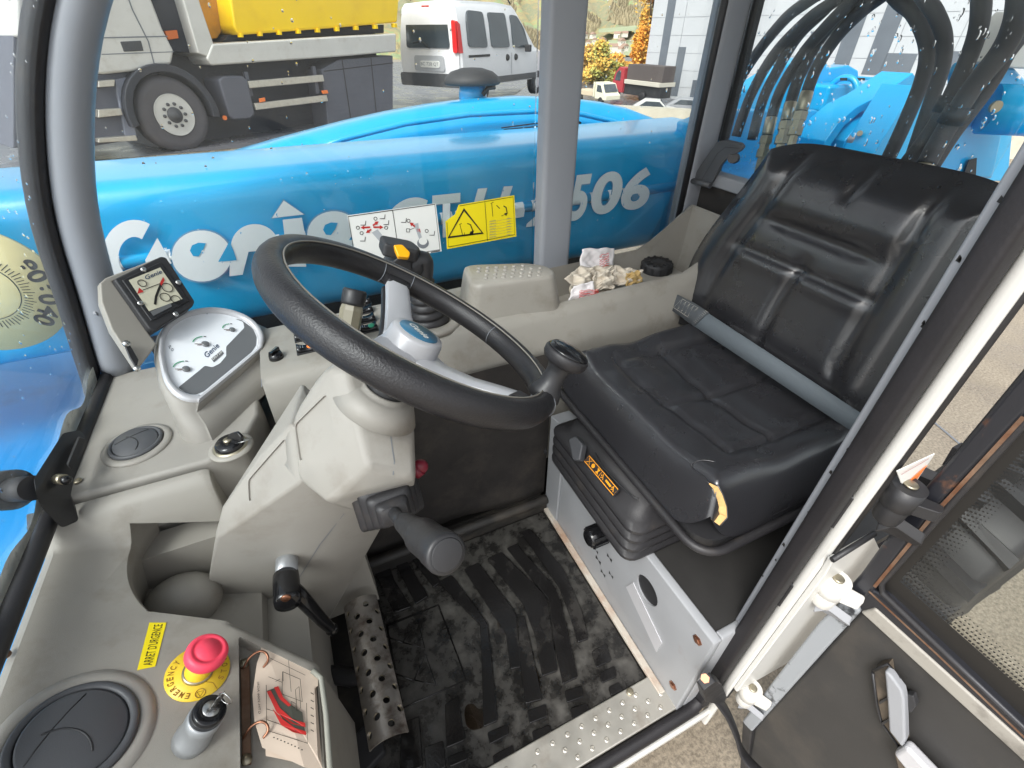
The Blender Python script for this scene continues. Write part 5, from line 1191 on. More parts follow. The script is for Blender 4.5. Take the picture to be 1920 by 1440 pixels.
# logo word, drawn as one silver print: G e n i e with blue counters
def lpoly(pts, o=.0130, mt=None, nm='letter'): return MB().poly([BPt(u, v, o) for u, v in pts]).build(nm, mt or LT, boom)
def grow(pts, k=3.0):
    cu, cv = sum(p[0] for p in pts) / len(pts), sum(p[1] for p in pts) / len(pts); return [(u + (u - cu) / math.hypot(u - cu, v - cv) * k, v + (v - cv) / math.hypot(u - cu, v - cv) * k) for u, v in pts]
def ell(cu, cv, ru, rv, a0, a1, n=20): return arcpx(cu, cv, ru, rv, a0, a1, n)
LB = M['blue']
gC = ell(252, 482, 62, 70, 62, 318, 26) + ell(252, 482, 30, 38, 318, 62, 20)
gA = [(272, 488), (295, 446), (322, 494), (306, 496), (306, 520), (284, 522)]
eO = ell(378, 480, 56, 48, 0, 360, 34); nO = [(432, 470)] + ell(478, 462, 45, 42, 172, 4, 18) + [(525, 505), (495, 507), (492, 470), (466, 472), (455, 515), (430, 518)]
e2 = ell(626, 440, 50, 44, 0, 360, 34); iS = [(530, 412), (566, 408), (572, 440), (574, 500), (540, 500)]; iA = [(510, 409), (532, 376), (570, 402)]
for pts in (gC, gA, nO, iS, iA): lpoly(pts)
for pts in (eO, e2): lpoly(pts); lpoly(grow(pts), .0118, LE, 'letter_outline')
lpoly(grow(iA), .0118, LE, 'letter_outline')
for du, dv, k in ((0, 0, 1), (248, -40, .92)):
    for pts in ([(356, 470), (360, 460), (372, 455), (386, 456), (381, 468), (372, 481), (362, 480)], [(409, 491), (424, 464), (430, 452), (438, 470), (444, 488)]):
        lpoly([(378 + (u - 378) * k + du, 480 + (v - 480) * k + dv) for u, v in pts], .0140, LB, 'counter')
# model number in slanted capitals
def btext(s, ll, lr, ul, b=.035):
    text(s, BPt(*ll, .0118), BPt(*lr, .0118), BPt(*ul, .0118), LE, 'letter_outline', boom, b + .012, .18)
    text(s, BPt(*ll, .0130), BPt(*lr, .0130), BPt(*ul, .0130), LT, 'letter', boom, b, .18)
btext('G', (718, 455), (792, 447), (726, 374)); btext('T', (820, 447), (872, 440), (808, 367)); btext('H', (872, 440), (948, 431), (882, 355))
btext('-', (962, 410), (984, 406), (962, 396)); btext('2', (986, 426), (1054, 417), (992, 343)); btext('5', (1062, 416), (1102, 410), (1068, 330)); btext('0', (1108, 404), (1164, 398), (1110, 324)); btext('6', (1164, 396), (1216, 390), (1166, 317))
for u0, u1 in ((196, 222), (285, 318), (322, 354), (386, 412), (440, 525), (540, 574), (578, 604), (640, 676), (730, 790), (828, 850), (884, 938), (962, 984), (1000, 1040), (1070, 1102), (1110, 1128), (1144, 1163), (1170, 1188), (1198, 1214)):
    xa, xb = P(u0, 490 - .13 * (u0 - 200), y=BY - .0155).x, P(u1, 490 - .13 * (u1 - 200), y=BY - .0155).x
    MB().tube([(xa, BY + .002, .676), (xb, BY + .002, .676)], .0146, 14, caps=False).build('letter_band', LT, boom)
# boom rear end: head plates, pin and stepped lug plates seen through the rear pane
hd = thing('boom_pivot_frame', 'blue boom pivot frame with stepped plates and pin behind the rear pane', 'machine frame', (1.6, 1.2, .3))
def plate(pts, y, th, mt='blue', name='plate'): return MB().prism(PX(pts, y=y), (0, th, 0)).build(name, M[mt], hd, bevel=.006)
def flange(pts, y, th, px_w, nm='flange'):
    """bent strip following pts, px_w wide, th deep"""
    up_, dn_ = [], []
    for i, (u, v) in enumerate(pts):
        a, b = pts[max(i - 1, 0)], pts[min(i + 1, len(pts) - 1)]; l = math.hypot(b[0] - a[0], b[1] - a[1]); nx, ny = -(b[1] - a[1]) / l, (b[0] - a[0]) / l
        up_.append((u + nx * px_w / 2, v + ny * px_w / 2)); dn_.append((u - nx * px_w / 2, v - ny * px_w / 2))
    return MB().prism(PX(up_ + dn_[::-1], y=y), (0, th, 0)).build(nm, M['blue'], hd, bevel=.003)
plate([(1345, 215), (1372, 185), (1412, 160), (1470, 125), (1500, 110), (1545, 108), (1552, 128), (1592, 122), (1610, 132), (1612, 160), (1580, 215)], 1.40, .07)
MB().cyl(P(1495, 175, y=1.38), P(1495, 175, y=1.41), .052, 32).build('pin_boss', M['blue'], hd)
plate([(1290, 232), (1352, 208), (1530, 206), (1562, 222), (1560, 300), (1280, 330)], 1.16, .05)
MB().box(P(1610, 178, y=1.34), (.50, .10, .085)).build('cross_beam', M['blue'], hd, bevel=.012)
for u in (1575, 1605, 1635, 1665): MB().prism(PX([(u, 146), (u + 16, 146), (u + 16, 151), (u, 151)], y=1.285), (0, -.002, 0)).build('beam_slot', M['blackm'], hd)
MB().torus(P(1577, 176, y=1.29), (1, .15, 0), .050, .010, 28, 8).build('beam_collar', M['blue'], hd)
plate([(1335, 330), (1345, 235), (1400, 175), (1470, 150), (1600, 142), (1720, 150), (1760, 195), (1900, 235), (1890, 340)], 1.46, .04, name='back_plate')
flange([(1545, 305), (1553, 268), (1578, 232), (1610, 206), (1650, 186), (1716, 142)], 1.06, .10, 13)
plate([(1600, 206), (1650, 186), (1716, 142), (1722, 150), (1700, 196), (1640, 204)], 1.12, .02, name='web')
flange([(1578, 305), (1588, 266), (1612, 236), (1650, 214), (1690, 202)], 1.04, .08, 8)
MB().prism(PX([(1590, 305), (1600, 262), (1622, 236), (1640, 236), (1618, 262), (1610, 305)], y=1.02), (0, .04, 0)).build('latch_plate', M['greypaint'], hd, bevel=.004)
MB().cyl(P(1612, 250, y=1.02), P(1612, 250, y=1.005), .008, 12).build('latch_bolt', M['zinc'], hd)
flange([(1640, 305), (1660, 268), (1690, 220), (1726, 165)], .94, .10, 16)
plate([(1640, 320), (1690, 235), (1735, 165), (1770, 180), (1750, 250), (1720, 330)], .97, .02, name='web')
tw = [(1740, 330), (1790, 230), (1830, 200), (1836, 140), (1850, 118), (1905, 128), (1935, 160), (1900, 235), (1880, 250), (1862, 335)]
MB().prism(PX(tw, y=.62), (0, .06, 0)).build('side_plate', M['blue'], hd, bevel=.006)
MB().cyl(P(1850, 205, y=.60), P(1850, 205, y=.60) + V((.10, -.10, .0)), .045, 28).build('cylinder_boss', M['blue'], hd)
MB().cyl(P(1864, 200, y=.575), P(1864, 200, y=.575) + V((-.003, -.006, 0)), .011, 16).build('boss_bolt', M['zinc'], hd)
MB().prism(PX([(1845, 118), (1890, 60), (1925, 20), (1960, 30), (1940, 130), (1900, 128)], y=.60), (0, .05, 0)).build('white_guard', M['white'], hd, bevel=.004)
MB().prism(PX([(1800, 345), (1815, 300), (1830, 296), (1828, 330)], y=.614), (0, -.002, 0)).build('slot', M['blackm'], hd)
MB().cyl(P(1760, 340, y=.70), P(1880, 375, y=.70), .035, 20).build('cross_tube', M['blue2'], hd)
MB().box2((1.10, .40, .45), (1.5, 1.3, .72)).build('rear_deck', M['blue2'], hd, bevel=.01)
# hydraulic hoses
hoses = [([(1351, 262), (1370, 188), (1408, 116), (1467, 41), (1514, 3), (1580, -40)], .0165, 1.16), ([(1380, 256), (1408, 178), (1451, 103), (1514, 38), (1567, 0), (1640, -60)], .0165, 1.15),
         ([(1410, 262), (1430, 188), (1458, 131), (1495, 69), (1545, 19), (1590, -30)], .0165, 1.17), ([(1438, 255), (1461, 175), (1504, 103), (1545, 55), (1589, 9), (1640, -50)], .0165, 1.15),
         ([(1474, 228), (1495, 153), (1536, 75), (1586, 19), (1632, -12), (1700, -70)], .017, 1.16), ([(1502, 210), (1526, 138), (1564, 75), (1611, 25), (1664, -16), (1740, -80)], .017, 1.15),
         ([(1664, 300), (1695, 234), (1729, 150), (1739, 88), (1717, 28), (1686, 0), (1650, -40)], .022, 1.18), ([(1710, 294), (1742, 200), (1767, 125), (1770, 69), (1754, 25), (1736, 0), (1700, -50)], .020, 1.16),
         ([(1700, 306), (1751, 238), (1798, 150), (1832, 63), (1840, 0), (1838, -60)], .022, 1.13), ([(1736, 309), (1764, 259), (1820, 169), (1879, 94), (1907, 31), (1915, -40)], .026, 1.10),
         ([(1750, 312), (1790, 250), (1850, 170), (1890, 100)], .018, 1.14)]
where = ['outermost thin black hose next to the rear pillar', 'second thin black hose from the rear pillar', 'third thin black hose from the rear pillar', 'fourth thin black hose, ending in the lowest metal fitting', 'fifth thin black hose, ending in the middle metal fitting', 'thin black hose ending in the highest metal fitting', 'thick black hose bending left over the blue bracket', 'thick black hose bending beside the bracket hose', 'thick black hose rising straight before the white guard', 'thickest black hose crossing the white guard', 'short black hose tucked under the thickest hose']
for i, (pts, r, x) in enumerate(hoses):
    r *= .78 if i < 6 else .62
    h = thing('hydraulic_hose', where[i], 'hose', P(*pts[0], x=x), 'hydraulic hoses behind the rear pane')
    q = spline([P(u, v, x=x + .02 * sin(j)) for j, (u, v) in enumerate(pts)], 6)
    q += [q[-1] + V((.10, .02, .10)), q[-1] + V((.24, .05, .13))]
    MB().tube(q, r, 14).build('tube', M['hose'], h)
    if i in (3, 4, 5):
        a = q[0]; d = (q[0] - q[3]).normalized()
        MB().lathe([(r * .9, -.045), (r * 1.08, -.04), (r * 1.08, -.004), (r * .85, 0)], a, d, 20).build('ferrule', M['zinc'], h)
        MB().lathe([(r * 1.25, 0), (r * 1.25, .018)], a, d, 6, smooth=False).build('nut', M['zinc'], h)
        MB().lathe([(r * 1.0, .018), (r * 1.0, .03), (r * 1.25, .031), (r * 1.25, .05), (r * .8, .051), (r * .8, .12)], a, d, 6, smooth=False).build('fitting', M['zinc'], h)
    if i in (9, 8): MB().tube([q[8], q[10]], r * 1.3, 12).build('sleeve', M['rubber'], h)
    if i in (9, 10, 8): a = q[0]; d = (q[0] - q[3]).normalized(); MB().lathe([(r * .95, -.02), (r * .95, .05), (r * .7, .051)], a, d, 16).build('ferrule', M['zinc'], h)
# engine hood with air intake
hood = thing('engine_hood', 'blue arched engine hood beyond the boom with black rain cap', 'hood', (.6, 1.9, .3))
hpx = [(330, 305), (430, 284), (520, 258), (640, 226), (720, 208), (800, 194), (880, 184), (960, 179), (1040, 181), (1100, 188), (1150, 199), (1205, 220), (1235, 242)]
hy = 1.66
hp_ = [V((P(u, v, y=hy + .14).x, hy, P(u, v, y=hy + .14).z)) for u, v in hpx]
secs = []
for p in hp_:
    z = p.z; r = .05
    secs.append([V((p.x, hy - .07, .45)), V((p.x, hy - .07, z - .13)), V((p.x, hy - .055, z - .085)), V((p.x, hy - .03, z - .035)), V((p.x, hy, z - .004)), V((p.x, hy + .06, z + .004)), V((p.x, hy + .14, z)), V((p.x, hy + .45, z - .10)), V((p.x, hy + .52, z - .16)), V((p.x, hy + .55, .45))])
MB().loft(secs).build('hood_shell', M['blue'], hood, ang=75)
rc = [(620, 292), (700, 262), (790, 240), (880, 226), (980, 220), (1060, 222), (1130, 234), (1185, 250), (1150, 262), (900, 270)]
MB().tube([P(u, v, y=hy - .066) for u, v in ((560, 292), (640, 262), (760, 232), (880, 215), (1000, 209), (1090, 214), (1150, 228), (1190, 244))], .008, 8).build('hood_fold', M['blue'], hood)
MB().ribbon([P(u, v, y=hy - .072) for u, v in ((940, 240), (1000, 232), (1080, 226), (1090, 231), (1000, 238), (945, 243))], .004, (0, -1, 0)).build('hood_gap', M['blackm'], hood)
ic_ = P(887, 186, y=1.85); tz = P(887, 135, y=1.85).z - ic_.z
MB().lathe([(.052, -.04), (.050, .02), (.047, tz * .55), (.0001, tz * .55)], V((ic_.x, 1.85, ic_.z)), n=28).build('intake_pipe', M['blue'], hood)
MB().lathe([(.046, tz * .62), (.096, tz * .56), (.102, tz * .64), (.096, tz * .82), (.074, tz * 1.02), (.038, tz * 1.14), (.0001, tz * 1.17)], V((ic_.x, 1.85, ic_.z)), n=36).build('rain_cap', M['blackm'], hood)
MB().tube([P(905, 178, y=1.8), P(915, 165, y=1.8), P(928, 163, y=1.8)], .008, 8).build('cable_end', M['black'], hood)
# machine body below the windows and boom
ch = thing('machine_chassis', 'blue machine chassis in front of the windscreen and below the boom', 'chassis', (-.8, .7, -.2))
MB().prism([(-1.9, .15, .03), (-.50, .15, .03), (-.50, 2.3, .03), (-1.9, 2.3, .03)], (0, 0, -.35)).build('front_deck', M['blue2'], ch, bevel=.03)
MB().prism([(-1.9, .52, -.1), (-.50, .52, -.1), (-.50, .52, .20), (-.62, .52, .26), (-1.1, .52, .29), (-1.9, .52, .24)], (0, 1.6, 0)).build('front_box', M['blue2'], ch, bevel=.035)
MB().box2((-.45, 1.04, .0), (1.05, 1.12, .40)).build('side_rail', M['blackm'], ch, bevel=.01)
MB().box2((-.5, 1.5, -.2), (1.1, 2.1, .46)).build('engine_bay', M['blackm'], ch)
for u, v in ((20, 810),): MB().lathe([(.018, 0), (.018, .004), (.0001, .005)], P(u, v, z=.03) if v > 750 else P(u, v, y=.518), (0, 0, 1) if v > 750 else (0, -1, 0), 18).build('grommet', M['greypaint'], ch)
# round angle scale on the boom side
dl = thing('angle_scale', 'round cream angle scale plate with large numerals on the boom', 'scale plate', P(-35, 545, y=1.075))
DYc = 1.075
ac = P(-38, 545, y=DYc)
MB().lathe([(.118, 0), (.118, .006), (.0001, .0065)], ac, (0, -1, 0), 64).build('plate', mat('cream_enamel', (226, 214, 160), .4, var=.05), dl)
MB().cyl(ac + V((0, .005, 0)), ac + V((0, .08, 0)), .02, 16).build('stub', M['blackm'], dl)
for s_, a in (('80', 15), ('60', -14), ('40', -43)):
    c_, rd_ = ac + V((0, -.0072, 0)), V((cos(rad(a)), 0, sin(rad(a)))); tg = V((-sin(rad(a)), 0, cos(rad(a)))); p = c_ + rd_ * .088
    text(s_, p - rd_ * .012 + tg * .021, p - rd_ * .012 - tg * .021, p + rd_ * .018 + tg * .021, M['ink'], 'numeral', dl, .03)
b = MB()
for k_ in range(-26, 20): 
    a = rad(k_ * 5 + 3); rd_ = V((cos(a), 0, sin(a))); b.ribbon([ac + V((0, -.0072, 0)) + rd_ * .058, ac + V((0, -.0072, 0)) + rd_ * (.070 if k_ % 3 else .074)], .0014, (0, -1, 0))
b.torus(ac + V((0, -.0070, 0)), (0, 1, 0), .054, .0008, 60, 4)
b.build('scale_mark', M['ink'], dl)
# rear wheel seen through the door glass
rw = thing('rear_wheel', 'black rear wheel with deep tread seen through the door glass', 'wheel', (1.86, .24, -.45))
WCn = V((1.56, .19, -.145)); R0 = .262
MB().lathe([(.14, -.11), (.19, -.13), (R0 - .015, -.12), (R0, -.10), (R0, .10), (R0 - .015, .12), (.19, .13), (.14, .11)], WCn, (0, 1, 0), 64).build('tyre', M['rubber'], rw)
tl_ = []
lug = MB().add([V(p) for p in ((-.030, -.125, -.03), (.018, -.125, -.03), (.040, .008, -.01), (.005, .008, -.01), (-.022, -.130, .038), (.008, -.128, .040), (.034, .008, .046), (.012, .008, .046))], [(0, 3, 2, 1), (4, 5, 6, 7), (0, 1, 5, 4), (1, 2, 6, 5), (2, 3, 7, 6), (3, 0, 4, 7)])
lugm = lug.mesh('tread_lug', V((0, 0, 0)), M['rubber'], None)
for i in range(15):
    for sgn in (1, -1):
        a = 2 * pi * (i + (.5 if sgn < 0 else 0)) / 15
        o = bpy.data.objects.new('tread_lug', lugm); COL.objects.link(o); o.parent = rw
        o.matrix_local = Matrix.Translation(WCn - WP[rw]) @ Matrix.Rotation(a, 4, 'Y') @ Matrix.Translation((0, 0, R0)) @ (Matrix.Scale(-1, 4, (0, 1, 0)) if sgn < 0 else Matrix.Identity(4))
MB().lathe([(.0001, -.05), (.08, -.06), (.11, -.09), (.14, -.11), (.15, -.11), (.13, .0), (.0001, .0)], WCn, (0, 1, 0), 40).build('rim', M['white'], rw)
# ================================================================ GROUND AND BACKGROUND
GZ = -.45
def ground_mat():
    m = bpy.data.materials.new('wet_concrete'); m.use_nodes = True; t = m.node_tree; N = t.nodes; L = t.links; b = N['Principled BSDF']
    tc = N.new('ShaderNodeTexCoord')
    def nz(s, d=6, r=.6): n = N.new('ShaderNodeTexNoise'); n.inputs[2].default_value = s; n.inputs[3].default_value = d; n.inputs[4].default_value = r; L.new(tc.outputs['Object'], n.inputs[0]); return n
    a = nz(1.1); cr = N.new('ShaderNodeValToRGB'); cr.color_ramp.elements[0].position = .3; cr.color_ramp.elements[0].color = (*lin((128, 118, 104)), 1); cr.color_ramp.elements[1].position = .72; cr.color_ramp.elements[1].color = (*lin((178, 168, 150)), 1); L.new(a.outputs[0], cr.inputs[0])
    s = nz(95, 3, .7); c2 = N.new('ShaderNodeValToRGB'); c2.color_ramp.elements[0].position = .36; c2.color_ramp.elements[0].color = (.42, .4, .38, 1); c2.color_ramp.elements[1].position = .62; c2.color_ramp.elements[1].color = (1.15, 1.12, 1.08, 1); L.new(s.outputs[0], c2.inputs[0])
    mm = N.new('ShaderNodeMix'); mm.data_type = 'RGBA'; mm.blend_type = 'MULTIPLY'; mm.inputs[0].default_value = .75; L.new(cr.outputs[0], mm.inputs[6]); L.new(c2.outputs[0], mm.inputs[7]); L.new(mm.outputs[2], b.inputs['Base Color'])
    w = nz(2.2, 5); mr = N.new('ShaderNodeMapRange'); mr.inputs[1].default_value = .4; mr.inputs[2].default_value = .6; mr.inputs[3].default_value = .18; mr.inputs[4].default_value = .6; L.new(w.outputs[0], mr.inputs[0]); L.new(mr.outputs[0], b.inputs['Roughness'])
    bp = N.new('ShaderNodeBump'); bp.inputs['Strength'].default_value = .5; bp.inputs['Distance'].default_value = .004; L.new(s.outputs[0], bp.inputs['Height']); L.new(bp.outputs[0], b.inputs['Normal']); return m
GM = ground_mat(); ASPH = mat('wet_asphalt', (96, 96, 102), .3, var=.15, vscale=1.2, bump=.3, bscale=60, rvar=.12)
# plateau edge line (retaining kerb) runs through these two points; everything beyond drops to a lower yard
ka, kb2 = P(1160, 200, z=-.05), P(1420, 214, z=-.05); kd_ = (kb2 - ka).normalized(); kn_ = V((-kd_.y, kd_.x, 0)); kn_ = kn_ if kn_.dot(ka) > 0 else -kn_
# yard sheet
def flat(name, pts, mt, kind='structure'):
    o = MB().poly(pts).build(name, mt); return tag(o, kind=kind)
e0, e1 = ka - kd_ * 3.0, kb2 + kd_ * 60
yard = [V((-60, -60, GZ)), V((80, -60, GZ)), V((e1.x, e1.y, GZ)), V((e0.x, e0.y, GZ)), V((e0.x + 30 * .55, e0.y + 30 * .83, GZ)), V((-60, 60, GZ))]
flat('ground', yard, GM)
wet = P(300, 285, z=GZ)
asp = [V((-30, 7.2, GZ + .004)), V((e0.x - .6, e0.y - .8, GZ + .004)), V((e0.x + 29 * .55, e0.y + 29 * .83, GZ + .004)), V((-30, 40, GZ + .004))]
flat('asphalt_road', asp, ASPH)
# expansion joints in the concrete near the rear wheel
jn = MB(); j0, j1 = P(1750, 790, z=GZ + .003), P(1815, 845, z=GZ + .003); jd = (j1 - j0).normalized()
jn.ribbon([j0 - jd * 3, j1 + jd * 5], .012, (0, 0, 1)); j2 = P(1700, 830, z=GZ + .003); jn.ribbon([j0 + V((0, .6, 0)), j0 + V((4, .75, 0))], .012, (0, 0, 1))
tag(jn.build('concrete_joint', M['inkgrey']), kind='structure')
kw_ = MB().prism([ka - kd_ * 3, kb2 + kd_ * 40, kb2 + kd_ * 40 + kn_ * .28, ka - kd_ * 3 + kn_ * .28], (0, 0, -.5)).build('low_wall', mat('pale_concrete', (186, 180, 164), .8, var=.08, bump=.3, bscale=40)); tag(kw_, 'low pale concrete wall at the yard edge before the building', 'wall')
w2_ = [P(1866, 262, x=7.0), P(1990, 268, x=7.0)]
LZ = -5.0
flat('lower_yard', [V((e0.x + 1, e0.y + 1, LZ)), V((90, -20, LZ)), V((170, 40, LZ)), V((120, 150, LZ)), V((20, 110, LZ)), V((5, 25, LZ))], ASPH)
# terrain: valley and wooded hillside
def hill_mat():
    m = bpy.data.materials.new('hazed_autumn_hillside'); m.use_nodes = True; t = m.node_tree; N = t.nodes; L = t.links; b = N['Principled BSDF']; b.inputs['Roughness'].default_value = 1; b.inputs['Specular IOR Level'].default_value = .1
    tc = N.new('ShaderNodeTexCoord'); mp = N.new('ShaderNodeMapping'); mp.inputs['Scale'].default_value = (.014, .014, .03); L.new(tc.outputs['Object'], mp.inputs[0])
    n = N.new('ShaderNodeTexNoise'); n.inputs[2].default_value = 1.6; n.inputs[3].default_value = 10; n.inputs[4].default_value = .7; L.new(mp.outputs[0], n.inputs[0])
    cr = N.new('ShaderNodeValToRGB'); cr.color_ramp.interpolation = 'LINEAR'; e = cr.color_ramp.elements
    e[0].position = .30; e[0].color = (*lin((112, 106, 88)), 1); e[1].position = .70; e[1].color = (*lin((128, 158, 96)), 1)  # hill tones lightened and greyed, valley haze put into the colour
    for p, c in ((.40, (158, 146, 116)), (.46, (134, 138, 112)), (.52, (170, 150, 110)), (.57, (142, 162, 118)), (.62, (148, 140, 120))): x = e.new(p); x.color = (*lin(c), 1)
    L.new(n.outputs[0], cr.inputs[0]); L.new(cr.outputs[0], b.inputs['Base Color']); return m
rh = random.Random(5)
def hz(d, a): return -22 + 12 * sin(a * 5) + (0 if d < 260 else .22 * (d - 260) - .00003 * (d - 260) ** 2) + 6 * sin(d * .021 + a * 7)
hm = MB()
def hfn(s, t):
    a = rad(20 + 90 * s); d = 150 + 900 * t ** 1.4; z = hz(d, a) + (2.5 * math.sin(d * .9 + a * 160) + 3 * sin(a * 410 + d * .13)) * min(1, t * 3) * .6
    return V((d * cos(a), d * sin(a), z))
tag(hm.grid(hfn, 160, 70).build('hills', hill_mat()), kind='structure')
fd = MB(); 
def green(d, a0, a1, dd_): return fd.grid(lambda s, t: V(((d + dd_ * t) * cos(rad(a0 + (a1 - a0) * s)), (d + dd_ * t) * sin(rad(a0 + (a1 - a0) * s)), hz(d + dd_ * t, rad(a0 + (a1 - a0) * s)) + 4.5)), 10, 4)
green(330, 52, 56, 26); green(380, 53.5, 57, 20); green(420, 49, 52, 30); green(300, 49, 51.5, 18)
tag(fd.build('fields', mat('pasture_green', (156, 162, 130), 1, var=.12, vscale=.05)), kind='structure')
# trees -------------------------------------------------------------
def leafmat(nm, c1): return mat(nm, c1, .8, var=.3, vscale=.9, spec=.2)
YL, OL, GL, BL = leafmat('yellow_leaves', (226, 186, 92)), leafmat('orange_leaves', (238, 172, 74)), leafmat('green_leaves', (176, 174, 96)), leafmat('brown_leaves', (186, 152, 96))
BARK = mat('bark', (84, 74, 64), .9, var=.2, vscale=3)
def tree(nm, lab, base, h, rx, mts, n_, seed, z0=.25, leaf=.4, group=None, taper=.5):
    r = random.Random(seed); t = thing(nm, lab, 'tree', base, group); b = V(base)
    tk = MB().tube([b, b + V((.02 * h, 0, h * .4)), b + V((-.01 * h, .01 * h, h * .85))], [h * .022, h * .015, h * .004], 8)
    for i in range(9):
        a = r.uniform(0, 6.28); zz = r.uniform(.28, .75) * h; tk.tube([b + V((0, 0, zz)), b + V((cos(a) * rx * .7, sin(a) * rx * .7, zz + h * .12))], [h * .008, h * .002], 5)
    tk.build('trunk', BARK, t)
    cl = [(V((r.gauss(0, .42) * rx, r.gauss(0, .42) * rx, 0)), r.uniform(z0, 1)) for _ in range(26)]
    mbs = [MB() for _ in mts]
    for i in range(n_):
        c, q = cl[r.randrange(len(cl))]; prof = (1 - max(0, (q - taper) / (1 - taper)) ** 1.5) if q > taper else .6 + .4 * (q - z0) / (taper - z0)
        p = b + c * prof + V((r.gauss(0, .16) * rx, r.gauss(0, .16) * rx, q * h + r.gauss(0, .05) * h)); s = leaf * r.uniform(.5, 1.2)
        u = V((r.gauss(0, 1), r.gauss(0, 1), r.gauss(0, 1))).normalized(); w = u.orthogonal().normalized()
        mbs[(r.randrange(len(mts)) if r.random() < .3 else int(abs(hash(round(c.x * 7))) % len(mts)))].poly([p - u * s * .5, p + w * s * .35, p + u * s * .5, p - w * s * .35])
    for m_, q in zip(mbs, mts):
        if m_.v: m_.build('crown', q, t)
    return t
def at(u, v, d, z=None):
    q = ray(u, v); q = q / math.hypot(q.x, q.y) * d; return V((q.x, q.y, CAM_H + q.z))
def gp(u, d, z): q = ray(u, 150); q = q / math.hypot(q.x, q.y) * d; return V((q.x, q.y, z))
b_ = gp(1205, 92, -7); tree('poplar_tree', 'tall slender orange poplar beside the panelled building', b_, 26, 2.1, [OL, YL], 14000, 2, .06, .5, None, .55)
b_ = gp(1192, 96, -7); tree('poplar_tree', 'shorter orange poplar just left of the tall poplar', b_, 10.4, 1.5, [OL, YL], 8000, 12, .06, .5, None, .55)
for i, (u, d, h, r_, mts, lb) in enumerate(((1122, 82, 5.9, 2.6, [YL, GL], 'tallest yellow-green tree behind the small pickup'), (1100, 88, 5.0, 2.4, [BL, YL], 'rusty tree beside the middle pillar behind the pickup'), (1150, 88, 4.2, 2.4, [OL, YL], 'low yellow tree behind the pickup bonnet'), (1172, 94, 3.0, 2.2, [OL, BL], 'low orange tree next to the poplars'), (1085, 96, 4.4, 2.3, [GL, BL], 'olive tree hidden partly by the middle pillar'))):
    tree('autumn_tree', lb, gp(u, d, -6), h, r_, mts, 9000, 30 + i, .12, .42, 'autumn trees behind the parked pickup')
wd = MB(); r = random.Random(9)
for i in range(14000):
    a = rad(r.uniform(44, 66)); d = r.uniform(240, 820)
    if sin(d * .028 + a * 26) + sin(a * 61 - d * .011) < .1: continue
    z = hz(d, a); s = r.uniform(1.3, 3.0); c = V((d * cos(a), d * sin(a), z + s * .6))
    wd.hull([c + V((r.uniform(-1, 1), r.uniform(-1, 1), r.uniform(-.7, 1))).normalized() * s for _ in range(7)]) if False else wd.add([c + V((s, 0, -s * .5)), c + V((-s * .5, s * .8, -s * .5)), c + V((-s * .5, -s * .8, -s * .5)), c + V((0, 0, s))], [(0, 1, 3), (1, 2, 3), (2, 0, 3)])
tag(wd.build('far_wood', mat('far_autumn_wood', (150, 138, 112), 1, var=.35, vscale=.03, spec=.05)), kind='stuff')
hm_w, hm_r = mat('far_house_wall', (226, 218, 206), .8), mat('far_roof', (160, 132, 116), .8)
hg = MB().box2((-4, -3, 0), (4, 3, 5)); hw = hg.mesh('wall', V((0, 0, 0)), hm_w); hr = MB().prism([(-4.6, -3.5, 5), (-4.6, 3.5, 5), (-4.6, 0, 7.6)], (9.2, 0, 0)).mesh('roof', V((0, 0, 0)), hm_r)
hwin = MB().box2((-4.06, -1.8, 2.6), (-3.99, -.8, 4)).box2((-4.06, .8, 2.6), (-3.99, 1.8, 4)).mesh('window', V((0, 0, 0)), M['facedark'])
hs = [(1096, 62, 330), (1112, 62, 318), (1166, 76, 300), (1172, 84, 285), (1164, 88, 270), (1150, 86, 262), (1142, 84, 290), (1130, 74, 305), (1104, 76, 285), (1116, 72, 300), (1120, 88, 250), (1158, 62, 340), (1172, 60, 350), (1092, 92, 240)]
wheres = ['white house highest at the left below the pasture', 'white house beside the highest left one', 'white house on the right edge of the hamlet', 'long white house at the foot of the poplars', 'white house just under the right edge house', 'house in the middle of the hamlet roofs', 'house left of the hamlet middle', 'house alone above the yellow tree top', 'house close to the pillar below the pasture', 'house between pasture and yellow tree', 'lowest house behind the yellow tree top', 'house on the upper meadow near the poplar', 'topmost house beside the poplar', 'lowest house beside the pillar']
for i, (u, v, d) in enumerate(hs):
    p = at(u, v, d); h = thing('far_house', 'tiny ' + wheres[i], 'house', p - V((0, 0, 2.5)), 'houses on the far hillside'); h.rotation_euler = (0, 0, r.uniform(0, 3)); s = .34 + .14 * r.random(); h.scale = (s, s, s)
    for nm, me in (('wall', hw), ('roof', hr), ('window', hwin)): o = bpy.data.objects.new(nm, me); COL.objects.link(o); o.parent = h
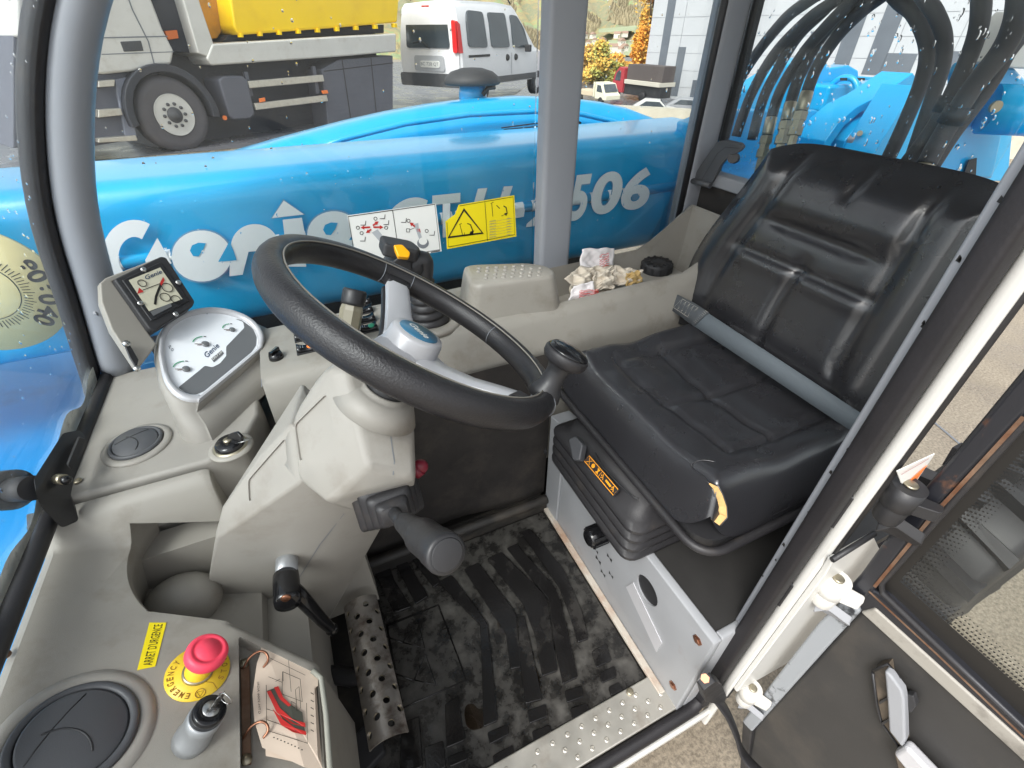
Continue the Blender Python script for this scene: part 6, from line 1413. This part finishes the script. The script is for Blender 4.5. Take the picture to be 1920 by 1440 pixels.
# panelled building -------------------------------------------------
b0, b1 = gp(1206, 67, 0), gp(1330, 63, 0); bd = V((b1.x - b0.x, b1.y - b0.y, 0)).normalized(); bnv = V((bd.y, -bd.x, 0)); bnv = bnv if bnv.dot(b0) < 0 else -bnv
bl_ = thing('panelled_building', 'pale grey panelled building with narrow dark vertical windows', 'building', (b0.x, b0.y, -6))
PN = mat('pale_grey_panel', (184, 186, 189), .55, var=.03, vscale=.4); PJ = mat('panel_joint', (150, 152, 156), .6); SL = mat('dark_slit_glazing', (98, 104, 112), .3, var=.1, vscale=.6)
BLn = 52.0
bb = lambda s, z, o=0: V((b0.x, b0.y, 0)) + bd * s + bnv * o + V((0, 0, z))
MB().prism([bb(0, -5.4), bb(BLn, -5.4), bb(BLn, 22), bb(0, 22)], -bnv * 20).build('building_core', PJ, bl_)
MB().prism([bb(-.0, -6.5, -.4), bb(BLn, -6.5, -.4), bb(BLn, -5.4, -.4), bb(0, -5.4, -.4)], -bnv * 19).build('plinth', mat('plinth_grey', (150, 150, 152), .7), bl_)
pw, ph = 4.0, 1.55
pme = MB().prism([V((0, 0, 0)) + bd * a + V((0, 0, z)) for a, z in ((.025, .02), (pw - .025, .02), (pw - .025, ph - .02), (.025, ph - .02))], bnv * .05).mesh('facade_panel', V((0, 0, 0)), PN)
for i in range(13):
    for j in range(15): o = bpy.data.objects.new('facade_panel', pme); COL.objects.link(o); o.parent = bl_; o.location = bb(i * pw, -5.4 + j * ph) - WP[bl_]
def onb(u, v): return PP(u, v, bb(0, 0), bnv)
for (u0, v0), (u1, v1), w in (((1262, -40), (1244, 138), .95), ((1280, 88), (1264, 180), .9), ((1303, 150), (1300, 183), .6), ((1425, -30), (1384, 165), 1.1), ((1398, -30), (1366, 165), .8), ((1632, -20), (1572, 125), 1.3), ((1694, -20), (1632, 140), 1.4), ((1540, 60), (1500, 150), 1.1), ((1700, 100), (1660, 160), 2.2), ((1460, 95), (1448, 180), .8), ((1800, 96), (1786, 150), 2.0)):
    a, b = onb(u0, v0), onb(u1, v1); s0 = ((a + b) / 2 - bb(0, 0)).dot(bd)
    MB().prism([bb(s0 - w / 2, b.z, .02), bb(s0 + w / 2, b.z, .02), bb(s0 + w / 2, min(a.z, 20), .02), bb(s0 - w / 2, min(a.z, 20), .02)], bnv * .06).build('window_slit', SL, bl_)
# tipper truck ------------------------------------------------------
TD = V((.852, .524, 0)); TN = V((.524, -.852, 0)); tc0 = V((P(328, 285, z=GZ).x, P(328, 285, z=GZ).y, GZ))
tk = thing('tipper_truck', 'white tipper lorry with bright yellow body parked beyond the boom', 'truck', tc0 - TN * 1.2)
def T(u, v, o=0): return PP(u, v, tc0, TN, o)
def tp(pts, o0, depth, name, mt, bevel=.02, par=None): return MB().prism([T(u, v, o0) for u, v in pts], -TN * depth).build(name, mt, par or tk, bevel=bevel)
DG, DG2 = mat('dark_grey_truck_plastic', (92, 94, 104), .55, var=.06, vscale=3), mat('blackish_truck_frame', (50, 52, 60), .6, var=.1, vscale=3)
YB = mat('yellow_tipper_paint', (255, 214, 0), .4, var=.03, vscale=1.5, dirt=(210, 160, 20), dscale=2, damt=.25)
cabm = tp([(120, 78), (30, 70), (30, -120), (262, -180), (285, 0), (306, 55), (327, 96), (322, 121), (288, 124), (250, 134), (190, 140)], 0, 2.3, 'cab_shell', M['white'], .04)
MB().ribbon([T(u, v, .004) for u, v in ((238, -10), (248, 18), (278, 78), (290, 124))], .018, TN).ribbon([T(u, v, .004) for u, v in ((190, 71), (314, 68))], .014, TN).ribbon([T(u, v, .004) for u, v in ((190, 102), (326, 97))], .010, TN).build('door_gap', M['inkgrey'], cabm)
tp([(225, 78), (264, 76), (269, 95), (232, 97)], .012, .03, 'door_handle', M['vent'], .01, cabm)
tp([(190, 140), (250, 134), (246, 165), (250, 215), (268, 262), (188, 275), (30, 280), (30, 66), (118, 76), (188, 142)], -.12, 1.6, 'step_housing', DG, .02)
tp([(220, 150), (244, 145), (245, 190), (262, 258), (240, 255)], -.08, .05, 'step_side', mat('light_grey_truck_plastic', (132, 136, 150), .5), .01)
for a in ([(186, 152), (217, 149), (216, 162), (186, 164)], [(186, 206), (228, 203), (232, 216), (186, 221)], [(186, 260), (256, 254), (260, 264), (186, 268)]): tp(a, -.02, .22, 'step', M['alu'], .008)
wc_ = T(329, 216, -.05); 
tr2 = MB().lathe([(.30, .02), (.40, .045), (.47, .035), (.505, -.01), (.51, -.26), (.45, -.30), (.3, -.3)], wc_, TN, 56).build('tyre', mat('truck_tyre', (84, 82, 86), .75, var=.08, vscale=6), tk)
rm = MB().lathe([(.285, .035), (.275, .045), (.262, .02), (.245, -.03), (.20, -.03), (.185, .0), (.175, .03), (.13, .035), (.12, .02), (.0001, .02)], wc_, TN, 48).build('wheel_rim', M['white'], tk)
MB().lathe([(.112, .02), (.105, .05), (.06, .06), (.05, .075), (.0001, .078)], wc_, TN, 28).build('hub', M['vent'], rm)
tu, tv = TD, V((0, 0, 1))
for k_ in range(10):
    a = 2 * pi * k_ / 10; c_ = wc_ + (tu * cos(a) + tv * sin(a)) * .152; MB().lathe([(.024, .033), (.022, .055), (.0001, .06)], c_, TN, 10).build('wheel_nut', M['vent'], rm)
ma = MB(); secs = []
for k_ in range(19):
    a = rad(-8 + 196 * k_ / 18); rd_ = tu * cos(a) + tv * sin(a); secs.append([wc_ + rd_ * r_ + TN * o_ for r_, o_ in ((.56, .10), (.66, .10), (.66, -.5), (.56, -.5))])
MB().loft(secs, smooth=False).build('mudguard', DG2, tk, bevel=.015)
tp([(292, -60), (335, -60), (372, 100), (330, 96), (308, 55)], -.25, 1.6, 'cab_back_gap', DG2, .01)
tp([(322, 58), (345, 56), (348, 72), (328, 75)], -.2, .1, 'orange_marker', mat('orange_reflector', (232, 120, 50), .4), .008)
tp([(330, 98), (400, 110), (740, 88), (742, 250), (400, 300), (330, 290)], -.55, 1.2, 'chassis_frame', DG2, .02)
tp([(412, 150), (420, 143), (456, 142), (466, 150), (480, 214), (472, 223), (440, 225), (432, 218)], -.02, .5, 'battery_cover', DG, .03)
for a in ([(466, 152), (607, 140), (610, 153), (470, 166)], [(478, 194), (614, 178), (617, 190), (482, 207)]): tp(a, -.02, .06, 'side_guard', M['alu'], .012)
for a in ([(487, 185), (497, 183), (498, 190), (488, 192)], [(604, 170), (614, 169), (616, 175), (606, 176)]): tp(a, .0, .03, 'side_marker', M['orange'], .004)
MB().cyl(T(422, 221, -.03), T(422, 221, .0), .035, 16).build('round_marker', M['orange'], tk)
for a in ([(464, 135), (471, 135), (482, 180), (475, 182)], [(592, 124), (598, 124), (606, 175), (600, 177)]): tp(a, -.1, .06, 'guard_post', DG, .008)
tp([(608, 130), (640, 112), (742, 104), (742, 230), (622, 240)], -.08, 1.0, 'storage_box', DG, .02)
MB().ribbon([T(u, v, -.074) for u, v in ((646, 112), (664, 236))], .02, TN).ribbon([T(u, v, -.074) for u, v in ((700, 108), (712, 232))], .02, TN).ribbon([T(u, v, -.074) for u, v in ((612, 134), (742, 118))], .015, TN).build('box_gap', M['blackm'], tk)
tp([(397, 82), (640, 68), (742, 63), (742, 97), (640, 106), (397, 123), (386, 110)], .02, 2.4, 'bed_side_rail', M['white'], .03)
tp([(332, -40), (362, -40), (376, 8), (402, 85), (398, 110), (372, 100)], .0, 2.4, 'bed_headboard', M['white'], .02)
tp([(430, -60), (760, -70), (752, 42), (640, 52), (455, 66), (446, 52)], -.10, 2.2, 'tipper_body', YB, .04)
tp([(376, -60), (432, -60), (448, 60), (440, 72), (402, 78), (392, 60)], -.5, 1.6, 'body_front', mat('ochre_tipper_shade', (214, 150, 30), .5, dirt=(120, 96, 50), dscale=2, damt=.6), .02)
for k_ in range(9): u = 455 + k_ * 36; tp([(u, 62 - k_ * 2.3), (u + 5, 62 - k_ * 2.3), (u + 6, 70 - k_ * 2.3), (u + 1, 70 - k_ * 2.3)], -.06, .1, 'body_lug', YB, .004)
tp([(450, 66), (742, 46), (742, 62), (440, 78)], -.35, 1.8, 'bed_gap', DG2, .01)
# van --------------------------------------------------------------
VA = rad(33); va = V((cos(VA), sin(VA), 0)); vr = V((sin(VA), -cos(VA), 0))
vc = gp(865, 13.2, GZ)                               # rear corner on our side, on the ground
van = thing('white_van', 'white panel-sided van with grey number plate parked behind the hood', 'van', vc + va * 2 - vr * .8)
VW = 1.66
VS = 1.14
def vp(s, w, z): return vc + (va * s - vr * w + V((0, 0, z))) * VS          # s forward, w across to the far side, z up
VWm = mat('white_van_paint', (226, 226, 228), .3, coat=.3, var=.02)
VGl = mat('dark_van_glass', (64, 72, 78), .12, var=.2, vscale=1.5, coat=.5)
def ring(s, zt, tumb, z0=.38, ins=0.0): 
    w0, w1 = ins, VW - ins
    return [vp(s, w0 + .02, z0), vp(s, w0, z0 + .12), vp(s, w0, .95), vp(s, w0 + tumb * .45, zt - .35), vp(s, w0 + tumb, zt - .08), vp(s, w0 + tumb + .10, zt), vp(s, VW / 2, zt + .03), vp(s, w1 - tumb - .10, zt), vp(s, w1 - tumb, zt - .08), vp(s, w1 - tumb * .45, zt - .35), vp(s, w1, .95), vp(s, w1, z0 + .12), vp(s, w1 - .02, z0)]
MB().loft([ring(.03, 1.72, .13, .42, .05), ring(0.0, 1.66, .14, .42, .03)][::-1] + [ring(.08, 1.79, .13, .38, .0), ring(.5, 1.83, .13), ring(1.6, 1.84, .13), ring(2.3, 1.80, .14), ring(2.62, 1.62, .18), ring(2.95, 1.30, .12), ring(3.2, 1.06, .08), ring(3.75, .92, .12), ring(3.98, .70, .25)]).build('body', VWm, van, ang=45)
def vside(pts, name, mt, o=.035, par=None):
    q = [vp(s, (.13 * .45 if z > .95 else 0) * min(1, max(0, (z - .95) / .5)) + (.075 * max(0, (z - 1.45) / .3)) - o, z) for s, z in pts]; return MB().prism(rpoly(q, .09, 4), -vr * .06).build(name, mt, par or van)
vside([(.30, 1.08), (.98, 1.06), (.96, 1.66), (.42, 1.68), (.32, 1.5)], 'window', VGl)
vside([(1.14, 1.06), (1.86, 1.05), (1.80, 1.66), (1.12, 1.66)], 'window', VGl)
vside([(2.02, 1.05), (2.72, 1.03), (2.52, 1.40), (2.28, 1.62), (2.0, 1.64)], 'window', VGl)
MB().ribbon([vp(1.06, .02 if z < 1 else .1, z) + vr * .012 * (1 if z < 1 else 2.2) for z in (.45, .95, 1.3)], .015, vr).ribbon([vp(1.94, -.012, z) for z in (.45, .95)], .015, vr).build('door_gap', M['inkgrey'], van)
MB().ribbon([vp(.28, -.013, .92), vp(1.06, -.013, .92)], .05, vr).build('slide_rail', M['blackm'], van)
for s in (1.76, 2.12): MB().ball(vp(s, -.005, .86), .075, 14, 8, (1, .5, 1)).build('door_handle', M['blackm'], van)
MB().prism([vp(0.05, -.014, .40), vp(3.3, -.014, .40), vp(3.3, -.014, .52), (vp(.05, -.014, .52))], -vr * .04).build('side_trim', M['vent'], van, bevel=.01)
def vrear(pts, name, mt, o=.03, th=.03, par=None): return MB().prism(rpoly([vp(-o + max(0, z - .9) * .055, w, z) for w, z in pts], .07, 4), va * th).build(name, mt, par or van)
vrear([(.24, 1.06), (1.42, 1.06), (1.38, 1.60), (.28, 1.60)], 'rear_glass', VGl)
vrear([(.40, .66), (1.24, .66), (1.22, .93), (.42, .93)], 'plate_recess', mat('grey_van_recess', (176, 178, 182), .4))
pl = vrear([(.52, .72), (1.06, .72), (1.06, .84), (.52, .84)], 'number_plate', M['paper'], .045)
text('BC 728 QT', vp(-.047, 1.04, .745), vp(-.047, .54, .745), vp(-.047, 1.04, .815), M['inkgrey'], parent=pl)
vrear([(.02, .98), (.14, .98), (.17, 1.52), (.07, 1.50)], 'tail_light', mat('red_tail_lens', (206, 36, 40), .3), .05, .16)
MB().prism([vp(-.04, -.012, .98), vp(.10, -.012, .98), vp(.12, .05, 1.45), vp(.04, .06, 1.5)], -vr * .01).build('tail_light_side', mat('red_tail_lens_side', (206, 36, 40), .3), van)
vrear([(0, .38), (VW, .38), (VW, .62), (0, .62)], 'rear_bumper', M['vent'], .05, .14)
MB().box(vp(.04, .83, 1.73), (.05, .22, .05), Matrix.Rotation(VA, 3, 'Z')).build('brake_light', mat('red_brake_lens', (190, 60, 50), .4), van)
MB().tube([vp(-.05, .75, 1.06), vp(-.06, .95, 1.18), vp(-.05, 1.2, 1.14)], .014, 6).build('wiper', M['blackm'], van)
for w in (.2, VW - .2): MB().tube([vp(.3, w, 1.86), vp(.4, w, 1.91), vp(2.1, w, 1.91), vp(2.2, w, 1.84)], .018, 8).build('roof_bar', M['blackm'], van)
for s in (.75, 3.2):
    MB().lathe([(.18, .0), (.27, .01), (.30, -.02), (.30, -.18), (.2, -.18)], vp(s, .0, .30), vr, 32).build('tyre', M['rubber'], van)
    MB().lathe([(.0001, .0), (.12, .005), (.18, -.01), (.18, -.05)], vp(s, .0, .30), vr, 28).build('wheel_rim', M['silver'], van)
MB().box(vp(2.5, -.12, 1.02), (.10, .18, .16), Matrix.Rotation(VA, 3, 'Z')).build('mirror', M['blackm'], van, bevel=.03)
# small vehicles in the lower yard ---------------------------------
def vehicle_axes(u0, u1, d, z, d2=None): a, b = gp(u0, d, z), gp(u1, d2 or d, z); return a, (b - a).normalized()
pa_, pd2 = vehicle_axes(1080, 1168, 60, LZ, 54); pn = V((pd2.y, -pd2.x, 0)); pn = pn if pn.dot(pa_) < 0 else -pn
pk = thing('flatbed_pickup', 'small cream-white flatbed pickup parked on the lower road', 'pickup', pa_ + pd2 * 2)
CW = mat('cream_white_paint', (224, 220, 196), .35)
def pp_(s, z, o=0): return pa_ + pd2 * s + pn * o + V((0, 0, z))
def ps(pts, o, dep, nm, mt, bv=.04): return MB().prism([pp_(s, z, o) for s, z in pts], -pn * dep).build(nm, mt, pk, bevel=bv)
ps([(3.45, .55), (5.35, .5), (5.35, .95), (4.95, 1.15), (4.45, 1.9), (3.6, 1.98), (3.45, 1.9)], 0, 1.9, 'cab', CW, .08)
ps([(3.75, 1.2), (4.72, 1.15), (4.38, 1.75), (3.8, 1.8)], .02, .05, 'window', VGl, .01)
MB().prism([pp_(4.52, 1.84, -.2), pp_(4.98, 1.20, -.15), pp_(4.98, 1.20, -1.75), pp_(4.52, 1.84, -1.7)], pd2 * .03 + V((0, 0, .02))).build('windscreen', VGl, pk)
ps([(-.1, .75), (3.3, .75), (3.3, 1.15), (-.1, 1.15)], .05, 2.0, 'flatbed', mat('tan_flatbed', (206, 188, 160), .6), .02)
ps([(3.2, .7), (3.38, .7), (3.38, 2.0), (3.2, 2.0)], .05, 2.0, 'headboard', CW, .02)
for s in (.9, 4.5): MB().lathe([(.0001, .05), (.2, .05), (.36, .04), (.38, -.02), (.38, -.2), (.1, -.2)], pp_(s, .38, .02), pn, 24).build('wheel', M['rubber'], pk)
ra, rd3 = gp(1158, 64, LZ), V((0, 0, 0)); rd3 = (gp(1215, 60, LZ) - ra).normalized(); rn = V((rd3.y, -rd3.x, 0)); rn = rn if rn.dot(ra) < 0 else -rn
rt = thing('red_lorry', 'dark flat lorry with red cab end beside the panelled building', 'lorry', ra + rd3 * 2)
def rp(pts, o, dep, nm, mt): return MB().prism([ra + rd3 * s + rn * o + V((0, 0, z)) for s, z in pts], -rn * dep).build(nm, mt, rt, bevel=.04)
rp([(-.9, .6), (1.0, .6), (1.0, 2.9), (.1, 3.0), (-.6, 2.4), (-.9, 1.6)], 0, 2.2, 'cab', mat('dull_red_paint', (170, 52, 60), .4)); rp([(-.5, 1.7), (.5, 1.7), (.5, 2.6), (.1, 2.7), (-.3, 2.4)], .03, .05, 'window', VGl)
rp([(1.2, 1.5), (7, 1.5), (7, 1.9), (1.2, 1.9)], 0, 2.2, 'deck', mat('beige_deck', (196, 190, 176), .6)); rp([(1.2, 1.9), (7, 1.9), (7, 3.3), (1.2, 3.3)], -.3, 1.6, 'load', mat('dark_load', (84, 76, 74), .7)); rp([(.8, .5), (7, .5), (7, 1.5), (.8, 1.5)], -.3, 1.5, 'chassis', M['blackm'])
for s in (0, 4.5): MB().lathe([(.0001, .05), (.45, .04), (.48, 0), (.48, -.25), (.1, -.25)], ra + rd3 * s + V((0, 0, .48)), rn, 24).build('wheel', M['rubber'], rt)
def car(nm, lab, u0, u1, d, z, mt):
    a, dv_ = vehicle_axes(u0, u1, d, z); n_ = V((dv_.y, -dv_.x, 0)); n_ = n_ if n_.dot(a) < 0 else -n_; L_ = 4.0
    t = thing(nm, lab, 'car', a + dv_ * 2 + V((0, 0, 0))); 
    f = lambda pts, o, dep, n2, m2, bv=.08: MB().prism([a + dv_ * (s * L_) + n_ * o + V((0, 0, zz)) for s, zz in pts], -n_ * dep).build(n2, m2, t, bevel=bv)
    f([(0, .35), (1, .35), (1, .7), (.86, .82), (.72, .9), (.58, 1.38), (.25, 1.42), (.06, .98), (0, .85)], 0, 1.7, 'body', mt); f([(.14, .95), (.68, .92), (.56, 1.30), (.28, 1.33)], .02, .05, 'window', VGl, .02)
    f([(.70, .93), (.72, .93), (.60, 1.36), (.58, 1.36)], -.15, 1.4, 'windscreen', VGl, .005)
    for s in (.2, .8): MB().lathe([(.0001, .04), (.3, .03), (.32, 0), (.32, -.2), (.1, -.2)], a + dv_ * (s * L_) + V((0, 0, .32)), n_, 20).build('wheel', M['rubber'], t)
car('parked_car', 'white car roof showing above the low wall', 1192, 1262, 48, -5, M['white'])
car('parked_car', 'grey car nose by the rear pillar above the low wall', 1258, 1330, 50, -5, M['greypaint'])
# rain drops on panes ------------------------------------------------
DROP = mat('rain_drop_water', (255, 255, 255), .0); DROP.node_tree.nodes['Principled BSDF'].inputs['Transmission Weight'].default_value = 1; DROP.node_tree.nodes['Principled BSDF'].inputs['IOR'].default_value = 1.33
dr = MB(); r = random.Random(21)
def drop(c, n_, s, st=1.0):
    n_ = V(n_); u = V((0, 0, 1)); w = n_.cross(u); q = [(0, 0, .0)] ; m_ = 7
    ring_ = [c + (w * cos(2 * pi * k / m_) + u * sin(2 * pi * k / m_) * st) * s for k in range(m_)]; top_ = [c + (w * cos(2 * pi * k / m_) + u * sin(2 * pi * k / m_) * st) * s * .6 + n_ * s * .45 for k in range(m_)]
    dr.loft([ring_, top_, [c + n_ * s * .6 + (w * cos(2 * pi * k / m_) + u * sin(2 * pi * k / m_)) * s * .05 for k in range(m_)]], False)
for i in range(620):
    y, z = r.uniform(.42, .96), r.uniform(.77, 1.3); drop(V((1.0265, y, z)), (1, 0, 0), r.choice((.0012, .0015, .0018, .0024, .0034)), r.uniform(1, 2.0))
for i in range(210):
    x, z = r.uniform(-.25, .9), r.uniform(.62, 1.15)
    if .50 < x < .61: continue
    drop(V((x, 1.0065, z)), (0, 1, 0), r.choice((.0011, .0014, .0018, .0024)), r.uniform(1, 1.9))
drop2 = []
DRTAG = lambda: tag(dr.build('rain_drops', DROP), 'rain drops clinging to the outside of the window panes', 'rain drops', kind='stuff')
# no haze volume: the haze is painted into the far hills' paler colours

# windscreen carries finer drops
for i in range(160):
    y, z = r.uniform(.45, .97), r.uniform(.56, 1.1); x = None
    for p, q in zip(fine, fine[1:]):
        if p.z <= z <= q.z: x = p.x + (q.x - p.x) * (z - p.z) / (q.z - p.z)
    if x is not None: drop2.append((x - .029, y, z))
for x, y, z in drop2: drop(V((x, y, z)), (-1, 0, .3), r.choice((.0012, .0016, .0022)), 1.3)
DRTAG()
